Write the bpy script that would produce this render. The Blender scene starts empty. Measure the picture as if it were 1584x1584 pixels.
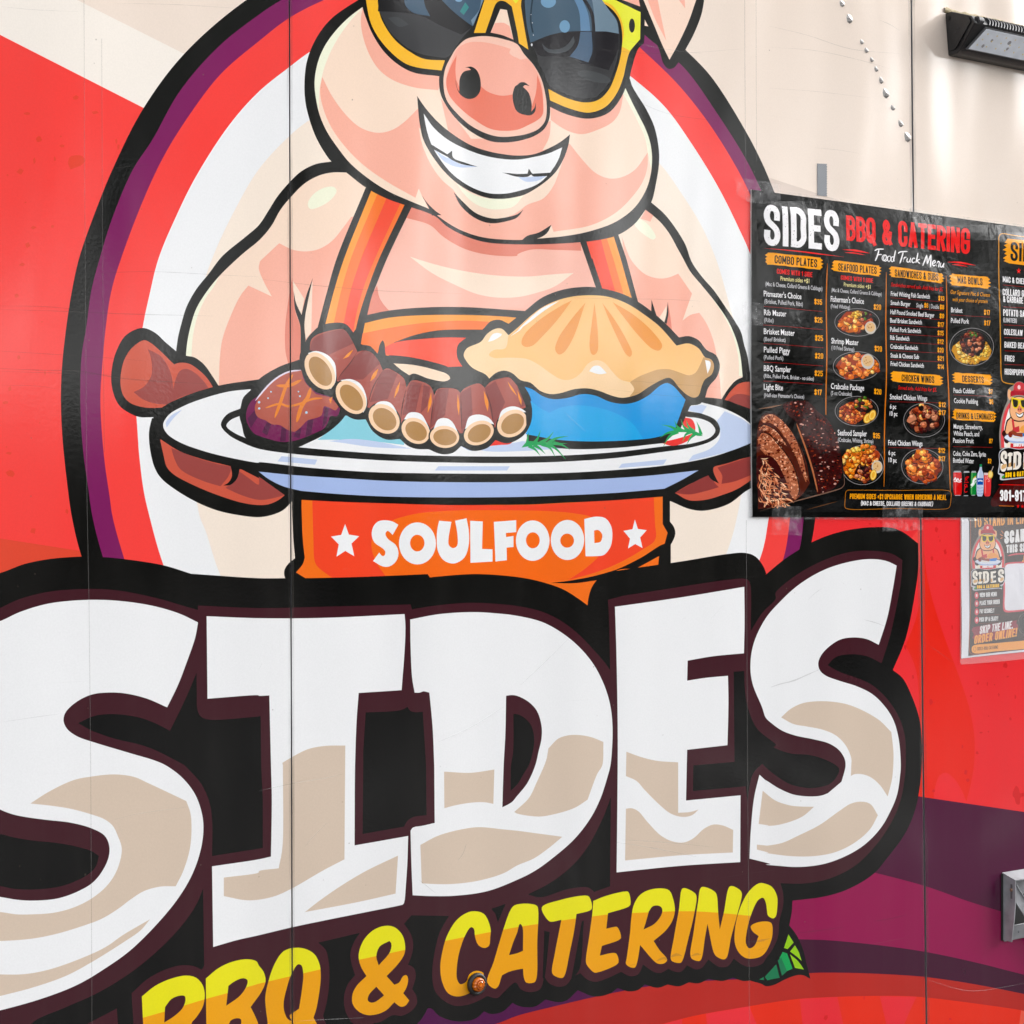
import bpy, bmesh, math, random
import numpy as np
from mathutils import Vector, geometry

random.seed(7)
sc = bpy.context.scene
COL = sc.collection

# ---------------------------------------------------------------- camera, sky, sun, exposure
PHI = math.radians(38.0)                 # angle between the truck wall and the picture plane
FPX = 3240.0                             # focal length in pixels of a 1584 px wide frame
Z0 = 2.97                                # metres from lens to the wall along the view axis
CAM_H = 1.6
SN, CS = math.sin(PHI), math.cos(PHI)
CAM = Vector((-Z0 * SN, -Z0 * CS, CAM_H))

cam_data = bpy.data.cameras.new('camera')
cam = bpy.data.objects.new('camera', cam_data)
COL.objects.link(cam)
cam.location = CAM
cam.rotation_euler = (math.radians(90), 0, -PHI)
cam_data.sensor_width = 36.0
cam_data.lens = 36.0 * FPX / 1584.0
cam_data.clip_start = 0.05
cam_data.clip_end = 600.0
sc.camera = cam

SUN_EL, SUN_AZ = math.radians(28), math.radians(112)      # azimuth clockwise from +Y (sun to the right, veiled by cloud)
world = bpy.data.worlds.new('World')
sc.world = world
world.use_nodes = True
wn = world.node_tree
wn.nodes.clear()
w_out = wn.nodes.new('ShaderNodeOutputWorld')
w_bg = wn.nodes.new('ShaderNodeBackground')
w_sky = wn.nodes.new('ShaderNodeTexSky')
w_sky.sky_type = 'NISHITA'
w_sky.sun_disc = False
w_sky.sun_elevation = SUN_EL
w_sky.sun_rotation = SUN_AZ
w_sky.air_density = 1.0
w_sky.dust_density = 1.5
w_sky.ozone_density = 1.0
w_hsv = wn.nodes.new('ShaderNodeHueSaturation')          # an overcast, nearly grey sky
w_hsv.inputs['Saturation'].default_value = 0.12
wn.links.new(w_sky.outputs[0], w_hsv.inputs['Color'])
w_co = wn.nodes.new('ShaderNodeTexCoord')                # broken white cloud all over the sky
w_mp = wn.nodes.new('ShaderNodeMapping')
w_mp.inputs['Scale'].default_value = (1.0, 1.0, 2.6)
w_no = wn.nodes.new('ShaderNodeTexNoise')
w_no.inputs['Scale'].default_value = 3.4
w_no.inputs['Detail'].default_value = 7.0
w_no.inputs['Roughness'].default_value = 0.55
w_mr = wn.nodes.new('ShaderNodeMapRange')
w_mr.inputs['From Min'].default_value = 0.40
w_mr.inputs['From Max'].default_value = 0.62
w_mr.inputs['To Min'].default_value = 0.62
w_mr.inputs['To Max'].default_value = 2.2
w_sc = wn.nodes.new('ShaderNodeVectorMath')
w_sc.operation = 'SCALE'
wn.links.new(w_co.outputs['Generated'], w_mp.inputs['Vector'])
wn.links.new(w_mp.outputs[0], w_no.inputs['Vector'])
wn.links.new(w_no.outputs[0], w_mr.inputs['Value'])
wn.links.new(w_hsv.outputs[0], w_sc.inputs[0])
wn.links.new(w_mr.outputs[0], w_sc.inputs['Scale'])
wn.links.new(w_sc.outputs[0], w_bg.inputs['Color'])
w_bg.inputs['Strength'].default_value = 0.15
wn.links.new(w_bg.outputs[0], w_out.inputs['Surface'])

sun_data = bpy.data.lights.new('sun', 'SUN')
sun_data.energy = 0.5
sun_data.angle = math.radians(36)
sun_data.color = (1.0, 0.98, 0.955)
sun = bpy.data.objects.new('sun', sun_data)
COL.objects.link(sun)
sun_dir = Vector((math.sin(SUN_AZ) * math.cos(SUN_EL), math.cos(SUN_AZ) * math.cos(SUN_EL), math.sin(SUN_EL)))
sun.rotation_euler = sun_dir.to_track_quat('Z', 'Y').to_euler()

vs = sc.view_settings
vs.view_transform = 'Standard'
vs.look = 'None'
vs.gamma = 1.0
vs.use_curve_mapping = False
vs.exposure = 1.27

# ---------------------------------------------------------------- photo pixel <-> truck wall (the plane y = 0)
def p2w(x, y, out=0.0):
    """wall point seen at pixel (x, y); 'out' metres proud of the wall along its normal"""
    xp, yp = x - 792.0, 792.0 - y
    u = xp * Z0 / (FPX * CS - xp * SN)
    z = Z0 + u * SN
    return Vector((u, -out, CAM_H + yp * z / FPX))

def w2p(u, h):
    z = Z0 + u * SN
    return (792.0 + FPX * u * CS / z, 792.0 - FPX * (h - CAM_H) / z)

def srgb(v):
    v = v / 255.0
    return v / 12.92 if v <= 0.04045 else ((v + 0.055) / 1.055) ** 2.4

# ---------------------------------------------------------------- object helpers
def link(o, parent=None):
    COL.objects.link(o)
    if parent is not None:
        o.parent = parent
        o.matrix_parent_inverse = parent.matrix_world.inverted() if False else o.matrix_parent_inverse
    return o

def thing(name, label, cat, loc=(0, 0, 0), group=None):
    o = bpy.data.objects.new(name, None)
    o.empty_display_size = 0.05
    COL.objects.link(o)
    o.location = loc
    o['label'] = label
    o['category'] = cat
    if group:
        o['group'] = group
    return o

def world_loc(o):
    v = Vector((0, 0, 0))
    while o is not None:
        v += o.location
        o = o.parent
    return v

def mesh_obj(name, verts, faces, mats, mat_idx=None, parent=None, smooth=False, kind=None, label=None):
    """verts in world coordinates; the object sits at its parent's origin"""
    off = world_loc(parent) if parent is not None else Vector((0, 0, 0))
    me = bpy.data.meshes.new(name)
    me.from_pydata([tuple(Vector(v) - off) for v in verts], [], faces)
    for m in (mats if isinstance(mats, (list, tuple)) else [mats]):
        me.materials.append(m)
    if mat_idx is not None:
        me.polygons.foreach_set('material_index', mat_idx)
    if smooth:
        me.polygons.foreach_set('use_smooth', [True] * len(me.polygons))
    me.update()
    o = bpy.data.objects.new(name, me)
    COL.objects.link(o)
    if parent is not None:
        o.parent = parent
    if kind:
        o['kind'] = kind
    if label:
        o['label'] = label
    return o

def bm_obj(name, bm, mats, parent=None, smooth=False, kind=None, label=None):
    off = world_loc(parent) if parent is not None else Vector((0, 0, 0))
    bmesh.ops.recalc_face_normals(bm, faces=bm.faces)
    for v in bm.verts:
        v.co -= off
    me = bpy.data.meshes.new(name)
    bm.to_mesh(me)
    bm.free()
    for m in (mats if isinstance(mats, (list, tuple)) else [mats]):
        me.materials.append(m)
    if smooth:
        me.polygons.foreach_set('use_smooth', [True] * len(me.polygons))
    o = bpy.data.objects.new(name, me)
    COL.objects.link(o)
    if parent is not None:
        o.parent = parent
    if kind:
        o['kind'] = kind
    if label:
        o['label'] = label
    return o

def bm_box(bm, x0, x1, y0, y1, z0, z1, bevel=0.0):
    vs_ = [bm.verts.new((x, y, z)) for x in (x0, x1) for y in (y0, y1) for z in (z0, z1)]
    f = []
    for a in ((0, 1, 3, 2), (4, 6, 7, 5), (0, 4, 5, 1), (2, 3, 7, 6), (0, 2, 6, 4), (1, 5, 7, 3)):
        f.append(bm.faces.new([vs_[i] for i in a]))
    if bevel > 0:
        es = list({e for ff in f for e in ff.edges})
        bmesh.ops.bevel(bm, geom=es, offset=bevel, segments=2, affect='EDGES', profile=0.5)

def bm_prism(bm, pts, vec):
    """closed polygon of world points extruded along vec"""
    a = [bm.verts.new(p) for p in pts]
    b = [bm.verts.new(Vector(p) + Vector(vec)) for p in pts]
    n = len(a)
    bm.faces.new(a)
    bm.faces.new(b[::-1])
    for i in range(n):
        bm.faces.new((a[i], b[i], b[(i + 1) % n], a[(i + 1) % n]))

# ---------------------------------------------------------------- materials
def new_mat(name):
    m = bpy.data.materials.new(name)
    m.use_nodes = True
    nt = m.node_tree
    return m, nt, nt.nodes['Principled BSDF']

def build_vinyl_group():
    """surface of the printed vinyl wrap: faint horizontal rub marks, dust, orange peel and slow ripples"""
    g = bpy.data.node_groups.new('vinyl_surface', 'ShaderNodeTree')
    g.interface.new_socket('Color', in_out='INPUT', socket_type='NodeSocketColor')
    g.interface.new_socket('Color', in_out='OUTPUT', socket_type='NodeSocketColor')
    g.interface.new_socket('Roughness', in_out='OUTPUT', socket_type='NodeSocketFloat')
    g.interface.new_socket('Normal', in_out='OUTPUT', socket_type='NodeSocketVector')
    N, Lk = g.nodes, g.links
    gi, go = N.new('NodeGroupInput'), N.new('NodeGroupOutput')
    geo = N.new('ShaderNodeNewGeometry')

    def mapping(scale, rot=(0, 0, 0)):
        mp = N.new('ShaderNodeMapping')
        mp.inputs['Scale'].default_value = scale
        mp.inputs['Rotation'].default_value = rot
        Lk.new(geo.outputs['Position'], mp.inputs['Vector'])
        return mp

    def noise(mp, scale, detail=3.0, rough=0.5):
        n = N.new('ShaderNodeTexNoise')
        n.inputs['Scale'].default_value = scale
        n.inputs['Detail'].default_value = detail
        n.inputs['Roughness'].default_value = rough
        Lk.new(mp.outputs[0], n.inputs['Vector'])
        return n

    def ramp(src, a, b, va=0.0, vb=1.0):
        r = N.new('ShaderNodeMapRange')
        r.inputs['From Min'].default_value = a
        r.inputs['From Max'].default_value = b
        r.inputs['To Min'].default_value = va
        r.inputs['To Max'].default_value = vb
        Lk.new(src, r.inputs['Value'])
        return r

    def math_(op, a, b=None, bv=None):
        m = N.new('ShaderNodeMath')
        m.operation = op
        Lk.new(a, m.inputs[0])
        if b is not None:
            Lk.new(b, m.inputs[1])
        elif bv is not None:
            m.inputs[1].default_value = bv
        return m
    plain = mapping((1, 1, 1))
    # long thin rub marks, almost level
    s1 = noise(mapping((2.2, 1, 150), (0, math.radians(3), 0)), 1.0, 4.0, 0.6)
    streak = ramp(s1.outputs[0], 0.66, 0.80)
    gate = ramp(noise(plain, 2.6, 2.0).outputs[0], 0.47, 0.66)
    streak = math_('MULTIPLY', streak.outputs[0], gate.outputs[0])
    # scuffs across
    s2 = noise(mapping((26, 1, 90), (0, math.radians(-24), 0)), 1.0, 3.0, 0.6)
    scuff = math_('MULTIPLY', ramp(s2.outputs[0], 0.70, 0.80).outputs[0],
                  ramp(noise(plain, 4.3, 1.0).outputs[0], 0.55, 0.7).outputs[0])
    # dust specks and blotches
    vor = N.new('ShaderNodeTexVoronoi')
    vor.inputs['Scale'].default_value = 42.0
    Lk.new(plain.outputs[0], vor.inputs['Vector'])
    speck = ramp(vor.outputs['Distance'], 0.035, 0.06, 1.0, 0.0)
    speck = math_('MULTIPLY', speck.outputs[0], ramp(noise(plain, 9.0, 1.0).outputs[0], 0.56, 0.62).outputs[0])
    blotch = ramp(noise(mapping((1.4, 1, 0.55)), 3.0, 5.0, 0.65).outputs[0], 0.35, 0.75, 0.0, 1.0)
    vert = ramp(noise(mapping((22, 1, 0.6)), 1.0, 3.0, 0.6).outputs[0], 0.5, 0.8)
    # fine grain
    grain = noise(plain, 420.0, 1.0)

    def mix(fac, fv, colA, colB, bvals=None):
        m = N.new('ShaderNodeMix')
        m.data_type = 'RGBA'
        mm = math_('MULTIPLY', fac, bv=fv)
        Lk.new(mm.outputs[0], m.inputs['Factor'])
        Lk.new(colA, m.inputs[6])
        if bvals:
            m.inputs[7].default_value = bvals
        else:
            Lk.new(colB, m.inputs[7])
        return m.outputs[2]
    c = gi.outputs[0]
    c = mix(blotch.outputs[0], 0.022, c, None, (0.30, 0.27, 0.24, 1))
    c = mix(vert.outputs[0], 0.014, c, None, (0.30, 0.27, 0.24, 1))
    c = mix(streak.outputs[0], 0.16, c, None, (0.20, 0.17, 0.15, 1))
    c = mix(scuff.outputs[0], 0.16, c, None, (0.42, 0.40, 0.37, 1))
    c = mix(speck.outputs[0], 0.50, c, None, (0.16, 0.12, 0.09, 1))
    gr = ramp(grain.outputs[0], 0.25, 0.75, 0.978, 1.022)
    hv = N.new('ShaderNodeVectorMath')
    hv.operation = 'SCALE'
    Lk.new(c, hv.inputs[0])
    Lk.new(gr.outputs[0], hv.inputs['Scale'])
    Lk.new(hv.outputs[0], go.inputs[0])
    rr = ramp(blotch.outputs[0], 0.0, 1.0, 0.09, 0.16)
    rs = math_('ADD', rr.outputs[0], math_('MULTIPLY', streak.outputs[0], bv=0.12).outputs[0])
    Lk.new(rs.outputs[0], go.inputs[1])
    b1 = N.new('ShaderNodeBump')
    b1.inputs['Strength'].default_value = 0.75
    b1.inputs['Distance'].default_value = 0.03
    rip = noise(mapping((1.0, 1, 0.28)), 2.6, 2.0, 0.5)
    Lk.new(rip.outputs[0], b1.inputs['Height'])
    b2 = N.new('ShaderNodeBump')
    b2.inputs['Strength'].default_value = 0.045
    b2.inputs['Distance'].default_value = 0.0012
    peel = noise(plain, 210.0, 2.0, 0.5)
    Lk.new(peel.outputs[0], b2.inputs['Height'])
    Lk.new(b1.outputs[0], b2.inputs['Normal'])
    Lk.new(b2.outputs[0], go.inputs[2])
    return g

VINYL = build_vinyl_group()
_vm = {}
K_BASE, K_OFF = 0.86, 0.014

def base_lin(rgb, k=K_BASE, off=K_OFF):
    return tuple(max(srgb(v) * k - off, 0.0025) for v in rgb) + (1.0,)

def vinyl(rgb):
    if rgb not in _vm:
        m, nt, p = new_mat('vinyl_print')
        gn = nt.nodes.new('ShaderNodeGroup')
        gn.node_tree = VINYL
        gn.inputs[0].default_value = base_lin(rgb)
        nt.links.new(gn.outputs[0], p.inputs['Base Color'])
        nt.links.new(gn.outputs[1], p.inputs['Roughness'])
        nt.links.new(gn.outputs[2], p.inputs['Normal'])
        p.inputs['IOR'].default_value = 1.56
        _vm[rgb] = m
    return _vm[rgb]

def simple_mat(name, rgb, rough=0.5, metal=0.0, noise_scale=0.0, noise_amt=0.15, bump=0.0, bump_scale=80.0, raw=False):
    m, nt, p = new_mat(name)
    col = tuple(rgb) + (1.0,) if raw else base_lin(rgb)
    p.inputs['Base Color'].default_value = col
    p.inputs['Roughness'].default_value = rough
    p.inputs['Metallic'].default_value = metal
    geo = nt.nodes.new('ShaderNodeNewGeometry')
    if noise_scale > 0:
        n = nt.nodes.new('ShaderNodeTexNoise')
        n.inputs['Scale'].default_value = noise_scale
        n.inputs['Detail'].default_value = 5.0
        nt.links.new(geo.outputs['Position'], n.inputs['Vector'])
        mr = nt.nodes.new('ShaderNodeMapRange')
        mr.inputs['From Min'].default_value = 0.3
        mr.inputs['From Max'].default_value = 0.7
        mr.inputs['To Min'].default_value = 1.0 - noise_amt
        mr.inputs['To Max'].default_value = 1.0 + noise_amt
        nt.links.new(n.outputs[0], mr.inputs['Value'])
        sm = nt.nodes.new('ShaderNodeVectorMath')
        sm.operation = 'SCALE'
        sm.inputs[0].default_value = col[:3]
        nt.links.new(mr.outputs[0], sm.inputs['Scale'])
        nt.links.new(sm.outputs[0], p.inputs['Base Color'])
    if bump > 0:
        n2 = nt.nodes.new('ShaderNodeTexNoise')
        n2.inputs['Scale'].default_value = bump_scale
        n2.inputs['Detail'].default_value = 4.0
        nt.links.new(geo.outputs['Position'], n2.inputs['Vector'])
        b = nt.nodes.new('ShaderNodeBump')
        b.inputs['Strength'].default_value = bump
        b.inputs['Distance'].default_value = 0.004
        nt.links.new(n2.outputs[0], b.inputs['Height'])
        nt.links.new(b.outputs[0], p.inputs['Normal'])
    return m

# ---------------------------------------------------------------- drawing: outlines read off the photograph tile by tile
TILES = {'F': (0, 0, 1.0), 'M1': (1150, 280, 7.2), 'M2': (1364, 280, 7.2), 'M3': (1150, 480, 9.9), 'M4': (1150, 600, 7.2),
         'M5': (1464, 580, 6.6), 'P': (1474, 790, 6.6), 'L': (1444, 0, 11.314), 'B': (1514, 1310, 9.318)}
for c_, x_ in enumerate((0, 400, 800, 1184)):
    for r_, y_ in enumerate((0, 400, 784, 1184)):
        TILES['%d%d' % (c_, r_)] = (x_, y_, 3.96)

def T(tile, x, y):
    a = TILES[tile]
    return (a[0] + x / a[2], a[1] + y / a[2])

def parse(s):
    pts, tile = [], 'F'
    for tok in s.split():
        if tok[0] == '@':
            tile = tok[1:]
            continue
        corner = tok.endswith('!')
        a, b = tok.rstrip('!').split(',')
        x, y = T(tile, float(a), float(b))
        pts.append((x, y, corner))
    return pts

def cr(p0, p1, p2, p3, n):
    P = [np.array(p) for p in (p0, p1, p2, p3)]
    t = [0.0]
    for i in range(3):
        t.append(t[-1] + max(np.linalg.norm(P[i + 1] - P[i]), 1e-4) ** 0.5)
    out = []
    for k in range(n):
        u = t[1] + (t[2] - t[1]) * k / n
        A1 = (t[1] - u) / (t[1] - t[0]) * P[0] + (u - t[0]) / (t[1] - t[0]) * P[1]
        A2 = (t[2] - u) / (t[2] - t[1]) * P[1] + (u - t[1]) / (t[2] - t[1]) * P[2]
        A3 = (t[3] - u) / (t[3] - t[2]) * P[2] + (u - t[2]) / (t[3] - t[2]) * P[3]
        B1 = (t[2] - u) / (t[2] - t[0]) * A1 + (u - t[0]) / (t[2] - t[0]) * A2
        B2 = (t[3] - u) / (t[3] - t[1]) * A2 + (u - t[1]) / (t[3] - t[1]) * A3
        C = (t[2] - u) / (t[2] - t[1]) * B1 + (u - t[1]) / (t[2] - t[1]) * B2
        out.append((float(C[0]), float(C[1])))
    return out

def smooth(pts, closed=True, step=4.0):
    n = len(pts)
    out = []
    for i in range(n if closed else n - 1):
        p1, p2 = pts[i], pts[(i + 1) % n]
        a, b = p1[:2], p2[:2]
        d = math.hypot(b[0] - a[0], b[1] - a[1])
        if d < 1e-6:
            continue
        c1 = p1[2] or (not closed and i == 0)
        c2 = p2[2] or (not closed and i == n - 2)
        if c1 and c2:
            out.append(a)
            continue
        refl1 = (2 * a[0] - b[0], 2 * a[1] - b[1])
        refl2 = (2 * b[0] - a[0], 2 * b[1] - a[1])
        p0 = refl1 if c1 else pts[(i - 1) % n][:2]
        p3 = refl2 if c2 else pts[(i + 2) % n][:2]
        k = int(min(max(d / step, 3), 24))
        out += cr(p0, a, b, p3, k)
    if not closed:
        out.append(pts[-1][:2])
    return out

class Canvas:
    """flat print: layers are cut against each other so that only the topmost colour of every spot becomes a face"""
    def __init__(self):
        self.layers = []
        self.extra_edges = []
        self.xf = None

    def add(self, group, color, polys, rule='nz', clip=None):
        if self.xf:
            polys = [[self.xf(*p) for p in q] for q in polys]
        self.layers.append((group, color, polys, rule, clip))

    def fill(self, group, color, s, step=4.0, clip=None):
        self.add(group, color, [smooth(parse(s), True, step)], 'nz', clip)

    def eo(self, group, color, *ss, step=4.0, clip=None):
        self.add(group, color, [smooth(parse(s), True, step) for s in ss], 'eo', clip)

    def stroke(self, group, color, s, w, taper='', step=5.0):
        tile = 'F'
        for tok in s.split():
            if tok[0] == '@':
                tile = tok[1:]
        w = w / TILES[tile][2]
        pts = smooth(parse(s), False, step)
        n = len(pts)
        Lft, Rgt = [], []
        for i, p in enumerate(pts):
            a, b = pts[max(i - 1, 0)], pts[min(i + 1, n - 1)]
            dx, dy = b[0] - a[0], b[1] - a[1]
            d = math.hypot(dx, dy) or 1.0
            t = i / max(n - 1, 1)
            k = 1.0
            if taper == 'end':
                k = 1.0 - t * 0.96
            elif taper == 'both':
                k = max(math.sin(math.pi * t), 0.05)
            elif taper == 'round':
                k = max(min(1.0, math.sqrt(max(1 - (2 * t - 1) ** 6, 0.0))), 0.25)
            h = 0.5 * w * k
            Lft.append((p[0] - dy / d * h, p[1] + dx / d * h))
            Rgt.append((p[0] + dy / d * h, p[1] - dx / d * h))
        self.add(group, color, [Lft + Rgt[::-1]], 'nz')

    def ell(self, group, color, tile, cx, cy, a, b, ang=0.0, n=36):
        x0, y0 = T(tile, cx, cy)
        s = TILES[tile][2]
        ca, sa = math.cos(math.radians(ang)), math.sin(math.radians(ang))
        pts = []
        for i in range(n):
            t = 2 * math.pi * i / n
            u, v = a / s * math.cos(t), b / s * math.sin(t)
            pts.append((x0 + u * ca - v * sa, y0 + u * sa + v * ca))
        self.add(group, color, [pts])

    def ring(self, group, color, tile, cx, cy, a, b, w, ang=0.0, n=36):
        self.ell(group, color, tile, cx, cy, a, b, ang, n)
        inner = self.layers.pop()[2][0]
        self.ell(group, color, tile, cx, cy, a - w, b - w, ang, n)
        outer = self.layers.pop()[2][0]
        self.layers.append((group, color, [inner, outer], 'eo', None))

    @staticmethod
    def inside(px, py, polys, rule):
        wn_ = np.zeros(len(px), dtype=np.int32)
        cnt = np.zeros(len(px), dtype=np.int32)
        for q in polys:
            q = np.asarray(q)
            x1, y1 = q[:, 0], q[:, 1]
            x2, y2 = np.roll(x1, -1), np.roll(y1, -1)
            for s in range(0, len(px), 4000):
                X, Y = px[s:s + 4000, None], py[s:s + 4000, None]
                up = (y1 <= Y) & (y2 > Y)
                dn = (y1 > Y) & (y2 <= Y)
                cross = (x2 - x1) * (Y - y1) - (X - x1) * (y2 - y1)
                r = (up & (cross > 0)).astype(np.int32)
                l = (dn & (cross < 0)).astype(np.int32)
                wn_[s:s + 4000] += (r.sum(1) - l.sum(1))
                cnt[s:s + 4000] += (r.sum(1) + l.sum(1))
        return (wn_ != 0) if rule == 'nz' else (cnt % 2 == 1)

    def build(self):
        V, E = [], []
        clips = []
        for g, c, polys, rule, clip in self.layers:
            qs = list(polys)
            if clip is not None and not any(clip is k for k in clips):
                clips.append(clip)
                qs.append(clip)
            for q in qs:
                b = len(V)
                V += [Vector(p) for p in q]
                E += [(b + i, b + (i + 1) % len(q)) for i in range(len(q))]
        for a, b_ in self.extra_edges:
            b = len(V)
            V += [Vector(a), Vector(b_)]
            E.append((b, b + 1))
        ov, oe, of, *_ = geometry.delaunay_2d_cdt(V, E, [], 0, 0.004)
        P = np.array([(v[0], v[1]) for v in ov])
        F = np.array([f for f in of if len(f) == 3])
        C = P[F].mean(axis=1)
        area = 0.5 * ((P[F[:, 1], 0] - P[F[:, 0], 0]) * (P[F[:, 2], 1] - P[F[:, 0], 1])
                      - (P[F[:, 2], 0] - P[F[:, 0], 0]) * (P[F[:, 1], 1] - P[F[:, 0], 1]))
        owner = np.full(len(F), -1)
        free = np.abs(area) > 1e-7
        for li in range(len(self.layers) - 1, -1, -1):
            g, c, polys, rule, clip = self.layers[li]
            allp = np.concatenate([np.asarray(q) for q in polys])
            mn, mx = allp.min(0), allp.max(0)
            idx = np.nonzero(free & (C[:, 0] >= mn[0]) & (C[:, 0] <= mx[0]) & (C[:, 1] >= mn[1]) & (C[:, 1] <= mx[1]))[0]
            if not len(idx):
                continue
            ins = self.inside(C[idx, 0], C[idx, 1], polys, rule)
            if clip is not None:
                ins &= self.inside(C[idx, 0], C[idx, 1], [clip], 'nz')
            hit = idx[ins]
            owner[hit] = li
            free[hit] = False
        groups = {}
        for fi in range(len(F)):
            li = owner[fi]
            if li < 0:
                continue
            g, c = self.layers[li][0], self.layers[li][1]
            if c is None:
                continue
            groups.setdefault(g, []).append((F[fi], c))
        return P, groups

# ---------------------------------------------------------------- the truck wrap, bottom layer to top layer
W = Canvas()
RED, RED2 = (255, 77, 73), (246, 58, 62)
CREAM, BEIGE, TAN_W = (253, 244, 234), (245, 228, 214), (224, 206, 194)
BLACK, PURPLE, WHITE = (34, 32, 36), (132, 46, 100), (247, 247, 248)
SKIN, PINK, PALE = (255, 227, 205), (255, 184, 163), (250, 250, 224)
SALMON, DKSAL = (241, 126, 102), (234, 136, 116)
ORANGE, REDOR, LTOR = (253, 120, 46), (251, 80, 54), (255, 160, 56)
HAND, HANDD = (212, 96, 76), (161, 78, 74)
GOLD, LEMON = (254, 192, 56), (240, 240, 66)
LAV, SKYB = (200, 214, 242), (172, 192, 236)
BROWN, TANL = (74, 44, 50), (220, 200, 181)
YEL, AMB = (240, 232, 44), (244, 168, 32)

BG = 'background_print'
WALL_U0, WALL_U1, WALL_Z0, WALL_Z1 = -1.25, 1.95, 0.50, 2.70
corner = [w2p(WALL_U0, WALL_Z1), w2p(WALL_U1, WALL_Z1), w2p(WALL_U1, WALL_Z0), w2p(WALL_U0, WALL_Z0)]
W.add(BG, CREAM, [corner])
W.add(BG, BEIGE, [[(-700, -412), (119, 0), (284, 83), (700, 400), (3600, 900), (3600, -1500), (-700, -1500)]])
W.add(BG, TAN_W, [[(1100, 250), (1193, 276), (1300, 311), (1700, 452), (3600, 1150), (3600, 1600), (1100, 900)]])
W.add(BG, RED, [[(-900, -400), (0, 54), (222, 167), (600, 330), (1240, 420), (1700, 560), (3600, 1300), (3600, 3200), (-900, 3200)]])
W.add(BG, (232, 82, 62), [[(-900, 720), (0, 833), (122, 852), (200, 865), (200, 1500), (-900, 1500)]])
W.add(BG, RED2, [[(1200, 600), (3600, 1300), (3600, 3200), (600, 3200), (600, 1400)]])
# right-hand bands
W.fill(BG, (241, 52, 42), "@32 975,100! 970,250 985,400 1020,560 1090,780 1200,1080 1255,1260 1280,1420 1276,1584 @33 1258,110 1230,222! 1200,150 1150,75 1105,45 1065,62 1042,120 1030,190 1035,260! 900,260! @32 945,1584! 930,1050 905,950 858,850! 930,650 960,350!")
W.fill(BG, (250, 78, 74), "@32 945,130! 958,120! 958,340! 920,420! 895,190!")
W.fill(BG, (86, 16, 64), "@33 600,160! 930,188! 980,196! 1584,285! 3000,500! 3000,2400! 0,2400! 0,600!")
W.fill(BG, (152, 4, 84), "@33 400,600! 670,658 980,740 1250,835 1584,935! 3000,1400! 3000,2400! 0,2400! 0,700!")
W.fill(BG, (76, 6, 58), "@33 0,1065! 205,1065 400,1072 700,1102 980,1142 1300,1210 1584,1282 3000,1620! 3000,2400! 0,2400!")
W.fill(BG, (86, 30, 78), "@13 700,1700! 700,1380! 1300,1350! @23 800,1100! @33 200,1062! 200,1275! @23 300,2000!")
W.fill(BG, (190, 52, 46), "@13 1000,1700! 1450,1584 @23 0,1533 200,1482 500,1412 780,1357 1000,1330 @33 0,1300 270,1272 500,1270 800,1282 980,1296 1250,1335 1584,1400 3000,1700! 3000,2600! @13 1000,2600!")
bot = "@23 860,1590! 1100,1530 1420,1475 @33 0,1458 200,1430 500,1415 850,1412 980,1421 1300,1460 1584,1502 3000,1750! 3000,2900! @23 500,2900!"
W.fill(BG, (238, 56, 38), bot)
W.fill(BG, (240, 58, 66), "@23 880,1588! 1010,1553! 1000,1700! 700,1700!")
W.fill(BG, (240, 58, 66), "@23 1155,1521! 1420,1475! 1465,1584! 1500,1900! 1200,1900!")
W.fill(BG, (240, 56, 64), "@33 210,1430! 440,1418! 475,1584! 500,1900! 260,1900!")
W.fill(BG, (240, 56, 64), "@33 700,1414! 925,1417! 885,1500! 850,1584! 780,1900! 740,1584!")
W.fill(BG, (240, 96, 76), "@33 1565,1501! 3000,1750! 3000,2900! 1540,1700!")
# paint flecks of the design
SPOT_L, SPOT_R = (238, 76, 58), (224, 46, 48)
def fleck(tile, x, y, w, h, col):
    n = random.randint(4, 6)
    a0 = random.random() * 6.28
    pts = []
    for i in range(n):
        a = a0 + 2 * math.pi * i / n + random.uniform(-0.25, 0.25)
        r = random.uniform(0.72, 1.1)
        pts.append(T(tile, x + 0.62 * w * r * math.cos(a), y + 0.62 * h * r * math.sin(a)))
    W.add(BG, col, [pts])
for x, y, w, h in ((465, 597, 40, 28), (162, 697, 34, 18), (585, 690, 46, 20), (236, 853, 34, 34), (371, 836, 10, 10), (379, 895, 30, 18),
                   (712, 866, 14, 34), (724, 900, 14, 34), (209, 984, 16, 38), (335, 973, 12, 26), (120, 1051, 44, 36), (45, 1073, 12, 10),
                   (155, 1240, 12, 8), (203, 1394, 34, 18), (320, 1386, 18, 18), (171, 1500, 28, 36)):
    fleck('00', x, y, w, h, SPOT_L)
W.fill(BG, SPOT_L, "@00 430,960 500,955 524,985! 500,1010 432,1038! 416,1000")
for x, y, w, h in ((133, 37, 34, 20), (100, 228, 26, 20), (256, 388, 12, 10), (113, 605, 18, 30), (275, 700, 10, 34), (60, 797, 18, 30),
                   (34, 882, 34, 18), (53, 1192, 36, 16), (64, 1318, 50, 36), (408, 1548, 18, 30), (40, 1153, 10, 10), (241, 1007, 8, 8)):
    fleck('01', x, y, w, h, SPOT_L)
fleck('02', 203, 146, 32, 32, SPOT_L)
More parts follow.
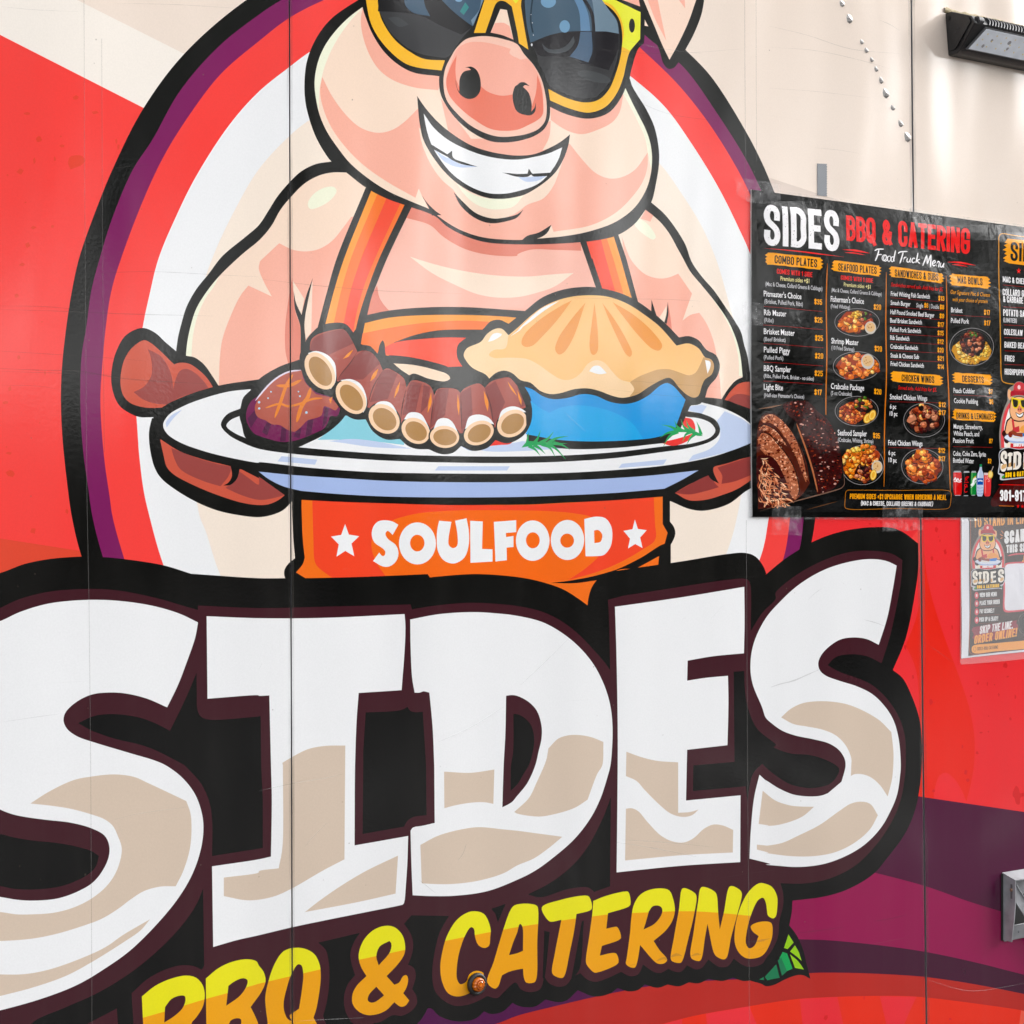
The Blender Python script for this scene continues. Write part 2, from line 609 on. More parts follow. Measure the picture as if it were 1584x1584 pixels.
for x, y, w, h in ((640, 104, 18, 10), (708, 96, 12, 20), (808, 86, 18, 12), (850, 92, 14, 20), (893, 130, 16, 24), (905, 96, 12, 14), (1045, 138, 22, 34),
                   (1058, 184, 10, 8), (1068, 208, 8, 14), (1100, 277, 18, 36), (1019, 317, 16, 24), (1178, 295, 10, 26), (1050, 335, 8, 8),
                   (1158, 472, 18, 24), (1143, 738, 8, 26), (856, 860, 18, 26), (903, 1042, 12, 30), (1013, 1195, 26, 40), (1468, 970, 24, 32),
                   (1482, 1040, 16, 10), (1300, 1079, 12, 18), (1358, 1086, 8, 22), (1402, 1090, 8, 10), (1258, 1159, 14, 14), (1428, 1150, 10, 24),
                   (1530, 1163, 10, 26), (1500, 1298, 16, 20), (1319, 1382, 18, 10), (1365, 1377, 8, 10), (1296, 1507, 18, 18), (1366, 1282, 8, 8),
                   (1205, 1470, 10, 24), (980, 1460, 12, 12)):
    fleck('32', x, y, w, h, SPOT_R)
for x, y, w, h in ((1227, 40, 24, 30), (1238, 90, 22, 24), (1030, 156, 18, 18), (370, 1545, 24, 36), (603, 1425, 10, 22), (1131, 1553, 16, 12)):
    fleck('33', x, y, w, h, SPOT_R)
W.fill(BG, SPOT_R, "@33 1535,125 1550,140 1560,170 1584,165! 1584,190! 1562,195 1555,240 1535,235 1525,200 1513,185 1520,150")

# badge: black, purple, red, white and cream ovals
RG = 'badge_print'
W.fill(RG, BLACK, "@F 480,-55 381,0 285,83 222,167 177,255 144,336 122,400 111,450 101,516 95,577 94,627 97,685 104,751 111,800 126,861 170,970 300,1200 700,1400 1100,1150 1220,960 1255,839 1261,800 1270,700 1270,600 1256,480 1232,380 1200,303 1179,253 1151,199 1100,119 1060,77 1000,20 900,-50 750,-100 600,-95")
W.fill(RG, PURPLE, "@F 435,0 400,23 338,72 278,141 235,217 205,263 174,336 154,400 141,450 134,501 126,551 124,602 125,652 129,703 136,753 143,800 159,862 200,980 330,1180 700,1340 1060,1120 1190,980 1236,851 1243,800 1250,700 1248,590 1232,470 1206,370 1174,288 1151,242 1108,174 1058,105 997,54 940,-5 850,-55 720,-80 560,-65")
W.fill(RG, RED, "@F 501,0 447,28 400,64 341,115 290,182 253,242 222,308 187,400 172,450 164,501 158,564 155,615 157,665 162,718 169,766 174,800 192,865 230,980 360,1150 700,1280 1040,1080 1160,980 1211,866 1222,800 1232,700 1230,590 1214,470 1190,374 1159,298 1128,240 1090,182 1047,129 989,73 930,20 830,-30 720,-50 590,-35")
W.fill(RG, WHITE, "@F 620,20 540,45 478,81 447,104 400,142 354,194 303,273 273,333 245,400 231,456 220,509 212,570 210,630 212,660 215,703 222,759 230,795 253,875 300,980 420,1100 700,1200 1000,1050 1120,970 1175,865 1189,800 1200,700 1198,590 1184,470 1161,395 1143,354 1111,290 1068,220 1027,164 974,117 900,60 800,25 700,10")
W.fill(RG, (254, 238, 222), "@F 640,120 550,145 478,186 448,210 400,262 364,323 328,400 303,480 288,570 286,650 292,720 304,776 309,800 318,822 340,888 400,1000 700,1100 1000,1000 1070,960 1123,857 1143,784 1154,690 1154,600 1141,521 1128,471 1107,400 1083,346 1053,298 1021,254 950,190 850,140 740,115")

# pig: arms, chest, hair, straps
PG = 'pig_print'
W.fill(PG, BLACK, "@10 445,990! 350,1005 260,1050 185,1120 110,1210 60,1290 0,1380 @00 1510,1445 1360,1570 @01 1280,90 1200,190 1140,300 1110,400 1090,480 1078,565! 1078,700! @F 300,640! 1175,640! @21 1440,760! 1425,700 1410,600 1390,530 1370,450 1330,380 1270,290 1200,190 1130,110 1068,20 @20 1030,1500 970,1400 900,1310 820,1240! @F 700,200!")
W.fill(PG, SKIN, "@10 540,1057! 450,1057 370,1075 280,1125 190,1215 130,1290 80,1380 10,1465 @00 1480,1560 @01 1340,110 1260,210 1200,310 1165,420 1145,520 1138,595! 1135,750! @F 320,640! 1140,640! @21 1380,740! 1365,590 1335,480 1290,380 1215,270 1130,165 1060,80 1010,-10 @20 980,1520 930,1430 870,1355 785,1285! @F 850,250!")
W.fill(PG, PINK, "@10 125,1490! 210,1530 290,1540 370,1525 450,1475 520,1390 565,1330! 900,1250! @F 900,380! 960,640! 320,640! @01 1340,770! 1345,620 1360,500 1400,380 1470,230 1520,165! @11 0,195 80,232! 30,140 0,60 @F 402,404!")
W.fill(PG, PALE, "@01 1340,110! 1260,210 1200,310 1165,420 1145,520 1138,595! 1172,598! 1180,480 1210,350 1260,240 1310,170")
W.fill(PG, PALE, "@10 300,1250 330,1195 400,1150 460,1145 477,1170 440,1225 370,1268 315,1280")
W.fill(PG, (254, 192, 174), "@10 900,1240! @20 380,1440! @21 480,180! 400,300! @11 1300,310! 800,330! 640,370! 690,230! 780,0!")
W.fill(PG, DKSAL, "@10 935,1240! @20 300,1440! 390,1490! 392,1536! 250,1532 80,1530 0,1560 @10 1584,1566 1400,1560 1250,1520 1130,1450 1050,1380 905,1335!")
W.fill(PG, (255, 230, 208), "@10 925,1572! @11 1060,88 1200,160 1330,215 1450,238 1584,236 @21 100,215 230,170 345,88! 200,98 100,108 0,110 @11 1400,98 1200,65 1060,30")
W.fill(PG, DKSAL, "@11 205,115! 185,230 165,380 160,480 165,580 180,640! 300,620! 260,460 250,400 225,330 210,200")
W.fill(PG, DKSAL, "@11 725,165! 740,240 790,310 810,325! 640,370! 680,240!")
W.fill(PG, SKIN, "@11 210,138! 240,185 278,245! 262,345! 230,280 215,210")
W.fill(PG, SKIN, "@11 329,138! 325,300 322,450! 288,495! 280,400 290,280")
W.fill(PG, BLACK, "@11 213,195! 228,270 262,345! 290,230 331,118! 310,220 285,350 280,420 288,500! 256,580! 255,420 245,380 222,310")
# right arm
W.fill(PG, PINK, "@20 640,1450! 690,1580 @21 730,50 790,100 870,122 930,115 985,92! 1070,215! 1040,300 1012,380! 1060,345 1115,332! 1160,400 1200,500 1225,620 1240,740 1250,870! 900,860! 700,300!")
W.fill(PG, PALE, "@21 1180,225! 1240,310 1300,420 1335,520 1355,620 1358,718! 1380,722! 1365,590 1335,480 1290,380 1215,270")
W.fill(PG, PINK, "@20 785,1285! 832,1320! 815,1358! 755,1340!")
W.fill(PG, PALE, "@20 715,1362 740,1340 790,1365 835,1420 848,1455 830,1468 780,1440 735,1400")
W.fill(PG, SKIN, "@21 913,290! 915,350 905,410! 862,370! 890,330")
W.fill(PG, DKSAL, "@21 922,265! 935,340 948,440! 905,410! 915,340")
W.fill(PG, BLACK, "@21 822,252! 840,310 853,350! 820,330!")
W.fill(PG, BLACK, "@21 921,265! 926,330 915,400! 900,392! 913,340")
# straps
ST = 'pig_print/strap_print.left'
W.fill(ST, BLACK, "@10 655,1150! @11 477,0 415,215 360,425! 380,520! 640,520! 665,345! 690,240 725,150 786,0 @10 940,1262! 800,1140!")
W.fill(ST, LTOR, "@10 690,1165! @11 523,0 460,200 408,402! 400,520! 600,500! 585,470! 620,330 680,150 738,0 @10 893,1255!")
W.fill(ST, ORANGE, "@10 730,1180! @11 564,0 504,200 458,402! 460,520! 600,500! 585,470! 620,330 680,150 738,0 @10 893,1255!")
W.fill(ST, REDOR, "@10 787,1203! @11 628,0 562,200 517,410! 520,520! 575,480! 600,330 652,150 712,0 @10 868,1246!")
ST = 'pig_print/strap_print.right'
W.fill(ST, BLACK, "@20 380,1470! 420,1584! @21 420,0! 485,190! 740,268! 668,0! @20 612,1420!")
W.fill(ST, LTOR, "@20 420,1470! 455,1584! @21 460,0! 522,190! 700,240! 633,0! @20 588,1440!")
W.fill(ST, ORANGE, "@20 420,1470! 455,1584! @21 460,0! 522,190! 652,224! 588,0! @20 545,1450!")
W.fill(ST, REDOR, "@20 420,1470! 455,1584! @21 460,0! 522,190! 602,212! 543,0! @20 508,1450!")
# waistband and trousers
TR = 'trousers_print'
W.fill(TR, BLACK, "@11 665,345! 800,318 1000,300 1250,297 1584,318 @21 60,322! 60,700! @11 1300,800! 600,800! 540,500!")
W.fill(TR, LTOR, "@11 650,395! 800,362 1000,347 1250,345 1450,352 1584,362! 1530,420! 1420,560! 1100,660! 620,560!")
W.fill(TR, ORANGE, "@11 636,458! 800,425 1000,395 1250,380 1420,387! 1500,420! 1420,560! 1100,660! 620,560!")
W.fill(TR, BLACK, "@11 825,515! 950,470 1100,440 1300,435 1380,436! 1500,420! 1500,620! 1320,720! 1150,680! 780,600! 1000,520!")
W.fill(TR, REDOR, "@11 768,545! 835,514 1000,492 1150,483 1270,485! 1220,530 1215,600 1240,650 1290,710! 1200,702 1160,665 1050,630 900,600 780,590!")
W.fill(TR, BLACK, "@11 760,500! 742,520 728,580 690,620! 800,640! 778,590 770,520")
W.fill(TR, ORANGE, "@11 626,522! 640,470! 755,500! 740,530 730,576! 690,540 660,525!")
# lower trousers with the slogan
W.fill(TR, BLACK, "@11 205,1430! @12 203,0! 212,200 222,315! 185,345 160,380 155,410 162,440! @F 560,960! 910,960! @22 915,352! 922,262 950,215 968,165 960,125 935,90! 935,0! @21 935,1440!")
W.fill(TR, ORANGE, "@11 262,1475! 800,1495 1584,1508 @21 300,1495 890,1458! @22 890,105! 920,158! 900,235! 868,364! 500,700! @12 900,600! 285,437! 228,402! 270,350 282,310! 270,200 262,0!")
W.fill(TR, REDOR, "@11 328,1482! 800,1497 1584,1510 @21 300,1497 836,1463! @22 838,0! 845,120 850,180 835,215 770,260 650,330 500,395 310,450! 100,450! @12 450,435! 400,400 355,360 340,320 335,200 330,50")
W.fill(TR, (255, 114, 44), "@12 780,430! 710,320 690,220 720,140 800,90 950,45 1150,25 1584,22 @22 200,27 350,40 460,65 540,130 550,210 500,300 420,375 310,450! 0,480!")
W.fill(TR, BLACK, "@22 940,215! 885,232 760,310 640,370 580,393 450,428 320,452 205,466! 350,468 485,450! 480,560! 600,395 730,377! 868,302! 862,362! 940,362!")
SL = 'slogan_lettering'
W.fill(SL + '/star', WHITE, "@12 529,105! 552,170! 615,180! 568,225! 585,302! 530,270! 476,305! 490,230! 443,182! 505,172!")
W.fill(SL + '/letter.s', WHITE, "@12 855,110! 820,172! 790,147 776,165 790,195 840,235 856,285 840,335 800,365 760,365 700,332! 738,280! 755,300 770,298 775,275 760,255 710,220 692,175 700,125 730,90 775,82 820,90")
def ell_pts(tile, cx, cy, a, b, n=40):
    return [T(tile, cx + a * math.cos(2 * math.pi * i / n), cy + b * math.sin(2 * math.pi * i / n)) for i in range(n)]
W.add(SL + '/letter.o', WHITE, [ell_pts('12', 972, 224, 113, 129), ell_pts('12', 971, 222, 44, 51)], 'eo')
W.fill(SL + '/letter.u', WHITE, "@12 1105,85! 1180,92! 1162,200 1165,235 1190,253 1215,238 1218,180 1203,85! 1273,70! 1288,160 1285,240 1260,310 1215,342 1180,347 1130,325 1097,270 1090,200 1095,130")
W.fill(SL + '/letter.l', WHITE, "@12 1295,85! 1372,90! 1368,258! 1432,260! 1432,335! 1297,343!")
W.fill(SL + '/letter.f', WHITE, "@12 1440,92! 1577,82! 1577,155! 1514,160! 1515,185! 1560,178! 1560,246! 1518,250! 1520,327! 1450,335!")
W.add(SL + '/letter.o2', WHITE, [ell_pts('22', 94, 207, 103, 124), ell_pts('22', 95, 205, 42, 49)], 'eo')
W.add(SL + '/letter.o3', WHITE, [ell_pts('22', 307, 203, 102, 123), ell_pts('22', 305, 207, 42, 43)], 'eo')
W.eo(SL + '/letter.d', WHITE, "@22 410,75! 480,60 540,70 575,120 582,180 570,245 530,295 480,302 418,303!", "@22 470,145! 495,142 518,165 520,190 508,215 472,222!")
W.fill(SL + '/star2', WHITE, "@22 720,78! 738,135! 792,143! 752,188! 767,252! 722,228! 678,255! 690,195! 650,147! 705,137!")

# hands behind the plate
HD = 'pig_print/hand_print.left'
W.fill(HD, BLACK, "@01 880,425 950,455 1010,510 1078,568! 1140,595 1190,605 1250,650 1300,720 1340,782! 1000,975! 930,972 850,970 790,945 730,900 695,830 680,740 690,640 715,560 760,480 820,438")
W.fill(HD, HAND, "@01 880,500 920,515 980,565 1065,648! 1100,638 1160,645 1220,685 1270,735 1305,790! 1150,840! 1000,912! 920,915 850,905 790,880 755,840 738,780 742,690 765,610 810,545")
W.fill(HD, HANDD, "@01 905,555! 980,595 1020,645 1050,720 1060,800! 1075,740 1100,690 1140,675 1200,705 1250,755 1275,792! 1100,850! 1020,895! 950,888 870,860 818,818! 880,785 925,720 930,650 920,595")
W.fill(HD, BLACK, "@01 930,975! 912,1060 920,1180 950,1290 990,1350 1080,1420 1200,1490 1320,1540 1450,1570 1584,1584 @12 80,50 150,20 200,-30! @11 270,1430! 0,1300! @01 1300,1200!")
W.fill(HD, HAND, "@01 980,1108! 1000,1200 1020,1275 1060,1320 1200,1395 1350,1455 1480,1495 1584,1510 @11 60,1505 120,1480 158,1450! 80,1400 0,1345! @01 1300,1200!")
W.fill(HD, HANDD, "@01 1048,1160! 1200,1220 1330,1258 1420,1275! 1400,1330 1350,1395! 1250,1365 1130,1310 1095,1280 1065,1220")
W.fill(HD, HANDD, "@01 1460,1300! 1530,1350 1584,1385 @11 0,1335! 158,1448! 80,1470 0,1478 @01 1480,1450 1380,1405! 1430,1365")
W.fill(HD, BLACK, "@01 1412,1270! 1420,1330 1400,1370 1368,1390! 1410,1387 1450,1350 1465,1300 1475,1240!")
HD = 'pig_print/hand_print.right'
W.fill(HD, BLACK, "@21 1250,862! 1290,800 1340,745 1400,720 1440,706! 1500,950! 1350,895")
W.fill(HD, HAND, "@21 1268,868! 1310,808 1360,765 1410,755 1450,755! 1480,940! 1350,893")
W.fill(HD, HANDD, "@21 1285,872! 1330,835 1380,830 1450,850! 1480,940! 1350,893")
W.fill(HD, BLACK, "@21 860,1440! 1000,1270! 1115,1290! 1430,1200! 1500,1180! 1500,1370! 1400,1425 1300,1500 1200,1535 1120,1545 1040,1530 970,1500 935,1485!")
W.fill(HD, HAND, "@21 965,1435! 1050,1385 1180,1320 1200,1280 1428,1213! 1470,1200! 1470,1330! 1350,1410 1250,1450 1150,1478 1050,1480")
W.fill(HD, (150, 66, 64), "@21 965,1435! 1100,1360 1185,1320! 1210,1375 1235,1400! 1150,1425 1050,1445")
W.fill(HD, (150, 66, 64), "@21 1225,1280! 1428,1213! 1470,1200! 1470,1310! 1330,1365 1250,1380! 1255,1330")
W.fill(HD, BLACK, "@21 1170,1260! 1165,1310 1185,1350 1235,1378! 1215,1340 1200,1300 1205,1260!")

# platter
PL = 'platter_print'
W.fill(PL, BLACK, "@01 928,1010! 950,950 1010,900 1150,835 1340,778 1584,740 @11 300,700! 1500,650! @21 1000,850! 1150,850 1270,865 1350,895 1430,945 @F 1178,655 1186,690 1172,700 @21 1430,1205 1300,1250 1115,1300 1000,1370 940,1430! 890,1458! 600,1480 300,1495 0,1505 @11 1200,1510 800,1500 500,1490 260,1478! 262,1437! 200,1425 100,1390 0,1330 @01 1420,1275 1250,1232 1100,1180 985,1108! 940,1060")
W.fill(PL, SKYB, "@11 0,1305! 200,1325 500,1345 800,1362 1200,1370 1584,1368 @21 200,1362 500,1350 800,1330 1110,1297! 1000,1360 900,1410! 600,1435 300,1450 0,1460 @11 1200,1463 800,1458 500,1443 260,1423! 150,1395 60,1350")
W.fill(PL, WHITE, "@01 998,1020 1030,960 1120,905 1250,855 1400,815 1530,800! @11 200,900! @21 800,1000! 1040,935! 1075,885! 1125,880! 1270,920 1380,975 1432,1015! @F 1172,668 1172,680 @21 1432,1125! 1300,1180 1150,1225 900,1268 600,1295 300,1312 0,1318 @11 1000,1315 700,1308 300,1280 0,1248 @01 1584,1250 1400,1218 1250,1180 1100,1125 1020,1070")
W.fill(PL, LAV, "@01 1115,925! 1060,980 1020,1035! 1015,1005 1050,960")
W.fill(PL, LAV, "@11 140,1210! 358,1232! 345,1262! 115,1242!")
W.fill(PL, LAV, "@11 1100,1272! 1538,1272! 1520,1298! 1078,1298!")
W.fill(PL, LAV, "@21 640,1257! 915,1230! 895,1262! 620,1283!")
W.fill(PL, LAV, "@21 1270,935! 1380,985 1432,1025! 1432,1130! 1300,1180 1045,1243! 1075,1205! 1180,1165 1235,1110 1243,1050 1222,995!")
W.fill(PL, LAV, "@21 1055,905! 1130,895! 1160,905! 1130,950! 1045,930!")
W.fill(PL, BLACK, "@01 1352,1020 1385,958 1480,915! @11 200,900! @21 1000,900! 1045,935! 1130,950 1215,990 1242,1045 1230,1085 1180,1122 1050,1160 850,1190 600,1222 300,1243 0,1252 @11 1200,1250 800,1238 500,1220 200,1195 0,1165 @01 1490,1130 1400,1080")
W.fill(PL, WHITE, "@01 1385,1025 1410,990 1470,963! @11 200,1000! @21 1000,960! 1040,970! 1110,978 1180,1005 1213,1050 1190,1090 1080,1130 900,1150 600,1185 300,1205 0,1212 @11 1200,1210 800,1198 500,1178 235,1155! 0,1120! @01 1505,1100! 1430,1065")
W.fill(PL, LAV, "@11 1230,1145! 1300,1178 1420,1150 1584,1125 @21 30,1118! 320,1160! 100,1175 0,1180 @11 1400,1180")
W.fill(PL, (142, 211, 226), "@11 530,962! 500,1000 440,1050 360,1110! 500,1110 700,1120 890,1142! 900,1060! 700,1000! 640,960!")
W.fill(PL, LAV, "@11 430,1118! 560,1105 700,1117 940,1165! 700,1155 520,1130")
W.fill(PL, (242, 60, 50), "@11 1405,1150! 1450,1108 1584,1090! 1540,1135 1470,1142")
W.fill(PL, (242, 58, 54), "@21 1020,972! 1070,985 1090,1030 1085,1060 1040,1050 1010,1010")
W.fill(PL, (242, 58, 54), "@21 870,1125! 950,1110 1040,1085 1092,1065 1085,1085 1030,1125 950,1147")
# grilled steak
SK = 'platter_print/steak_print'
W.fill(SK, BLACK, "@11 0,740 120,665 200,635 260,615! 300,800 450,830! 500,960 530,962! 500,1000 455,1040 400,1080 300,1130 235,1160! 150,1165 0,1120 @01 1505,1100 1480,1020 1465,960 1475,900 1490,850 1540,800")
W.fill(SK, (120, 36, 86), "@11 0,840 60,780 130,720 200,690 262,680! 290,760 350,820! 450,850! 500,920! 480,965 440,965 425,1000 400,1040 330,1075 270,1100 200,1120 130,1122 60,1105 0,1085 @01 1560,1075 1530,1040 1508,990 1510,930 1540,870")
for s in ("20,1062! 50,1000! 78,1010! 50,1085!", "212,1090! 238,1040! 262,1040! 250,1102!", "285,1092! 300,990! 335,985! 322,1075!", "388,1042! 405,910! 430,915! 415,1005!", "130,1120! 140,1030! 170,1040! 165,1120!"):
    W.fill(SK, (88, 28, 72), "@11 " + s)
W.fill(SK, (88, 28, 72), "@01 1515,980! 1584,900! 1584,960! 1535,1040!")
W.fill(SK, (184, 92, 76), "@11 190,690! 262,682! 280,750 350,830! 440,850! 490,905! 470,930 430,912 400,905 385,960 340,980 300,990 260,1030 220,1060 180,1050 130,1020 80,1015 40,990 10,980 @01 1570,960 1560,910 1584,850 @11 40,790 120,720")
W.stroke(SK, (238, 224, 240), "@11 -20,870 20,820 70,765 125,722 190,692 258,684", 10, 'round')
for s, w in (("210,710 175,765 160,800 140,860 130,890 98,975", 20), ("108,778 170,780 205,772 262,742", 20), ("40,915 130,890 180,905 250,890 330,860 390,855", 14),
             ("318,792 300,850 265,900 232,1002", 24), ("180,780 230,750", 14)):
    W.stroke(SK, (236, 134, 46), "@11 " + s, w, 'round')
W.fill(SK, (236, 134, 46), "@11 430,862! 452,845! 442,890!")
for x, y, a in ((75, 816, 5), (57, 855, 5), (243, 815, 5), (252, 843, 6), (292, 943, 8), (2, 880, 8), (3, 918, 7)):
    W.ell(SK, (190, 225, 245), '11', x, y, a, a, n=8)
# rack of ribs
RB = 'platter_print/rib_print'
W.fill(RB, BLACK, "@11 250,600 290,500 330,450 380,410 480,392 530,400 570,440 620,522 680,535 725,580 780,650 830,640! 900,700 1000,715 1160,740! 1300,720! 1400,740 1450,710 1500,690 1584,735 @21 30,780 60,790! 85,850 92,940 80,1010 50,1070 0,1110 @11 1520,1132 1450,1112! 1400,1160 1310,1178 1240,1148! 1190,1190 1120,1198 1040,1168! 960,1165 910,1145 865,1105! 780,1108 700,1060 655,985! 590,985 530,955 470,880 450,840! 370,825 300,770 262,690")
W.fill(RB, (254, 224, 196), "@11 825,642! 950,652 1080,682 1160,712 1172,735 1140,752 1040,735 950,704 922,715! 870,680")
W.fill(RB, (173, 86, 76), "@11 312,560! 320,500 350,470 420,445 510,432 530,440 570,500 605,572! 640,563 690,575 740,640 760,685! 785,672 830,690 890,735 905,790! 930,752 960,745 1050,780 1075,838! 1095,800 1150,792 1210,800 1235,822! 1260,795 1350,765 1385,792! 1420,755 1490,732 1530,728 1584,765 @21 40,850 60,910! 0,930! @11 1500,930! 1440,1050! 1240,1070! 1050,1050! 870,1010! 665,910! 475,745! 380,560!")
for s in ("312,560! 340,490 500,435 530,440 580,520! 430,590!", "640,563! 690,575 745,640! 640,740! 480,745! 520,690 600,590", "760,685! 800,680 850,705! 790,860! 680,880! 740,720",
          "930,752! 1000,765! 960,940! 880,960! 905,830", "1010,770! 1050,790! 1035,900! 990,950!", "1095,800! 1165,795! 1140,960! 1050,1040! 1075,860",
          "1235,822! 1300,785! 1310,950! 1245,1070!", "1385,792! 1450,750! 1510,880! 1440,1030!", "1584,770! 1640,830! 1644,900! 1600,910!"):
    W.fill(RB, (142, 68, 66), "@11 " + s)
for s in ("605,570 560,640 510,700 480,745", "760,685 700,790 665,905", "905,790 880,900 868,1000", "1075,838 1060,950 1050,1050", "1235,822 1240,950 1243,1068", "1385,792 1420,900 1440,1040"):
    W.stroke(RB, (96, 50, 50), "@11 " + s, 7, 'both')
for s in ("580,556! 550,600 515,615! 545,582", "733,673! 715,725 683,752! 700,705", "866,752! 855,810 829,856! 840,800", "1056,818! 1058,890 1034,946! 1040,880",
          "1219,828! 1230,900 1226,962! 1215,900", "1378,808! 1407,880 1402,937! 1385,880", "1524,753! 1560,800 1582,842! 1545,800", "1585,805! 1610,870 1608,900! 1590,850"):
    W.fill(RB, (244, 144, 44), "@11 " + s)
bones = [((375, 688), (125, 80, 58), (100, 57), "300,580! 350,566 420,590 465,640 474,700 468,760 440,800! 400,640"),
         ((565, 850), (115, 78, 52), (92, 56), "500,745! 560,738 620,765 655,830 660,900 640,945! 600,800"),
         ((768, 982), (103, 82, 40), (80, 60), "690,930! 730,880 800,880 840,930 860,1010! 800,950"),
         ((961, 1055), (92, 74, 35), (71, 54), "890,985! 920,945 990,950 1030,1010 1050,1060! 960,990"),
         ((1138, 1092), (90, 68, 5), (72, 50), "1065,1060! 1100,985 1150,978 1185,1000 1222,1070! 1140,1030"),
         ((1348, 1068), (95, 71, -25), (74, 52), "1263,1045! 1290,970 1350,955 1410,975 1442,1015! 1350,1000"),
         ((1552, 1010), (98, 78, -35), (76, 56), "1468,990! 1490,930 1550,905 1600,915 1640,940! 1540,950")]
for (cx, cy), (a, b, g), (ia, ib), s in bones:
    W.ell(RB, BLACK, '11', cx, cy, a + 9, b + 9, g)
    W.fill(RB, WHITE, "@11 " + s)
    W.ell(RB, (254, 214, 176), '11', cx, cy, a, b, g)
    W.ell(RB, (182, 136, 82), '11', cx + 3, cy + 2, ia, ib, g)
# pie
PI_ = 'platter_print/pie_print'
W.fill(PI_, BLACK, "@11 1215,590 1225,530 1260,495 1365,440 1420,385 1475,375 1530,400! @21 -10,365 60,310 150,240 280,190 430,173 520,183 640,215 740,265 830,330 910,400 990,483! 1050,475 1110,500 1160,560 1215,590 1240,650 1225,720 1180,775 1165,800 1150,850 1120,890 1060,900! 1000,1040! 900,1130! 600,1160 300,1165 60,1130! 50,900! 0,780! @11 1500,680! 1450,720 1412,735 1400,740! 1290,710! 1240,650")
W.fill(PI_, (0, 156, 230), "@21 45,785! 90,800 150,840 210,860 300,855 400,830 480,840 560,875 640,890 720,880 800,840 880,775 920,762 960,785 1000,830 1030,865! 960,1060! 850,1095 700,1112 450,1120 250,1110 50,1075! 85,1000 90,920 80,850")
W.fill(PI_, (42, 172, 238), "@21 80,870! 140,915 195,945! 260,915 340,900 430,903 540,925 640,965 710,1015 770,1103! 600,1116 450,1120 250,1110 50,1075! 85,1000 90,920")
dough = "@11 1255,590 1275,550 1360,510 1400,460 1450,430 1490,430 1530,470! 1584,425 @21 60,370 150,300 280,245 420,225 560,235 680,280 780,345 870,415 975,533! 1050,520 1110,550 1150,605 1190,620 1205,660 1190,710 1150,740 1130,780 1110,840 1080,852 1040,835 990,790 950,740 925,730 880,745 800,790 740,830 680,848 640,853 580,840 500,810 430,795 350,800 260,825 200,830 140,810 80,760 20,745 @11 1550,700 1500,686 1450,702 1412,735! 1390,710 1310,670 1270,625"
W.fill(PI_, (254, 198, 126), dough)
W.fill(PI_, (255, 216, 168), "@11 1255,590 1275,550 1360,510 1400,460 1450,430 1490,430 1530,470! 1510,550 1440,560 1410,590 1440,608 1520,607 @21 0,608 60,615 130,650 200,700 270,740 330,740 390,700 430,645 480,622 530,635 580,690 630,740 690,757! 720,780 715,815 688,847! 640,853 580,840 500,810 430,795 350,800 260,825 200,830 140,810 80,760 20,745 @11 1550,700 1500,686 1450,702 1412,735! 1390,710 1310,670 1270,625")
W.fill(PI_, (206, 160, 104), "@21 690,757! 740,725 800,700 860,680 930,678 1000,700 1050,715 1090,700 1120,650 1140,603! 1190,620 1205,660 1190,710 1150,740 1130,780 1110,840 1080,852 1040,835 990,790 950,740 925,730 880,745 800,790 740,830 685,848! 716,800")
for s in ("335,255! 250,300 130,380 40,470 25,520 45,540 90,535 160,470 250,370", "418,268! 340,360 250,490 232,560 255,588 285,575 340,490", "473,270! 455,400 442,540 455,585 470,590 490,570 493,450",
          "520,270! 560,370 620,500 665,585 690,602 703,580 670,500 600,380", "583,266! 660,370 750,480 830,555 870,563 888,535 840,460 720,350"):
    W.fill(PI_, (243, 158, 74), "@21 " + s)
for s in ("@21 0,440! 60,380 150,305 258,258! 150,330 60,400", "@21 440,690! 465,660 500,657 548,702! 500,708", "@21 1150,622! 1180,630 1183,660 1165,705!", "@11 1405,510! 1430,465 1460,455 1490,465 1440,500", "@11 1540,478! 1620,415! 1600,440!"):
    W.fill(PI_, WHITE, s)
# herb sprigs
HB = 'platter_print/herb_print.left'
G1 = (14, 166, 92)
W.fill(HB, G1, "@21 25,1158! 62,1120 120,1122 200,1125 310,1132! 200,1142 120,1142 70,1150")
for s in ("60,1142 62,1110 70,1062", "100,1134 125,1100 142,1052", "140,1130 190,1100 222,1060", "190,1130 240,1100 312,1088", "220,1130 270,1140 322,1170",
          "180,1134 230,1160 298,1230", "150,1136 200,1160 232,1215", "100,1140 140,1165 172,1198", "70,1146 110,1170 140,1208"):
    W.stroke(HB, G1, "@21 " + s, 24, 'end')
HB = 'platter_print/herb_print.right'
W.fill(HB, G1, "@21 1137,1087! 1100,1062 1050,1048 980,1048 900,1072! 980,1064 1050,1066 1100,1085")
for s in ("1010,1055 980,1030 962,990", "985,1056 940,1030 882,1018", "975,1060 920,1068 872,1098", "985,1060 930,1090 893,1155", "1050,1055 1020,1030 1003,985",
          "1085,1062 1050,1030 1033,988", "1125,1080 1115,1040 1098,998", "1060,1062 1030,1080 1012,1122", "1090,1072 1060,1100 1038,1138"):
    W.stroke(HB, G1, "@21 " + s, 23, 'end')

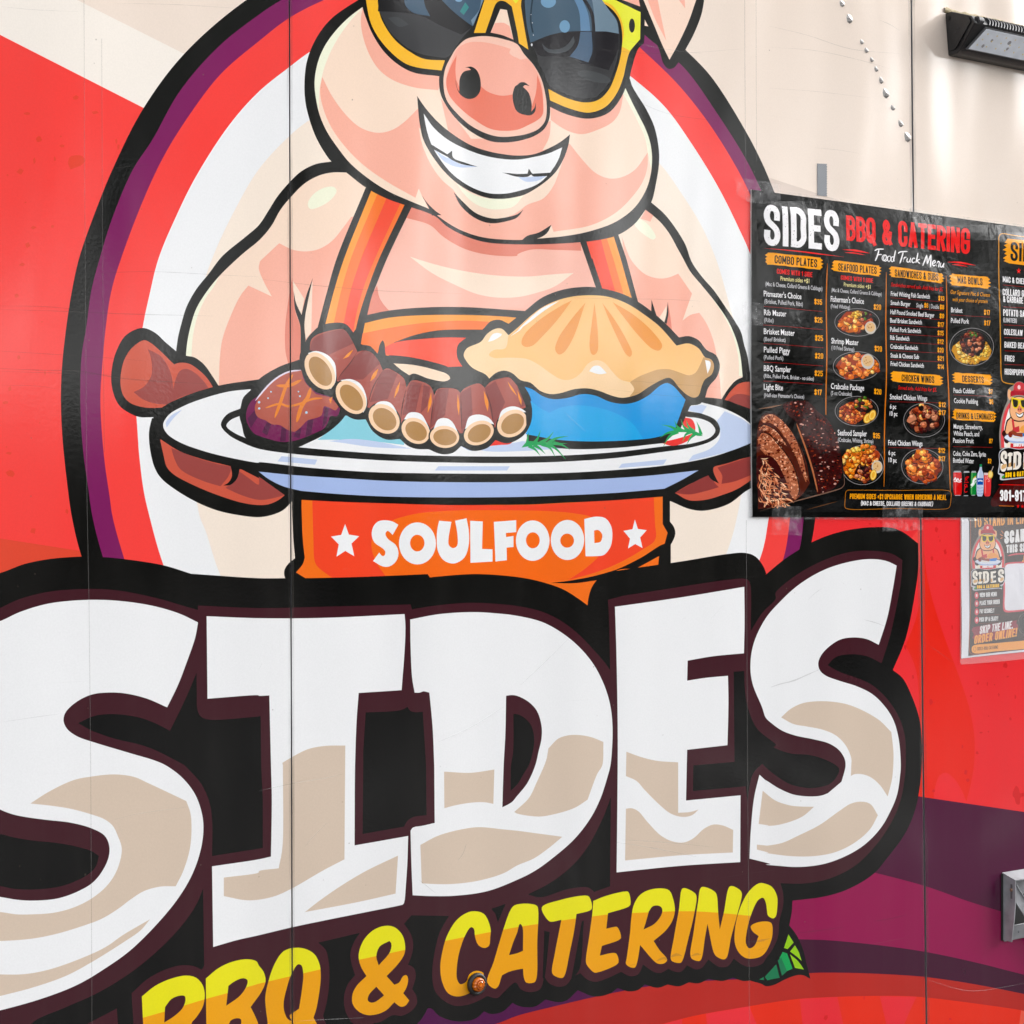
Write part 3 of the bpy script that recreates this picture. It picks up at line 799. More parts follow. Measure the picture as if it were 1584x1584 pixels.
# pig's head
HE = 'pig_print/head_print'
W.fill(HE, BLACK, "@10 610,0! 530,50 450,110 380,190 320,300 290,400 280,510 285,620 310,730 350,840 400,930 445,990 540,1060 650,1145 780,1215 890,1255 1080,1325 1150,1385 1250,1440 1380,1482 1584,1497 @20 300,1490 500,1470 620,1438 720,1370 785,1285 820,1240 850,1120 868,1000 865,900 840,780 790,670 740,590 705,530 688,480! @F 985,60! 985,-80! 560,-80!")
W.fill(HE, SKIN, "@10 640,40! 560,100 470,190 400,290 360,390 342,500 350,600 375,710 420,810 480,900 560,1000 680,1100 800,1175 900,1220 1040,1278! 1075,1300! 1150,1360 1250,1415 1380,1455 1584,1470 @20 120,1462 300,1445 450,1415 600,1360 710,1280 775,1190 810,1100 825,980 815,880 785,790 740,700 690,600 660,535! @F 940,100! 800,60! 600,0!")
W.fill(HE, PALE, "@10 640,45! 560,130 470,260 410,390 385,480 370,580 370,690! 350,600 342,500 360,390 400,290 470,190 560,100")
W.fill(HE, PALE, "@20 660,535! 690,600 740,700 785,790 815,880 825,980 820,1040! 800,940 780,840 735,740 690,650 650,578!")
W.fill(HE, PINK, "@10 388,470! 450,590 540,710 620,780 700,810 760,812 830,790 900,740 975,665! 1100,800! 1160,800! 1115,600! 1300,850! @20 0,850! 205,740! 195,840 155,920! 320,880! 400,980 480,1060 560,1093 640,1085 720,1040 798,935! 797,1020 770,1110 700,1210 600,1305 450,1380 222,1420! 207,1378! 125,1462! @10 1584,1470 1380,1455 1250,1415 1150,1360 1040,1278! 1000,1200! 980,1155! 960,1212! 780,1110 640,1010 530,900 450,790 400,680 375,560")
W.fill(HE, PINK, "@10 635,50! 625,130 640,230 680,340 740,430 820,490 950,535 1100,553! 1130,465! 900,400! 700,200!")
W.fill(HE, PINK, "@20 205,735! 260,775 330,810 400,822 480,800 580,750 625,690 650,578! 560,650! 440,700! 200,640!")
W.fill(HE, SKIN, "@10 980,780! 1000,880 1050,1000 1120,1100 1190,1160! 1240,1230 1330,1310 1430,1338 1520,1330 1584,1300 @20 60,1255 160,1215 220,1140 260,1040 288,950! 0,1000! @10 1200,1000!")
W.fill(HE, PALE, "@10 1215,1125! 1290,1180 1400,1215 1584,1208 @20 40,1195! @10 1560,1265 1470,1283 1400,1278 1320,1245 1250,1180")
W.fill(HE, BLACK, "@10 1193,1175! 1230,1250 1300,1320 1380,1360 1440,1368 1520,1355 1584,1332 @20 38,1282! 0,1312 @10 1500,1334 1430,1338 1330,1305 1250,1235")
W.fill(HE, BLACK, "@10 998,1195! 1030,1240 1080,1290 1120,1318! 1060,1320! 1045,1282")
W.fill(HE, BLACK, "@20 210,1376! 180,1430 120,1462 30,1470! 60,1445 130,1425")
# mouth
MO = 'pig_print/mouth_print'
W.fill(MO, BLACK, "@10 970,588! 1020,660 1100,750 1200,830 1300,890 1400,925 1500,945 1584,953 @20 100,945 200,905 270,865 323,823! 310,900 280,980 230,1060 150,1130 50,1190 0,1205 @10 1500,1218 1400,1212 1280,1165 1170,1085 1080,980 1010,860 985,750")
W.fill(MO, WHITE, "@10 1010,695! 1070,780 1150,850 1250,905 1370,950 1480,972 1584,978 @20 100,962 190,940 275,903! 250,980 190,1070 120,1130 0,1172 @10 1500,1187 1400,1182 1290,1140 1180,1060 1100,960 1060,890 1030,800")
W.fill(MO, LAV, "@10 1078,918! 1150,965 1180,970 1220,1000 1340,1022! 1220,1024 1140,992")
W.fill(MO, LAV, "@20 5,1085! 60,1085 182,1075! 130,1105 50,1112")
W.fill(MO, BLACK, "@10 1058,885! 1155,945! 1185,922! 1190,965 1260,995 1342,1022! 1240,1005 1175,975 1155,960! 1070,915!")
W.fill(MO, BLACK, "@10 1490,1057! 1584,1066! @20 62,1064! 70,1033! 92,1064! 200,1058! 185,1078! 95,1080 85,1070 65,1082 @10 1584,1083")
# nose
NO = 'pig_print/nose_print'
W.fill(NO, BLACK, "@10 1105,520 1110,440 1150,350 1190,280 1240,230 1300,205 1380,198 1460,205 1584,250 @20 50,290 100,350 150,440 180,540 200,640 195,730 165,790 100,835 0,865 @10 1500,873 1420,865 1320,820 1220,740 1150,650 1115,580")
W.fill(NO, (255, 204, 184), "@10 1132,520 1140,430 1170,360 1215,290 1270,240 1330,225 1400,222 1500,240 1584,272 @20 40,330 100,400 145,480 170,570 180,660 170,740 130,790 60,820 0,832 @10 1480,838 1400,820 1300,770 1210,690 1150,610")
W.fill(NO, (254, 180, 160), "@10 1148,480 1180,380 1215,300 1280,262 1370,258 1480,280 1545,300! 1535,325 1560,345 1584,355 @20 20,365 60,360 110,420 150,520 160,620 158,700 120,740 60,770 0,790 @10 1500,802 1420,790 1330,740 1230,660 1170,580")
W.fill(NO, SALMON, "@10 1212,338! 1205,430 1210,490! 1240,560! 1350,520! 1400,560 1450,580 1500,587 1560,578! 1584,640! @20 90,650! 115,560 122,458! 148,540 158,640 150,710 60,770 0,795 @10 1500,802 1420,790 1330,740 1230,660 1165,580 1148,500 1170,420")
W.fill(NO, BLACK, "@10 1206,485! 1215,540 1228,562! 1232,480 1255,440 1300,428! 1285,416 1262,415! 1300,408 1335,430 1358,490 1355,560 1325,598 1280,606 1235,580 1210,530")
W.fill(NO, BLACK, "@20 0,520 20,505 45,505 75,527! 45,522 35,532! 70,570 88,640 86,684! 105,660 113,628! 110,680 85,705 50,705 0,685 @10 1562,640 1555,580 1570,530")
# sunglasses
GL = 'pig_print/sunglasses_print'
W.fill(GL, BLACK, "@F 556,-70! @10 635,40 660,120 700,215 770,320 860,400 950,445 1112,468! 1240,235! 1320,205! 1480,205! 1584,255! @20 60,300! 150,440! 200,655! 300,700 440,727 560,690 640,590 685,470 700,420 740,300 775,265! 780,212! 830,218! 800,160! 770,0! @F 995,-70!")
W.fill(GL, GOLD, "@F 560,-70! @10 663,40 690,150 740,240 820,330 900,390 980,415 1120,432! 1140,370! 1010,360 930,320 840,250 780,170 740,80 @F 580,-70!")
W.fill(GL, (66, 66, 68), "@10 735,60! 800,190 880,270 960,320 1060,345 1150,352 1180,330! 1245,235 1320,150! 1376,0! @F 745,-70! 590,-70!")
W.fill(GL, (46, 45, 47), "@10 730,70! 850,75 1000,100 1100,150 1240,212! 1310,165! 1376,0! @F 745,-70! 590,-70!")
W.fill(GL, (76, 78, 80), "@10 790,110! 850,105 920,150! 860,165")
W.fill(GL, (72, 94, 114), "@10 890,-20! 897,30 940,75 1050,100! 1020,40 1008,-20!")
W.fill(GL, (72, 94, 114), "@10 1102,-20! 1180,60 1240,110 1310,162! 1380,-20! @F 720,-40!")
W.fill(GL, (122, 146, 166), "@10 1365,-20! 1350,60 1300,125! 1312,160! 1385,-20!")
W.fill(GL, (70, 140, 140), "@10 1265,15! 1288,45! 1255,92! 1232,70!")
W.ell(GL, (124, 164, 196), '10', 1225, -2, 22, 14, n=14)
W.fill(GL, GOLD, "@10 1392,-30! 1318,202! 1388,202! 1420,110 1455,20 1480,5 1510,10 1550,40! @20 0,200! 10,265! 68,305! 40,150 22,40! @F 808,-30!")
W.fill(GL, LEMON, "@10 1555,0! 1575,22! 1600,-10! 1570,-10!")
W.fill(GL, BLACK, "@10 1388,205! 1425,110 1457,20 1480,8 1510,12 1550,45! 1584,200! 1584,260! 1480,215!")
W.fill(GL, SKIN, "@10 1420,200! 1480,55! 1520,62! 1560,243! 1490,215")
W.fill(GL, PINK, "@10 1447,142! 1500,140 1536,160! 1560,243! 1490,215 1420,200!")
W.fill(GL, GOLD, "@20 190,545! 200,615! 320,665 440,690 540,655 610,570 650,470 665,400 690,315 752,240! 755,75! 600,0! @F 920,-70! 900,-70! @20 490,0! 560,40 620,110 642,200 635,330 600,460 560,550 500,610 420,628 300,600")
W.fill(GL, LEMON, "@20 640,285! 690,312! 752,240! 755,75! 600,0! @F 920,-70! 900,-70! @20 490,0! 575,30 632,110 652,200")
W.ell(GL, BLACK, '20', 702, 157, 18, 43)
W.fill(GL, (62, 62, 64), "@20 48,60 45,0! @F 915,-70! @20 510,20! 560,60 605,110 625,200 618,330 585,450 545,530 490,585 420,605 320,585 200,530! 180,500! 160,440 130,390 120,340 80,260! 60,170")
W.fill(GL, (74, 96, 114), "@20 48,60 45,0! @F 915,-70! @20 510,20! 560,60 610,130 622,205! 540,193 420,190 300,195 200,215 80,262! 60,170")
W.fill(GL, (44, 42, 46), "@20 80,262! 200,215 300,195 420,190 540,193 622,207! 620,300! 560,430! 440,400! 320,345! 250,350 150,345 125,335!")
W.fill(GL, (118, 140, 156), "@20 455,-20! 470,80 478,193! 540,193 622,207! 610,130 560,60 505,-20!")
W.fill(GL, (102, 138, 172), "@20 340,-20! 378,70 388,190! 448,190! 432,80 390,-20!")
W.stroke(GL, (42, 42, 48), "@20 400,-20 455,80 468,190 468,300 440,385 380,375", 20)
W.fill(GL, (82, 104, 128), "@20 387,195! 455,195! 458,320 435,382! 320,347! 370,280")
W.stroke(GL, (44, 60, 74), "@20 95,-20 85,60 82,130 95,200", 10)
W.ell(GL, (116, 158, 190), '20', 290, 162, 32, 38)
W.ell(GL, (116, 158, 190), '20', 190, 10, 46, 38)
W.fill(GL, (74, 78, 82), "@20 150,265! 190,300 260,300 310,270 345,220! 350,260 310,310 230,328 170,310")
W.ell(GL, (74, 76, 78), '20', 470, 470, 105, 30, 14)
for x, y, a in ((92, 140, 4), (98, 215, 4), (88, 275, 9), (84, 90, 3)):
    W.ell(GL, (230, 232, 236), '20', x, y, a * 0.6, a, n=8)
W.fill(GL, SKIN, "@20 780,120! 802,162! 780,158!")
# ear
EA = 'pig_print/ear_print'
W.fill(EA, PINK, "@20 640,-30! 600,-30! 645,0! 752,40! 738,-30!")
W.fill(EA, BLACK, "@F 985,-70! @20 755,40 830,215 870,310 895,390 925,422 960,415 985,385! 1030,305! 1085,200 1130,80 1150,-40 @F 1100,-70!")
W.fill(EA, (255, 224, 204), "@F 992,-70! @20 773,0! 840,160 890,280 932,366! 985,270 1050,130 1095,0! @F 1085,-70!")
W.fill(EA, PINK, "@F 1002,-70! @20 798,0! 845,120 912,250! 880,100 860,0! @F 1015,-70!")
W.fill(EA, PINK, "@20 990,0! 1028,52! 1025,0!")

# title block: black backing, brown edge, white letters with tan swashes
LB = 'lettering_backing'
W.fill(LB, BLACK, "@F -250,930! -120,915! @02 0,405 150,350 300,320 500,305 630,308 760,320 1000,358 1170,410! @12 0,437 160,437 285,437 600,430 1035,412! 1048,432! 1200,418 1350,412 1584,430 @22 150,460 280,505 370,560 430,603! 435,560 455,495 490,445 540,405 600,393! 720,375 1000,335 1280,290 1395,282 1460,305 1510,370 1525,410! @32 0,415 110,325 200,265 280,218! 370,180 500,143 650,125 780,130 850,160 935,225! 935,380 920,500 860,800 780,1000! 840,1050 900,1170 940,1290 955,1400 957,1584 @33 935,190 900,320 840,440 750,560 660,665 500,760 350,805 165,828! 160,900 145,980! 190,1040 230,1130 250,1210 275,1308! 230,1285 190,1285 120,1310 50,1345 0,1352 @23 1500,1340 1425,1318! 1380,1320 1320,1299! 1260,1320 1170,1308! 1110,1335 1050,1329! 990,1353 920,1342! 860,1362 780,1342! 740,1375 680,1384 615,1364! 560,1400 470,1415 370,1377! 300,1440 250,1450 172,1434! 110,1476 50,1481 0,1470 @13 1555,1454! 1490,1510 1420,1522 1380,1506! 1330,1550 1250,1568 1170,1560 1100,1530 1060,1490 1035,1488! 1000,1550 965,1590 @F 600,1660! 180,1760! @03 720,1600! 715,1488! 525,1588! @F -250,1760!")
W.fill(LB, (178, 30, 108), "@03 715,1488! 525,1588! 300,1720! 730,1720!")
W.fill(LB, BROWN, "@F -250,990! @02 -100,670 0,620 120,565 300,520 540,503 700,510 850,535 1000,570 1100,600 1210,632! 1212,605! 1584,620 @12 400,612 930,598! 938,628! 1100,603 1300,588 1500,598 @22 0,608 150,642 270,700 380,785 480,890 540,960 568,1000! 562,700 555,570! 645,545! 1380,440 1412,447 1427,480 1430,760! 1500,650 1584,560 @32 60,530 200,410 400,310 550,272 700,273 780,290 838,325! 830,450 800,620 760,800 710,958! 620,915 520,903 430,920 380,970! 450,1010 550,1045 650,1090 730,1160 790,1240 830,1320 855,1420 858,1584 @33 855,50 830,200 790,310 720,430 640,530 540,620 400,690 250,722 90,722! 105,770 108,850 85,950 75,1050 40,1130 0,1185 @23 1500,1215 1430,1235 1380,1222 1325,1184! 1290,1230 1240,1235 1170,1189! 1130,1240 1095,1250 1040,1225! 1000,1265 960,1262 925,1245! 880,1271 840,1266 770,1220! 740,1280 690,1291 635,1264! 560,1300 480,1326 430,1312 385,1272! 350,1290 335,1300 300,1345 250,1356 190,1330 165,1290! 140,1370 70,1389 20,1370 -10,1330 @13 1500,1390 1460,1426 1400,1412! 1350,1440 1280,1466 1200,1472 1120,1430 1075,1370 1063,1260 1080,1130 1110,1020 1165,922! 935,918! 890,970! 925,1020 945,1080 940,1150 915,1220! 950,1240 962,1290 940,1370! 965,1410 968,1460 940,1500 900,1525 870,1535! 820,1530 750,1570 690,1590 @F 560,1660! -250,1760!")
for s in ("@02 1203,1015! 1160,1120 1110,1230 1040,1372! 960,1330 850,1290 700,1270 580,1280 478,1325! 560,1370 700,1420 850,1455 950,1490 1050,1540 1130,1584 @03 1150,20 1230,110 1280,220 1298,330 1298,555! 1584,510! @13 25,505! 25,200! 15,0! @12 12,1285! 0,1280! @02 1584,1285! 1280,1303 1230,1285 1208,1240 1205,1150",
          "@03 0,420 80,440 200,460 350,475 480,500 560,525 605,555! 590,610 555,655 460,710 350,745 200,760 80,755 0,740 @F -60,1366 -110,1330 -90,1285",
          "@03 1243,755! 1250,1228! 1235,1250! 1180,1228 1100,1225 1000,1255 900,1310 805,1395! 818,1600! 724,1640! 715,1488! 490,1606! 150,1700! 190,1584 400,1482 560,1412 700,1335 850,1232 1000,1102 1120,972 1200,855",
          "@12 655,1260! 870,1245 910,1225! 930,1250 960,1258 1005,1255! 1025,1584! @13 1028,305! 950,315 910,340 890,375! 636,420! 640,0! @12 640,1500!",
          "@23 573,195! 568,740! 470,775! 440,750 400,745 300,760 140,808 65,790! 200,720 330,620 430,500 520,330",
          "@13 1425,878! 1512,848! 1465,960! 1450,910!",
          "@13 365,1085! 620,1025! 590,1070 563,1140 565,1200 590,1285! 545,1340 522,1420 530,1500 560,1560 600,1610! 420,1610! 395,1535! 420,1430 432,1320 430,1220 410,1130",
          "@23 395,955! 408,950! 380,1250 350,1292! 330,1310! 360,1150!",
          "@23 165,1012! 198,1020! 175,1250 165,1310! 155,1300!",
          "@22 1325,1010! 1390,1005! 1395,1130 1415,1240 1470,1360 1584,1460 @32 50,1470 150,1510 270,1520 370,1550 440,1590 @33 452,25 435,70 390,115 320,135 250,138 150,115 60,60 0,10 @23 1500,-10! 1450,40 1425,110 1410,225! 1400,128! 1075,157! @22 1078,1584! 1330,1562!"):
    W.fill(LB, BLACK, s)
TL = 'title_lettering'
W.fill(TL + '/letter.s', WHITE, "@F -250,985! -80,985! @02 0,700 120,645 300,592 540,570 750,578 950,610 1100,655 1212,708! 1195,800 1140,960 1090,1090 1023,1228! 900,1175 780,1145 680,1137 560,1150 460,1200 400,1260 388,1310 410,1360 470,1405 600,1450 800,1510 950,1555 1015,1584 @03 1110,70 1190,170 1235,290 1245,390 1230,510 1180,660 1100,800 980,950 800,1130 640,1245 480,1340 280,1420 0,1500 @F -60,1575 -250,1640! -250,1400! @03 -150,780 0,805 100,822 200,828 350,815 480,770 570,715 630,640 665,560 668,490 640,430 560,385 430,350 300,335 170,318 80,300 0,270 @F -60,1220 -100,1150! -250,1150!")
W.fill(TL + '/letter.s', TANL, "@03 185,233! 300,160 450,90 560,68 700,55 820,70 900,105 1140,218! 1165,290 1172,400 1160,520 1120,650 1075,740! 980,742 880,770 800,820 720,880 620,940 500,985 350,1030 200,1060 0,1075 @F -100,1455! -100,1405! @03 0,898 100,912 200,912 330,902 450,870 560,815 660,730 720,630 745,510 720,430 690,370 640,330 560,300 430,265 300,245")
W.fill(TL + '/letter.s', TANL, "@03 -200,1275! 0,1280 150,1278 300,1250 500,1180 650,1110 750,1040 918,942! 860,1010 760,1080 560,1205 400,1290 200,1360 0,1412 -200,1460!")
W.fill(TL + '/letter.i', WHITE, "@02 1265,670! 1584,682 @12 400,680 893,657! 898,720 895,850 875,1123! 612,1140! 600,1300 590,1584 @13 587,490! 915,432! 910,600 895,820! 885,850 860,858 700,890 400,950 200,992 0,1040 @03 1450,1070 1305,1112! 1298,618! 1584,575 @13 75,558! 80,200 75,0 @12 65,1155! 0,1157 @02 1584,1155 1270,1175!")
W.fill(TL + '/letter.i', TANL, "@12 145,1568! 200,1535 300,1485 400,1465 530,1462! @13 525,575! 400,640 200,755 100,800 0,822 @03 1500,825 1370,800! 1370,687! 1584,655 @13 0,648 122,630! 145,500 148,0!")
W.fill(TL + '/letter.i', TANL, "@13 853,552! 838,785! 600,838 283,898! 370,830 500,740 650,650")
W.fill(TL + '/letter.d', WHITE, "@12 928,690! 1100,658 1300,645 1450,652 1584,668 @22 150,705 270,770 380,860 470,970 535,1100 570,1220 583,1350 580,1480 570,1584 @23 555,60 510,200 450,320 350,450 200,580 100,650 0,700 @13 1400,770 1200,798 1050,800 943,795! 935,600 930,400! 945,380 1000,370 1078,352! 1075,0! @12 1065,1350 1045,1138! 1010,1130 985,1138 955,1138! 940,1050 930,850")
W.fill(LB, BROWN, "@12 1515,1157! 1550,1153 1584,1158 @22 70,1195 120,1250 148,1340 148,1420 130,1500 110,1584 @23 60,110 0,185 @13 1550,225 1492,257! 1500,0 @12 1510,1400")
W.fill(LB, BLACK, "@12 1560,1270! 1584,1270 @22 40,1290 80,1330 103,1410 95,1500 70,1584 @23 45,40 0,115 @13 1543,155! 1545,0 @12 1558,1500")
W.fill(TL + '/letter.d', TANL, "@13 1135,38! 1300,45 1443,25! 1437,235! 1380,225 1300,228 1200,245 1137,262!")
W.fill(TL + '/letter.d', TANL, "@22 190,1480! 250,1420 310,1400 370,1397 450,1410 527,1440! 520,1584 @23 490,50 430,210! 350,260 220,300 130,313 0,295 @13 1565,285! @23 70,200 120,100 165,0 @22 180,1540")
W.fill(TL + '/letter.d', TANL, "@13 990,487! 1100,430 1250,390 1350,378 1500,392 1584,400 @23 0,400 275,437! 200,500 100,570 0,612 @13 1500,660 1350,705 1200,725 1100,727 998,722!")
W.fill(TL + '/letter.e', WHITE, "@22 598,612! 1000,555 1390,490! 1392,700 1388,897! 1200,915 1043,942! 1040,1065! 1150,1048 1290,1035! 1293,1200 1287,1460! 1040,1488! @23 1033,215! 1367,183! 1365,592! 1000,615 608,655! 612,300 @22 615,1400 607,900")
W.fill(TL + '/letter.e', TANL, "@22 668,1500! 750,1530 850,1555 985,1565! @23 985,290! 1060,285 1110,270! 1070,305 1010,315 940,295 870,240 780,150 730,95 665,65!")
W.fill(TL + '/letter.e', TANL, "@23 665,265! 700,262 740,280 800,350 880,430 950,465 1020,472 1080,445 1140,390 1200,362 1260,368 1322,395! 1320,533! 1000,550 660,582!")
W.fill(TL + '/letter.s2', WHITE, "@32 803,360! 780,500 745,680 693,845! 620,810 540,800 460,812 390,855 340,910 322,960 335,1005 370,1035 450,1065 560,1100 650,1145 720,1210 780,1300 815,1420 828,1584 @33 825,50 805,180 760,290 700,390 600,490 480,560 350,605 200,622 80,615 0,607 @23 1550,605 1422,570! 1430,400 1450,200 1483,57! @23 1530,100 @33 0,90 80,140 170,178 270,190 340,185 382,170! 465,100! 485,30 490,0 @32 485,1545 450,1490 390,1450 300,1425 180,1400 100,1370 30,1320 0,1290 @22 1500,1230 1440,1080 1428,960 1450,830 1520,685 @32 80,590 200,480 350,390 500,340 640,320 740,332")
W.fill(TL + '/letter.s2', TANL, "@32 95,1290! 150,1240 220,1205 300,1192 400,1193 500,1210 600,1250 700,1310 770,1380! 783,1500 782,1584 @33 775,80 748,190! 700,120 640,70 580,52 540,55 522,65! 525,0 @32 525,1540 490,1460 430,1400 350,1365 250,1345 170,1330")
W.fill(TL + '/letter.s2', TANL, "@23 1503,155! @33 60,215 150,245 220,252 297,253! 230,310 150,345 60,367 0,370 @23 1540,368 1478,358!")
W.fill(TL + '/letter.s2', TANL, "@23 1467,485! 1530,492 @33 0,493 100,475 200,430 330,365 450,280 520,235 580,222 640,235 688,305! 640,390 550,470 430,530 300,555 150,555 0,535 @23 1540,535 1467,515!")

# second title line, yellow above and amber below a rising split line
CL = 'catering_lettering'
split = [T(t, x, y) for t, x, y in (('03', 0, 1790), ('03', 875, 1545), ('03', 1010, 1507), ('03', 1250, 1433), ('03', 1390, 1395), ('13', 0, 1337), ('13', 200, 1290), ('13', 375, 1250), ('13', 615, 1190),
         ('13', 895, 1130), ('13', 1140, 1075), ('13', 1415, 1021), ('13', 1584, 990), ('23', 120, 972), ('23', 360, 937), ('23', 570, 911), ('23', 705, 904), ('23', 965, 893), ('23', 1085, 893), ('23', 1230, 902), ('23', 1435, 922), ('33', 100, 955))]
split = split + [(1300, 1340), (0, 1340)]
def cat_letter(name, outer, *holes):
    W.fill(CL + '/' + name, AMB, outer)
    W.fill(CL + '/' + name, YEL, outer, clip=split)
    for h in holes:
        W.fill(LB, BROWN, h)
cat_letter('letter.b', "@03 868,1415! 950,1350 1050,1305 1140,1287 1200,1300 1240,1345 1253,1410 1240,1480 1200,1545 1170,1584 @F 308,1610 290,1650! 222,1650! @03 876,1584!", "@03 1010,1480! 1050,1430 1100,1410 1130,1412 1135,1440 1115,1490 1060,1540 1005,1575!")
cat_letter('letter.b2', "@03 1260,1305! 1340,1240 1430,1200 1520,1187 1570,1200 @13 0,1225 30,1265 42,1320 20,1380 -50,1480! -20,1540 0,1600 @F 395,1640! 320,1640! @03 1262,1500!", "@03 1398,1350! 1440,1320 1490,1303 1515,1315 1510,1350 1470,1410 1385,1472!", "@03 1395,1620! 1410,1565 1450,1548 1475,1555 1470,1620!")
cat_letter('letter.q', "@13 45,1500 40,1420 60,1320 100,1210 150,1140 210,1118 280,1122 340,1155 370,1210 380,1280 372,1380 350,1500 335,1545! 365,1600! @F 495,1640! 410,1640! @13 55,1590", "@13 152,1460 170,1370 200,1280 240,1218 262,1225 273,1280 265,1370 247,1490! 210,1515 190,1530 195,1550 210,1568! 180,1555 160,1520")
cat_letter('ampersand', "@13 660,1290! 625,1230 612,1160 640,1075 700,1010 770,983 830,990 880,1040 897,1110 890,1160 850,1220 783,1290! 830,1343! 860,1330 885,1290 905,1285 915,1310 905,1360 885,1395! 922,1440! 900,1470 870,1478 830,1450! 780,1500 720,1525 660,1528 610,1505 575,1460 575,1400 600,1350", "@13 720,1170 740,1110 800,1075! 812,1090 805,1140 735,1225!", "@13 720,1355! 768,1408! 720,1445 690,1453 668,1440 675,1405")
cat_letter('letter.c', "@13 1420,1000 1418,1050 1410,1105 1380,1118 1345,1100 1325,1050 1318,1000 1300,990 1270,1030 1235,1120 1215,1220 1215,1310 1235,1340 1270,1325 1290,1280 1330,1258 1375,1270 1375,1300 1340,1350 1280,1400 1210,1415 1160,1395 1125,1330 1112,1240 1125,1140 1155,1040 1210,950 1270,905 1320,893 1380,910")
cat_letter('letter.a', "@13 1400,1330 1440,1200 1500,1000 1540,890 1565,858 @23 30,847 80,848 120,860 128,890 122,1080 118,1300 105,1328 55,1330 40,1300 35,1245! @13 1584,1250 1530,1265 1490,1285! 1465,1355 1445,1367", "@13 1533,1162! 1560,1080 1584,1020 @23 15,970 30,985 35,1135! @13 1584,1150")
cat_letter('letter.t', "@23 150,870 260,825 420,797 440,805 458,865 450,885 362,910! 350,1000 320,1150 290,1285 275,1302 230,1290 213,1270 230,1150 255,1020 270,945! 205,957 185,945")
cat_letter('letter.e', "@23 465,830! 540,800 660,772 680,775 693,850 680,865 555,905! 545,1000! 590,990 612,990 635,1055 620,1070 518,1105! 505,1165! 590,1148 608,1155 620,1205 600,1225 490,1268 470,1268 425,1220 420,1195 440,1050 460,900")
cat_letter('letter.r', "@23 715,850 750,795 800,765 880,753 930,765 955,820 965,890 950,950 910,1010 835,1075! 870,1130 918,1190 900,1212 865,1215 840,1200 752,1100! 735,1200 720,1238 690,1235 665,1215 670,1180 690,1030 700,920", "@23 805,895! 830,862 870,860 888,880 880,920 840,970 773,1005! 790,950")
cat_letter('letter.i', "@23 1010,755 1030,752 1085,780 1097,800 1085,900 1050,1050 1005,1205 990,1210 950,1200 940,1185 960,1050 990,880")
cat_letter('letter.n', "@23 1125,748 1150,745 1205,770 1220,790 1230,900 1240,1005! 1265,900 1295,750 1310,738 1360,760 1375,785 1350,900 1310,1050 1280,1180 1260,1188 1220,1170 1205,1150 1165,970! 1150,1050 1125,1190 1110,1198 1070,1185 1060,1160 1080,1020 1105,850")
cat_letter('letter.g', "@23 1330,1050 1340,960 1370,860 1420,770 1480,722 @33 0,725 40,745 70,800 72,860 62,925 45,937 15,920 @23 1530,895 1522,840 1505,810 1475,825 1430,920 1405,1020 1400,1090 1420,1120 1452,1105 1478,1045! 1440,1015 1430,985 1460,965 1520,955 1555,965 1563,1030 1540,1110 1500,1165 1450,1182 1400,1180 1360,1150 1335,1100")
LF = 'leaf_print'
for c, s in (((156, 208, 42), "@33 140,1035! 172,1085! 135,1125! 113,1118!"), ((156, 208, 42), "@33 180,1102! 205,1145! 221,1197! 190,1170 150,1140!"),
             ((156, 208, 42), "@33 150,1158! 190,1190 215,1220 234,1250! 180,1240!"), ((40, 166, 92), "@33 105,1142! 132,1152! 165,1245! 130,1260! 85,1180!"),
             ((44, 126, 86), "@33 75,1195! 95,1175! 132,1260! 100,1288!"), ((44, 126, 86), "@33 -5,1295! 65,1218! 86,1300! 10,1316!"),
             ((44, 126, 86), "@23 1482,1312! 1508,1296! 1512,1314!")):
    W.fill(LF, c, s)

# gaps between the wall panels: nothing is printed there
def strip(pts, w):
    a = [(x - w / 2, y) for x, y in pts]
    b = [(x + w / 2, y) for x, y in pts]
    return a + b[::-1]
SEAM1 = [(444.6, -900), (447.5, 0), (449.5, 800), (452.0, 1584), (455.5, 2500)]
SEAM2 = [(1400, -900), (1409.5, 0), (1412.5, 330), (1424, 800), (1428, 1200), (1433, 1584), (1444, 2500)]
W.add(BG, None, [strip(SEAM1, 2.1)])
W.add(BG, None, [strip(SEAM2, 2.7)])

# ---------------------------------------------------------------- large structure: ground, truck
ground_m = simple_mat('asphalt', (0.10, 0.098, 0.094), 0.9, raw=True, noise_scale=14, noise_amt=0.35, bump=0.6, bump_scale=160)
mesh_obj('ground', [(-250, -250, 0), (250, -250, 0), (250, 250, 0), (-250, 250, 0)], [(0, 1, 2, 3)], ground_m, kind='structure')

# trees added behind the camera, unseen, only for the glossy wrap to mirror
leaf_m = simple_mat('tree_leaves', (0.045, 0.075, 0.028), 0.6, raw=True, noise_scale=2.0, noise_amt=0.5)
bark_m = simple_mat('tree_bark', (0.07, 0.055, 0.042), 0.9, raw=True, noise_scale=8)
rt = random.Random(21)
tv, tf, tmi = [], [], []
plan = []
for k in range(17):
    az = -6 + 4.9 * k + rt.uniform(-0.9, 0.9)
    if 37 < az < 50:
        plan.append((az, rt.uniform(20, 25), rt.uniform(0.8, 1.8), rt.uniform(11.0, 14.0), 3.0))
    elif az < 40:
        plan.append((az, rt.uniform(20, 27), rt.uniform(4.3, 5.2), rt.uniform(9.5, 13.0), 2.5))
    else:
        plan.append((az, rt.uniform(21, 25), rt.uniform(0.8, 1.6), rt.uniform(4.9, 6.0), 2.3))
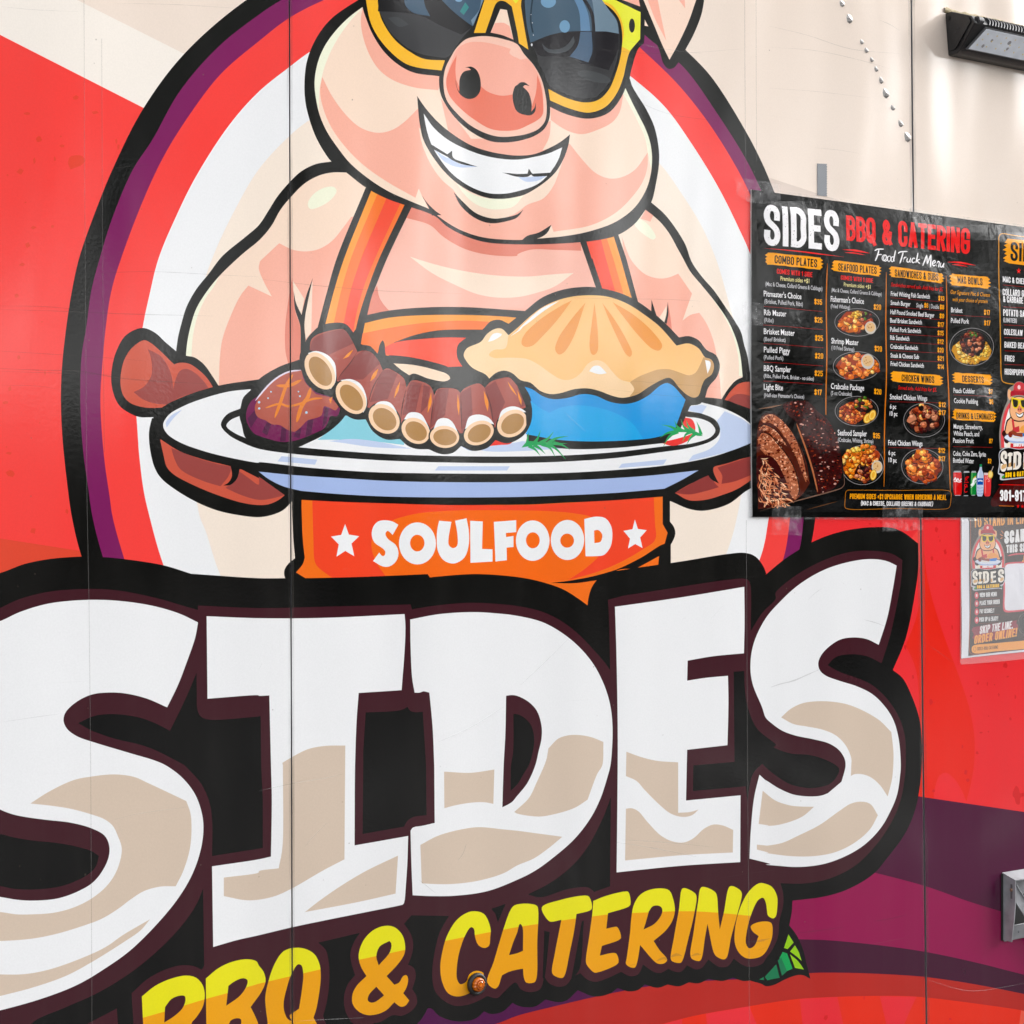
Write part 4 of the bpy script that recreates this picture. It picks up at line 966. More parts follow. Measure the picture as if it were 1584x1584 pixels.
for k in range(26):                      # a ragged hedge added under them for the same reflections
    plan.append((-4 + 3.1 * k, rt.uniform(26, 28), 0.2, rt.uniform(1.8, 3.3), 1.6))
for az, dist, base, top, spread in plan:
    az = math.radians(az)
    bx, by = dist * math.sin(az), -dist * math.cos(az)
    n = 7
    b0 = len(tv)
    for h, r in ((0, 0.24), (base * 0.6, 0.18), (min(base + 2.0, top), 0.10)):
        for i in range(n):
            tv.append((bx + r * math.cos(6.2832 * i / n), by + r * math.sin(6.2832 * i / n), h))
    for r_ in range(2):
        for i in range(n):
            tf.append((b0 + r_ * n + i, b0 + r_ * n + (i + 1) % n, b0 + (r_ + 1) * n + (i + 1) % n, b0 + (r_ + 1) * n + i))
            tmi.append(1)
    for c in range(34):
        cz = rt.uniform(base, top)
        t = (cz - base) / (top - base)
        rad = spread * math.sqrt(max(0.12, 1 - (2 * t - 0.8) ** 2))
        a = rt.uniform(0, 6.2832)
        rr = rad * math.sqrt(rt.random())
        cx, cy = bx + rr * math.cos(a), by + rr * math.sin(a)
        cr_ = rt.uniform(0.5, 1.0)
        for q in range(60):
            d = Vector((rt.gauss(0, 1), rt.gauss(0, 1), rt.gauss(0, 0.8)))
            d = d.normalized() * cr_ * rt.random() ** 0.4
            e1 = Vector((rt.gauss(0, 1), rt.gauss(0, 1), rt.gauss(0, 1))).normalized()
            e2 = e1.cross(Vector((rt.gauss(0, 1), rt.gauss(0, 1), rt.gauss(0, 1)))).normalized()
            s_ = rt.uniform(0.10, 0.24)
            o_ = Vector((cx, cy, cz)) + d
            b0 = len(tv)
            tv += [tuple(o_ + e1 * s_), tuple(o_ + e2 * s_ * 0.7), tuple(o_ - e1 * s_), tuple(o_ - e2 * s_ * 0.7)]
            tf.append((b0, b0 + 1, b0 + 2, b0 + 3))
            tmi.append(0)
mesh_obj('added_trees', tv, tf, [leaf_m, bark_m], tmi, kind='stuff')

line_m = simple_mat('road_paint', (0.78, 0.77, 0.74), 0.6, raw=True, noise_scale=9, noise_amt=0.3)
lv, lf_ = [], []
for k in range(9):                       # unseen bay lines, added to put pale bands into the wrap's reflections
    x0 = -4.0 + 2.6 * k
    b0 = len(lv)
    wd = 0.12 if k < 4 else 0.30
    lv += [(x0, -4.6, 0.004), (x0 + wd, -4.6, 0.004), (x0 + 1.28 + wd, -9.6, 0.004), (x0 + 1.28, -9.6, 0.004)]
    lf_.append((b0, b0 + 1, b0 + 2, b0 + 3))
mesh_obj('added_parking_lines', lv, lf_, line_m, kind='structure')

truck = thing('food_truck', 'red and cream food truck wrapped with a cartoon pig above big white lettering', 'food truck', (0.3, 1.0, 0))
shell_m = simple_mat('shell_paint', (0.55, 0.53, 0.50), 0.45, raw=True, noise_scale=6)
dark_m = simple_mat('joint_sealant', (0.26, 0.26, 0.265), 0.6, raw=True)
panel_m = simple_mat('panel_aluminium', (0.30, 0.30, 0.31), 0.4, metal=0.6, raw=True)
bm = bmesh.new()
bm_box(bm, -1.7, 2.4, 0.034, 2.2, 0.50, 2.72)
bm_obj('body_shell', bm, shell_m, truck)
bm = bmesh.new()
bm_box(bm, -1.72, 2.42, -0.012, 2.22, 2.702, 2.76, 0.006)
bm_obj('roof_rail', bm, panel_m, truck)
bm = bmesh.new()
bm_box(bm, -1.7, 2.4, -0.006, 0.03, 0.42, 0.498, 0.004)
bm_obj('skirt_rail', bm, panel_m, truck)
def seam_u(pts, z):
    best = None
    for (xa, ya), (xb, yb) in zip(pts[:-1], pts[1:]):
        for k in range(21):
            p = p2w(xa + (xb - xa) * k / 20, ya + (yb - ya) * k / 20)
            if best is None or abs(p.z - z) < abs(best.z - z):
                best = p
    return best.x
joint = bmesh.new()
cuts = [lambda z: -1.69, lambda z: seam_u(SEAM1, z), lambda z: seam_u(SEAM2, z), lambda z: 2.39]
gap = [0, 0.0010, 0.0016, 0]
zs = [WALL_Z0, 0.9, 1.25, 1.6, 1.9, 2.2, WALL_Z1]
for i in range(3):
    Lp = [(cuts[i](z) + gap[i], z) for z in zs]
    Rp = [(cuts[i + 1](z) - gap[i + 1], z) for z in zs]
    bm = bmesh.new()
    ring = Lp + Rp[::-1]
    bm_prism(bm, [(u, 0.0, z) for u, z in ring], (0, 0.028, 0))
    bm_obj('wall_panel', bm, panel_m, truck)
for k in (1, 2):
    pts = [(cuts[k](z), z) for z in zs]
    bm = bmesh.new()
    bm_prism(bm, [(u - 0.012, 0.029, z) for u, z in pts] + [(u + 0.012, 0.029, z) for u, z in pts[::-1]], (0, 0.004, 0))
    bm_obj('joint_strip', bm, dark_m, truck)

def print_meshes(canvas, root, place, mat_of, labels=None, kinds=()):
    P, groups = canvas.build()
    made = {}
    order = [g for g in dict.fromkeys(l[0] for l in canvas.layers) if g in groups]
    parents = {g.split('/')[0] for g in order if '/' in g}
    for pn in parents:
        if pn not in order:
            e = bpy.data.objects.new(pn, None)
            e.empty_display_size = 0.02
            COL.objects.link(e)
            e.parent = root
            made[pn] = e
    for g in sorted(order, key=lambda s: s.count('/')):
        tris = groups[g]
        used = np.unique(np.concatenate([t[0] for t in tris]))
        rem = {int(v): i for i, v in enumerate(used)}
        verts = [place(P[v][0], P[v][1]) for v in used]
        cols = list(dict.fromkeys(c for _, c in tris))
        mats = [mat_of(c) for c in cols]
        ci = {c: i for i, c in enumerate(cols)}
        faces = [tuple(rem[int(v)] for v in f) for f, _ in tris]
        a, b, c = (verts[i] for i in faces[0])
        if (b - a).cross(c - a).y > 0:
            faces = [f[::-1] for f in faces]
        name = g.split('/')[-1].split('.')[0].rstrip('0123456789')
        par = made[g.split('/')[0]] if '/' in g else root
        o = mesh_obj(name, verts, faces, mats, [ci[c] for _, c in tris], par)
        if g in kinds:
            o['kind'] = 'stuff'
        if labels and g in labels:
            o['label'] = labels[g]
        made[g] = o
    return made

print_meshes(W, truck, lambda x, y: p2w(x, y, 0.0004), vinyl)

# overlap edges of the vinyl strips: hair-thin raised lines
ov_m, nt, p = new_mat('vinyl_overlap')
p.inputs['Base Color'].default_value = (0.34, 0.32, 0.31, 1)
p.inputs['Alpha'].default_value = 0.10
p.inputs['Roughness'].default_value = 0.35
def vline(pts, w):
    bm = bmesh.new()
    q = strip(pts, w)
    bm_prism(bm, [p2w(x, y, 0.0005) for x, y in q], (0, -0.0002, 0))
    bm_obj('vinyl_overlap', bm, ov_m, truck)
vline([(128.8, -200), (129.5, 0), (131, 330), (134, 760), (137.5, 940), (140, 1184), (142, 1584), (143, 1800)], 0.9)
vline([(157, 60), (157.2, 0), (158.5, 400), (161, 640)][0:1] + [(158, 330), (161, 700)], 0.8)
vline([(1151.2, -200), (1151.8, 100), (1153, 280)], 0.9)
vline([(1154, 805), (1156, 1184), (1159, 1584), (1161, 1800)], 0.9)
vline([(1168.8, -200), (1169.3, 100), (1170, 250)], 0.8)

# long rub marks left by branches, scuffs on the lower letters and a smear on the last big letter
rub_m, nt, p = new_mat('rub_mark')
p.inputs['Base Color'].default_value = (0.13, 0.11, 0.10, 1)
p.inputs['Alpha'].default_value = 0.20
p.inputs['Roughness'].default_value = 0.5
pale_m, nt, p = new_mat('pale_scratch')
p.inputs['Base Color'].default_value = (0.80, 0.79, 0.77, 1)
p.inputs['Alpha'].default_value = 0.22
p.inputs['Roughness'].default_value = 0.4
def marks(name, rows, mat):
    bm = bmesh.new()
    for s, w in rows:
        pts = smooth(parse(s), False, 9)
        n = len(pts)
        prev = None
        for i, q in enumerate(pts):
            a, b = pts[max(i - 1, 0)], pts[min(i + 1, n - 1)]
            dx, dy = b[0] - a[0], b[1] - a[1]
            d = math.hypot(dx, dy) or 1
            h = 0.5 * w * (0.25 + 0.75 * math.sin(math.pi * i / (n - 1))) * random.uniform(0.6, 1.2)
            cur = [bm.verts.new(p2w(q[0] - dy / d * h, q[1] + dx / d * h, 0.0008)), bm.verts.new(p2w(q[0] + dy / d * h, q[1] - dx / d * h, 0.0008))]
            if prev:
                bm.faces.new((prev[0], prev[1], cur[1], cur[0]))
            prev = cur
    bm_obj(name, bm, mat, truck, kind='stuff')
marks('rub_marks', [("@01 -40,312 300,320 740,338 1300,352", 1.5), ("@01 -40,290 300,296 620,330", 0.9), ("@01 -40,565 300,585 680,610 900,628", 1.0), ("@01 -40,672 260,684 480,690 760,735 1300,770", 2.2),
                    ("@01 -40,690 300,700 700,712", 1.0), ("@01 500,95 900,80 1300,98 1584,112", 1.0), ("@01 0,775 240,782 360,800", 0.8), ("@11 0,125 400,170 700,195 1250,215", 1.1), ("@11 280,160 700,190", 1.6),
                    ("@11 480,745 900,775 1240,800", 0.9), ("@21 200,235 480,245 900,250 1150,262", 0.9), ("@21 640,745 960,770 1240,790", 1.0), ("@21 560,800 860,835 1200,860", 0.8),
                    ("@20 200,240 500,300 900,330 1380,300", 0.7), ("@20 620,560 900,690 1300,750", 0.7), ("@30 20,160 250,215 520,300 830,330", 0.8), ("@30 700,125 760,150 820,188", 1.2), ("@30 20,290 300,310 620,380 830,445", 0.7),
                    ("@30 20,540 300,560 640,600", 0.6), ("@30 300,905 450,920 570,940", 0.6), ("@00 700,20 1100,30 1500,55", 0.7), ("@00 680,1032 800,1020 920,1012", 0.7), ("@00 0,40 200,60 480,72", 0.6),
                    ("@02 0,1320 200,1290 380,1265", 0.7), ("@32 30,1105 90,1085 170,1065 240,1035 330,995", 2.0), ("@32 600,690 680,712 725,730", 1.4), ("@32 260,570 300,530 345,500", 0.7),
                    ("@32 970,830 1060,890 1150,955", 0.9), ("@33 660,955 780,935 870,912", 1.6), ("@33 170,1030 330,1010 480,990", 1.2), ("@33 440,1115 520,1095", 1.4),
                    ("@23 855,1195 900,1180 915,1190", 4.5), ("@23 940,1172 975,1158 1005,1165", 4.5), ("@23 1060,1168 1100,1155 1125,1160", 3.5), ("@23 1420,1080 1480,1075 1545,1060", 3.0), ("@23 1475,1130 1530,1112", 2.0), ("@23 690,1225 725,1215", 2.5), ("@23 500,1130 580,1112", 1.0)], rub_m)
marks('pale_scratches', [("@12 1100,1440 1300,1350 1500,1225", 1.0), ("@22 20,1090 180,940 320,800", 0.8), ("@22 1010,690 1028,678", 1.0), ("@22 1180,690 1260,605", 0.6), ("@13 0,155 200,112 440,70 520,50", 1.0), ("@13 280,500 320,450 420,350", 0.7),
                         ("@13 980,700 1030,740 1080,780", 0.9), ("@13 1220,580 1250,540 1270,480", 1.2), ("@13 210,1568 400,1556 640,1545", 0.9), ("@23 600,470 800,500 1100,560", 1.2), ("@23 640,455 900,470 1200,500", 0.9),
                         ("@03 700,330 850,295 1140,255", 0.8), ("@21 290,940 340,990 420,1060", 0.6), ("@12 0,995 20,960", 0.8), ("@33 980,1310 1250,1380 1584,1335", 0.8), ("@20 660,250 900,300 1130,330", 0.6)], pale_m)

grime_shade_m, nt, p = new_mat('joint_grime_shade')  # grime beside the joints, its dark tone also painted in for depth
p.inputs['Base Color'].default_value = (0.12, 0.105, 0.095, 1)
p.inputs['Roughness'].default_value = 0.7
gg_ = nt.nodes.new('ShaderNodeNewGeometry')
gm_ = nt.nodes.new('ShaderNodeMapping')
gm_.inputs['Scale'].default_value = (60, 1, 7)
gn_ = nt.nodes.new('ShaderNodeTexNoise')
gn_.inputs['Scale'].default_value = 1.0
gn_.inputs['Detail'].default_value = 5.0
nt.links.new(gg_.outputs['Position'], gm_.inputs['Vector'])
nt.links.new(gm_.outputs[0], gn_.inputs['Vector'])
gr_ = nt.nodes.new('ShaderNodeMapRange')
gr_.inputs['From Min'].default_value = 0.40
gr_.inputs['From Max'].default_value = 0.75
gr_.inputs['To Min'].default_value = 0.02
gr_.inputs['To Max'].default_value = 0.30
nt.links.new(gn_.outputs[0], gr_.inputs['Value'])
nt.links.new(gr_.outputs[0], p.inputs['Alpha'])
for seam, w0, w1 in ((SEAM1, 1.05, 4.2), (SEAM2, 1.35, 5.0)):
    for sg in (-1, 1):
        bm = bmesh.new()
        a = [bm.verts.new(p2w(x + sg * w0, y, 0.0007)) for x, y in seam]
        b = [bm.verts.new(p2w(x + sg * w1, y, 0.0007)) for x, y in seam]
        for i in range(len(a) - 1):
            bm.faces.new((a[i], a[i + 1], b[i + 1], b[i]))
        bm_obj('joint_grime_shade', bm, grime_shade_m, truck, kind='stuff')

# ---------------------------------------------------------------- lettering helpers: a condensed stroke alphabet and fitted text
GLYPH = {
 'A': (1, ["0,0! 0.5,1!", "0.5,1! 1,0!", "0.22,0.27! 0.78,0.27!"]), 'B': (1, ["0,0! 0,1!", "0,1! .6,1 1,.86 1,.66 .6,.53 0,.53!", "0,.53! .6,.53 1,.4 1,.14 .6,0 0,0!"]),
 'C': (1, ["1,.7 1,.85 .75,1 .25,1 0,.85 0,.5 0,.15 .25,0 .75,0 1,.15 1,.3"]), 'D': (1, ["0,0! 0,1!", "0,1! .55,1 1,.85 1,.5 1,.15 .55,0 0,0!"]),
 'E': (.85, ["0,0! 0,1!", "0,1! 1,1!", "0,.52! .85,.52!", "0,0! 1,0!"]), 'F': (.85, ["0,0! 0,1!", "0,1! 1,1!", "0,.52! .85,.52!"]),
 'G': (1, ["1,.7 1,.85 .75,1 .25,1 0,.85 0,.5 0,.15 .25,0 .75,0 1,.12 1,.45!", "1,.45! .6,.45!"]), 'H': (1, ["0,0! 0,1!", "1,0! 1,1!", "0,.52! 1,.52!"]),
 'I': (0, [".5,0! .5,1!"]), 'J': (.8, ["1,1! 1,.15 .75,0 .25,0 0,.15 0,.3"]), 'K': (1, ["0,0! 0,1!", "1,1! .05,.42!", ".4,.62! 1,0!"]), 'L': (.8, ["0,0! 0,1!", "0,0! 1,0!"]),
 'M': (1.5, ["0,0! 0,1!", "0,1! .5,.25!", ".5,.25! 1,1!", "1,0! 1,1!"]), 'N': (1, ["0,0! 0,1!", "0,1! 1,0!", "1,0! 1,1!"]),
 'O': (1, ["0,.5 0,.85 .25,1 .75,1 1,.85 1,.5 1,.15 .75,0 .25,0 0,.15 0,.5"]), 'P': (1, ["0,0! 0,1!", "0,1! .6,1 1,.86 1,.6 .6,.46 0,.46!"]),
 'Q': (1, ["0,.5 0,.85 .25,1 .75,1 1,.85 1,.5 1,.15 .75,0 .25,0 0,.15 0,.5", ".55,.2! 1.05,-.12!"]), 'R': (1, ["0,0! 0,1!", "0,1! .6,1 1,.86 1,.63 .6,.5 0,.5!", ".5,.5! 1,0!"]),
 'S': (1, ["1,.74 1,.86 .75,1 .25,1 0,.86 0,.72 .15,.6 .5,.5 .85,.4 1,.28 1,.14 .75,0 .25,0 0,.14 0,.26"]), 'T': (.9, ["0,1! 1,1!", ".5,1! .5,0!"]),
 'U': (1, ["0,1! 0,.15 .25,0 .75,0 1,.15 1,1!"]), 'V': (1, ["0,1! .5,0!", ".5,0! 1,1!"]), 'W': (1.6, ["0,1! .27,0!", ".27,0! .5,.9!", ".5,.9! .73,0!", ".73,0! 1,1!"]),
 'X': (1, ["0,0! 1,1!", "0,1! 1,0!"]), 'Y': (1, ["0,1! .5,.45!", "1,1! .5,.45!", ".5,.45! .5,0!"]), 'Z': (1, ["0,1! 1,1!", "1,1! 0,0!", "0,0! 1,0!"]),
 '0': (1, ["0,.5 0,.85 .25,1 .75,1 1,.85 1,.5 1,.15 .75,0 .25,0 0,.15 0,.5"]), '1': (.5, ["1,0! 1,1!", "1,1! 0,.82!"]),
 '2': (1, ["0,.74 0,.87 .25,1 .75,1 1,.87 1,.68 .75,.45 .2,.15 0,0!", "0,0! 1,0!"]), '3': (1, ["0,.8 .1,.95 .5,1 .9,.95 1,.78 .9,.6 .5,.53!", ".5,.53! .9,.47 1,.28 .9,.05 .5,0 .1,.05 0,.2"]),
 '4': (1, [".75,0! .75,1!", ".75,1! 0,.28!", "0,.28! 1,.28!"]), '5': (1, ["1,1! 0,1!", "0,1! 0,.55!", "0,.55! .5,.63 1,.5 1,.15 .75,0 .25,0 0,.2"]),
 '6': (1, ["1,.8 .85,.97 .5,1 .1,.9 0,.5 0,.18 .25,0 .75,0 1,.18 1,.4 .75,.56 .25,.56 0,.4"]), '7': (.95, ["0,1! 1,1!", "1,1! .35,0!"]),
 '8': (1, [".5,.53 .1,.62 0,.78 .15,.97 .5,1 .85,.97 1,.78 .9,.62 .5,.53", ".5,.53 .05,.42 0,.22 .2,0 .5,0 .8,0 1,.22 .95,.42 .5,.53"]),
 '9': (1, ["0,.2 .15,.03 .5,0 .9,.1 1,.5 1,.82 .75,1 .25,1 0,.82 0,.6 .25,.44 .75,.44 1,.6"]),
 '$': (1, ["1,.74 1,.86 .75,1 .25,1 0,.86 0,.72 .15,.6 .5,.5 .85,.4 1,.28 1,.14 .75,0 .25,0 0,.14 0,.26", ".5,-.06! .5,1.06!"]),
 '&': (1.1, ["1,0! .2,.66 .15,.86 .42,1 .7,.88 .7,.72 .2,.44 0,.2 .2,0 .55,0 .85,.15 1,.45"]), '+': (.8, ["0,.45! 1,.45!", ".5,.2! .5,.7!"]), '-': (.6, ["0,.45! 1,.45!"]),
 "'": (0, [".5,.8! .5,1!"]), '.': (0, [".5,0! .5,.02!"]), ',': (0, [".5,.02! .3,-.15!"]), '!': (0, [".5,.3! .5,1!", ".5,0! .5,.02!"]), '|': (0, [".5,-.1! .5,1.05!"]),
 '(': (.3, ["1,1.1! 0,.75 0,.25 1,-.1!"]), ')': (.3, ["0,1.1! 1,.75 1,.25 0,-.1!"]),
}

def caps(canvas, group, color, text, x0, y0, x1, y1, cap, weight=0.17, slant=0.0, space=0.075, gw=0.42):
    """condensed capitals: baseline from (x0,y0) to (x1,y1) in photo pixels, cap height in pixels"""
    sw = weight
    adv, items = 0.0, []
    for ch in text:
        if ch == ' ':
            adv += 0.26
            continue
        w, st = GLYPH[ch]
        body = sw + (gw - sw) * w if w > 0 else sw
        items.append((adv, w, st))
        adv += body + space
    total = adv - space
    kx = (x1 - x0) / total
    for a, w, st in items:
        inner = (gw - sw) * w
        for s in st:
            pts = []
            for tok in s.split():
                c_ = tok.endswith('!')
                px, py = tok.rstrip('!').split(',')
                pts.append([a + sw / 2 + float(px) * inner if w > 0 else a + sw / 2 + (float(px) - 0.5) * 0.2, sw / 2 + float(py) * (1 - sw), c_])
            closed = pts[0][:2] == pts[-1][:2]
            P2 = smooth([tuple(p) for p in pts], False, 0.07)
            if not closed:
                for e, f in ((0, 1), (-1, -2)):
                    dx, dy = P2[e][0] - P2[f][0], P2[e][1] - P2[f][1]
                    d = math.hypot(dx, dy) or 1
                    P2[e] = (P2[e][0] + dx / d * sw * 0.5, P2[e][1] + dy / d * sw * 0.5)
            n = len(P2)
            Lf, Rt = [], []
            for i, p in enumerate(P2):
                if closed and i in (0, n - 1):
                    A_, B_ = P2[-2], P2[1]
                else:
                    A_, B_ = P2[max(i - 1, 0)], P2[min(i + 1, n - 1)]
                dx, dy = B_[0] - A_[0], B_[1] - A_[1]
                d = math.hypot(dx, dy) or 1
                Lf.append((p[0] - dy / d * sw / 2, p[1] + dx / d * sw / 2))
                Rt.append((p[0] + dy / d * sw / 2, p[1] - dx / d * sw / 2))
            poly = []
            for gx, gy in Lf + Rt[::-1]:
                X = gx * kx + gy * cap * slant
                t = X / (x1 - x0)
                poly.append((x0 + X, y0 + (y1 - y0) * t - gy * cap))
            canvas.layers.append((group, color, [poly], 'nz', None))

class TextBatch:
    """running text from the built-in face, every line fitted to its own baseline"""
    def __init__(self):
        self.v, self.f, self.m = {}, {}, {}
        self.cu = bpy.data.curves.new('text_source', 'FONT')
        self.cu.resolution_u = 2

    def line(self, group, color, text, x0, y0, x1, y1, cap, bold=0.0, shear=0.0):
        cu = self.cu
        cu.body = text
        cu.offset = bold
        cu.shear = shear
        ob = bpy.data.objects.new('text_source', cu)
        me = ob.to_mesh()
        vv = [(v.co.x, v.co.y) for v in me.vertices]
        ff = [tuple(p.vertices) for p in me.polygons]
        ob.to_mesh_clear()
        bpy.data.objects.remove(ob)
        xa, xb = min(v[0] for v in vv), max(v[0] for v in vv)
        V, F, M = self.v.setdefault(group, []), self.f.setdefault(group, []), self.m.setdefault(group, [])
        b = len(V)
        for gx, gy in vv:
            t = (gx - xa) / (xb - xa)
            V.append((x0 + (x1 - x0) * t, y0 + (y1 - y0) * t - gy / 0.682 * cap))
        F += [tuple(i + b for i in f) for f in ff]
        M += [color] * len(ff)

    def build(self, root, place, mat_of):
        for g in self.v:
            verts = [place(x, y) for x, y in self.v[g]]
            faces = self.f[g]
            cols = list(dict.fromkeys(self.m[g]))
            out = []
            for f in faces:
                a, b, c = verts[f[0]], verts[f[1]], verts[f[2]]
                out.append(f[::-1] if (b - a).cross(c - a).y > 0 else f)
            mesh_obj(g, verts, out, [mat_of(c) for c in cols], [cols.index(c) for c in self.m[g]], root, kind='stuff')
        bpy.data.curves.remove(self.cu)

# ---------------------------------------------------------------- laminated print for the menu and the flyer
def build_laminate_group(name, wr, amp, r0, r1, veil):
    g = bpy.data.node_groups.new(name, 'ShaderNodeTree')
    g.interface.new_socket('Color', in_out='INPUT', socket_type='NodeSocketColor')
    g.interface.new_socket('Color', in_out='OUTPUT', socket_type='NodeSocketColor')
    g.interface.new_socket('Roughness', in_out='OUTPUT', socket_type='NodeSocketFloat')
    g.interface.new_socket('Normal', in_out='OUTPUT', socket_type='NodeSocketVector')
    N, Lk = g.nodes, g.links
    gi, go, geo = N.new('NodeGroupInput'), N.new('NodeGroupOutput'), N.new('ShaderNodeNewGeometry')
    n1 = N.new('ShaderNodeTexNoise')
    n1.inputs['Scale'].default_value = wr
    n1.inputs['Detail'].default_value = 3.0
    n1.inputs['Distortion'].default_value = 1.2
    Lk.new(geo.outputs['Position'], n1.inputs['Vector'])
    b1 = N.new('ShaderNodeBump')
    b1.inputs['Strength'].default_value = amp
    b1.inputs['Distance'].default_value = 0.02
    Lk.new(n1.outputs[0], b1.inputs['Height'])
    n2 = N.new('ShaderNodeTexNoise')
    n2.inputs['Scale'].default_value = 60.0
    n2.inputs['Detail'].default_value = 6.0
    n2.inputs['Roughness'].default_value = 0.7
    Lk.new(geo.outputs['Position'], n2.inputs['Vector'])
    b2 = N.new('ShaderNodeBump')
    b2.inputs['Strength'].default_value = 0.25
    b2.inputs['Distance'].default_value = 0.0012
    Lk.new(n2.outputs[0], b2.inputs['Height'])
    Lk.new(b1.outputs[0], b2.inputs['Normal'])
    Lk.new(b2.outputs[0], go.inputs[2])
    n3 = N.new('ShaderNodeTexNoise')
    n3.inputs['Scale'].default_value = 17.0
    n3.inputs['Detail'].default_value = 7.0
    n3.inputs['Roughness'].default_value = 0.72
    Lk.new(geo.outputs['Position'], n3.inputs['Vector'])
    mr = N.new('ShaderNodeMapRange')
    mr.inputs['From Min'].default_value = 0.52
    mr.inputs['From Max'].default_value = 0.80
    mr.inputs['To Max'].default_value = veil
    Lk.new(n3.outputs[0], mr.inputs['Value'])
    mx = N.new('ShaderNodeMix')
    mx.data_type = 'RGBA'
    Lk.new(mr.outputs[0], mx.inputs['Factor'])
    Lk.new(gi.outputs[0], mx.inputs[6])
    mx.inputs[7].default_value = (0.30, 0.30, 0.31, 1)      # chalky grey veil in blotches over the sheet colour
    Lk.new(mx.outputs[2], go.inputs[0])
    rr = N.new('ShaderNodeMapRange')
    rr.inputs['From Min'].default_value = 0.3
    rr.inputs['From Max'].default_value = 0.7
    rr.inputs['To Min'].default_value = r0
    rr.inputs['To Max'].default_value = r1
    Lk.new(n2.outputs[0], rr.inputs['Value'])
    Lk.new(rr.outputs[0], go.inputs[1])
    return g
LAM = build_laminate_group('laminate_surface', 8.0, 0.09, 0.05, 0.12, 0.05)
LAMF = build_laminate_group('sleeve_surface', 7.0, 0.35, 0.10, 0.22, 0.06)
_lm = {}
def laminate(rgb, grp=LAM, key='menu'):
    if (rgb, key) not in _lm:
        m, nt, p = new_mat(key + '_print')
        gn = nt.nodes.new('ShaderNodeGroup')
        gn.node_tree = grp
        gn.inputs[0].default_value = base_lin(rgb)
        nt.links.new(gn.outputs[0], p.inputs['Base Color'])
        nt.links.new(gn.outputs[1], p.inputs['Roughness'])
        nt.links.new(gn.outputs[2], p.inputs['Normal'])
        p.inputs['IOR'].default_value = 1.38
        _lm[(rgb, key)] = m
    return _lm[(rgb, key)]

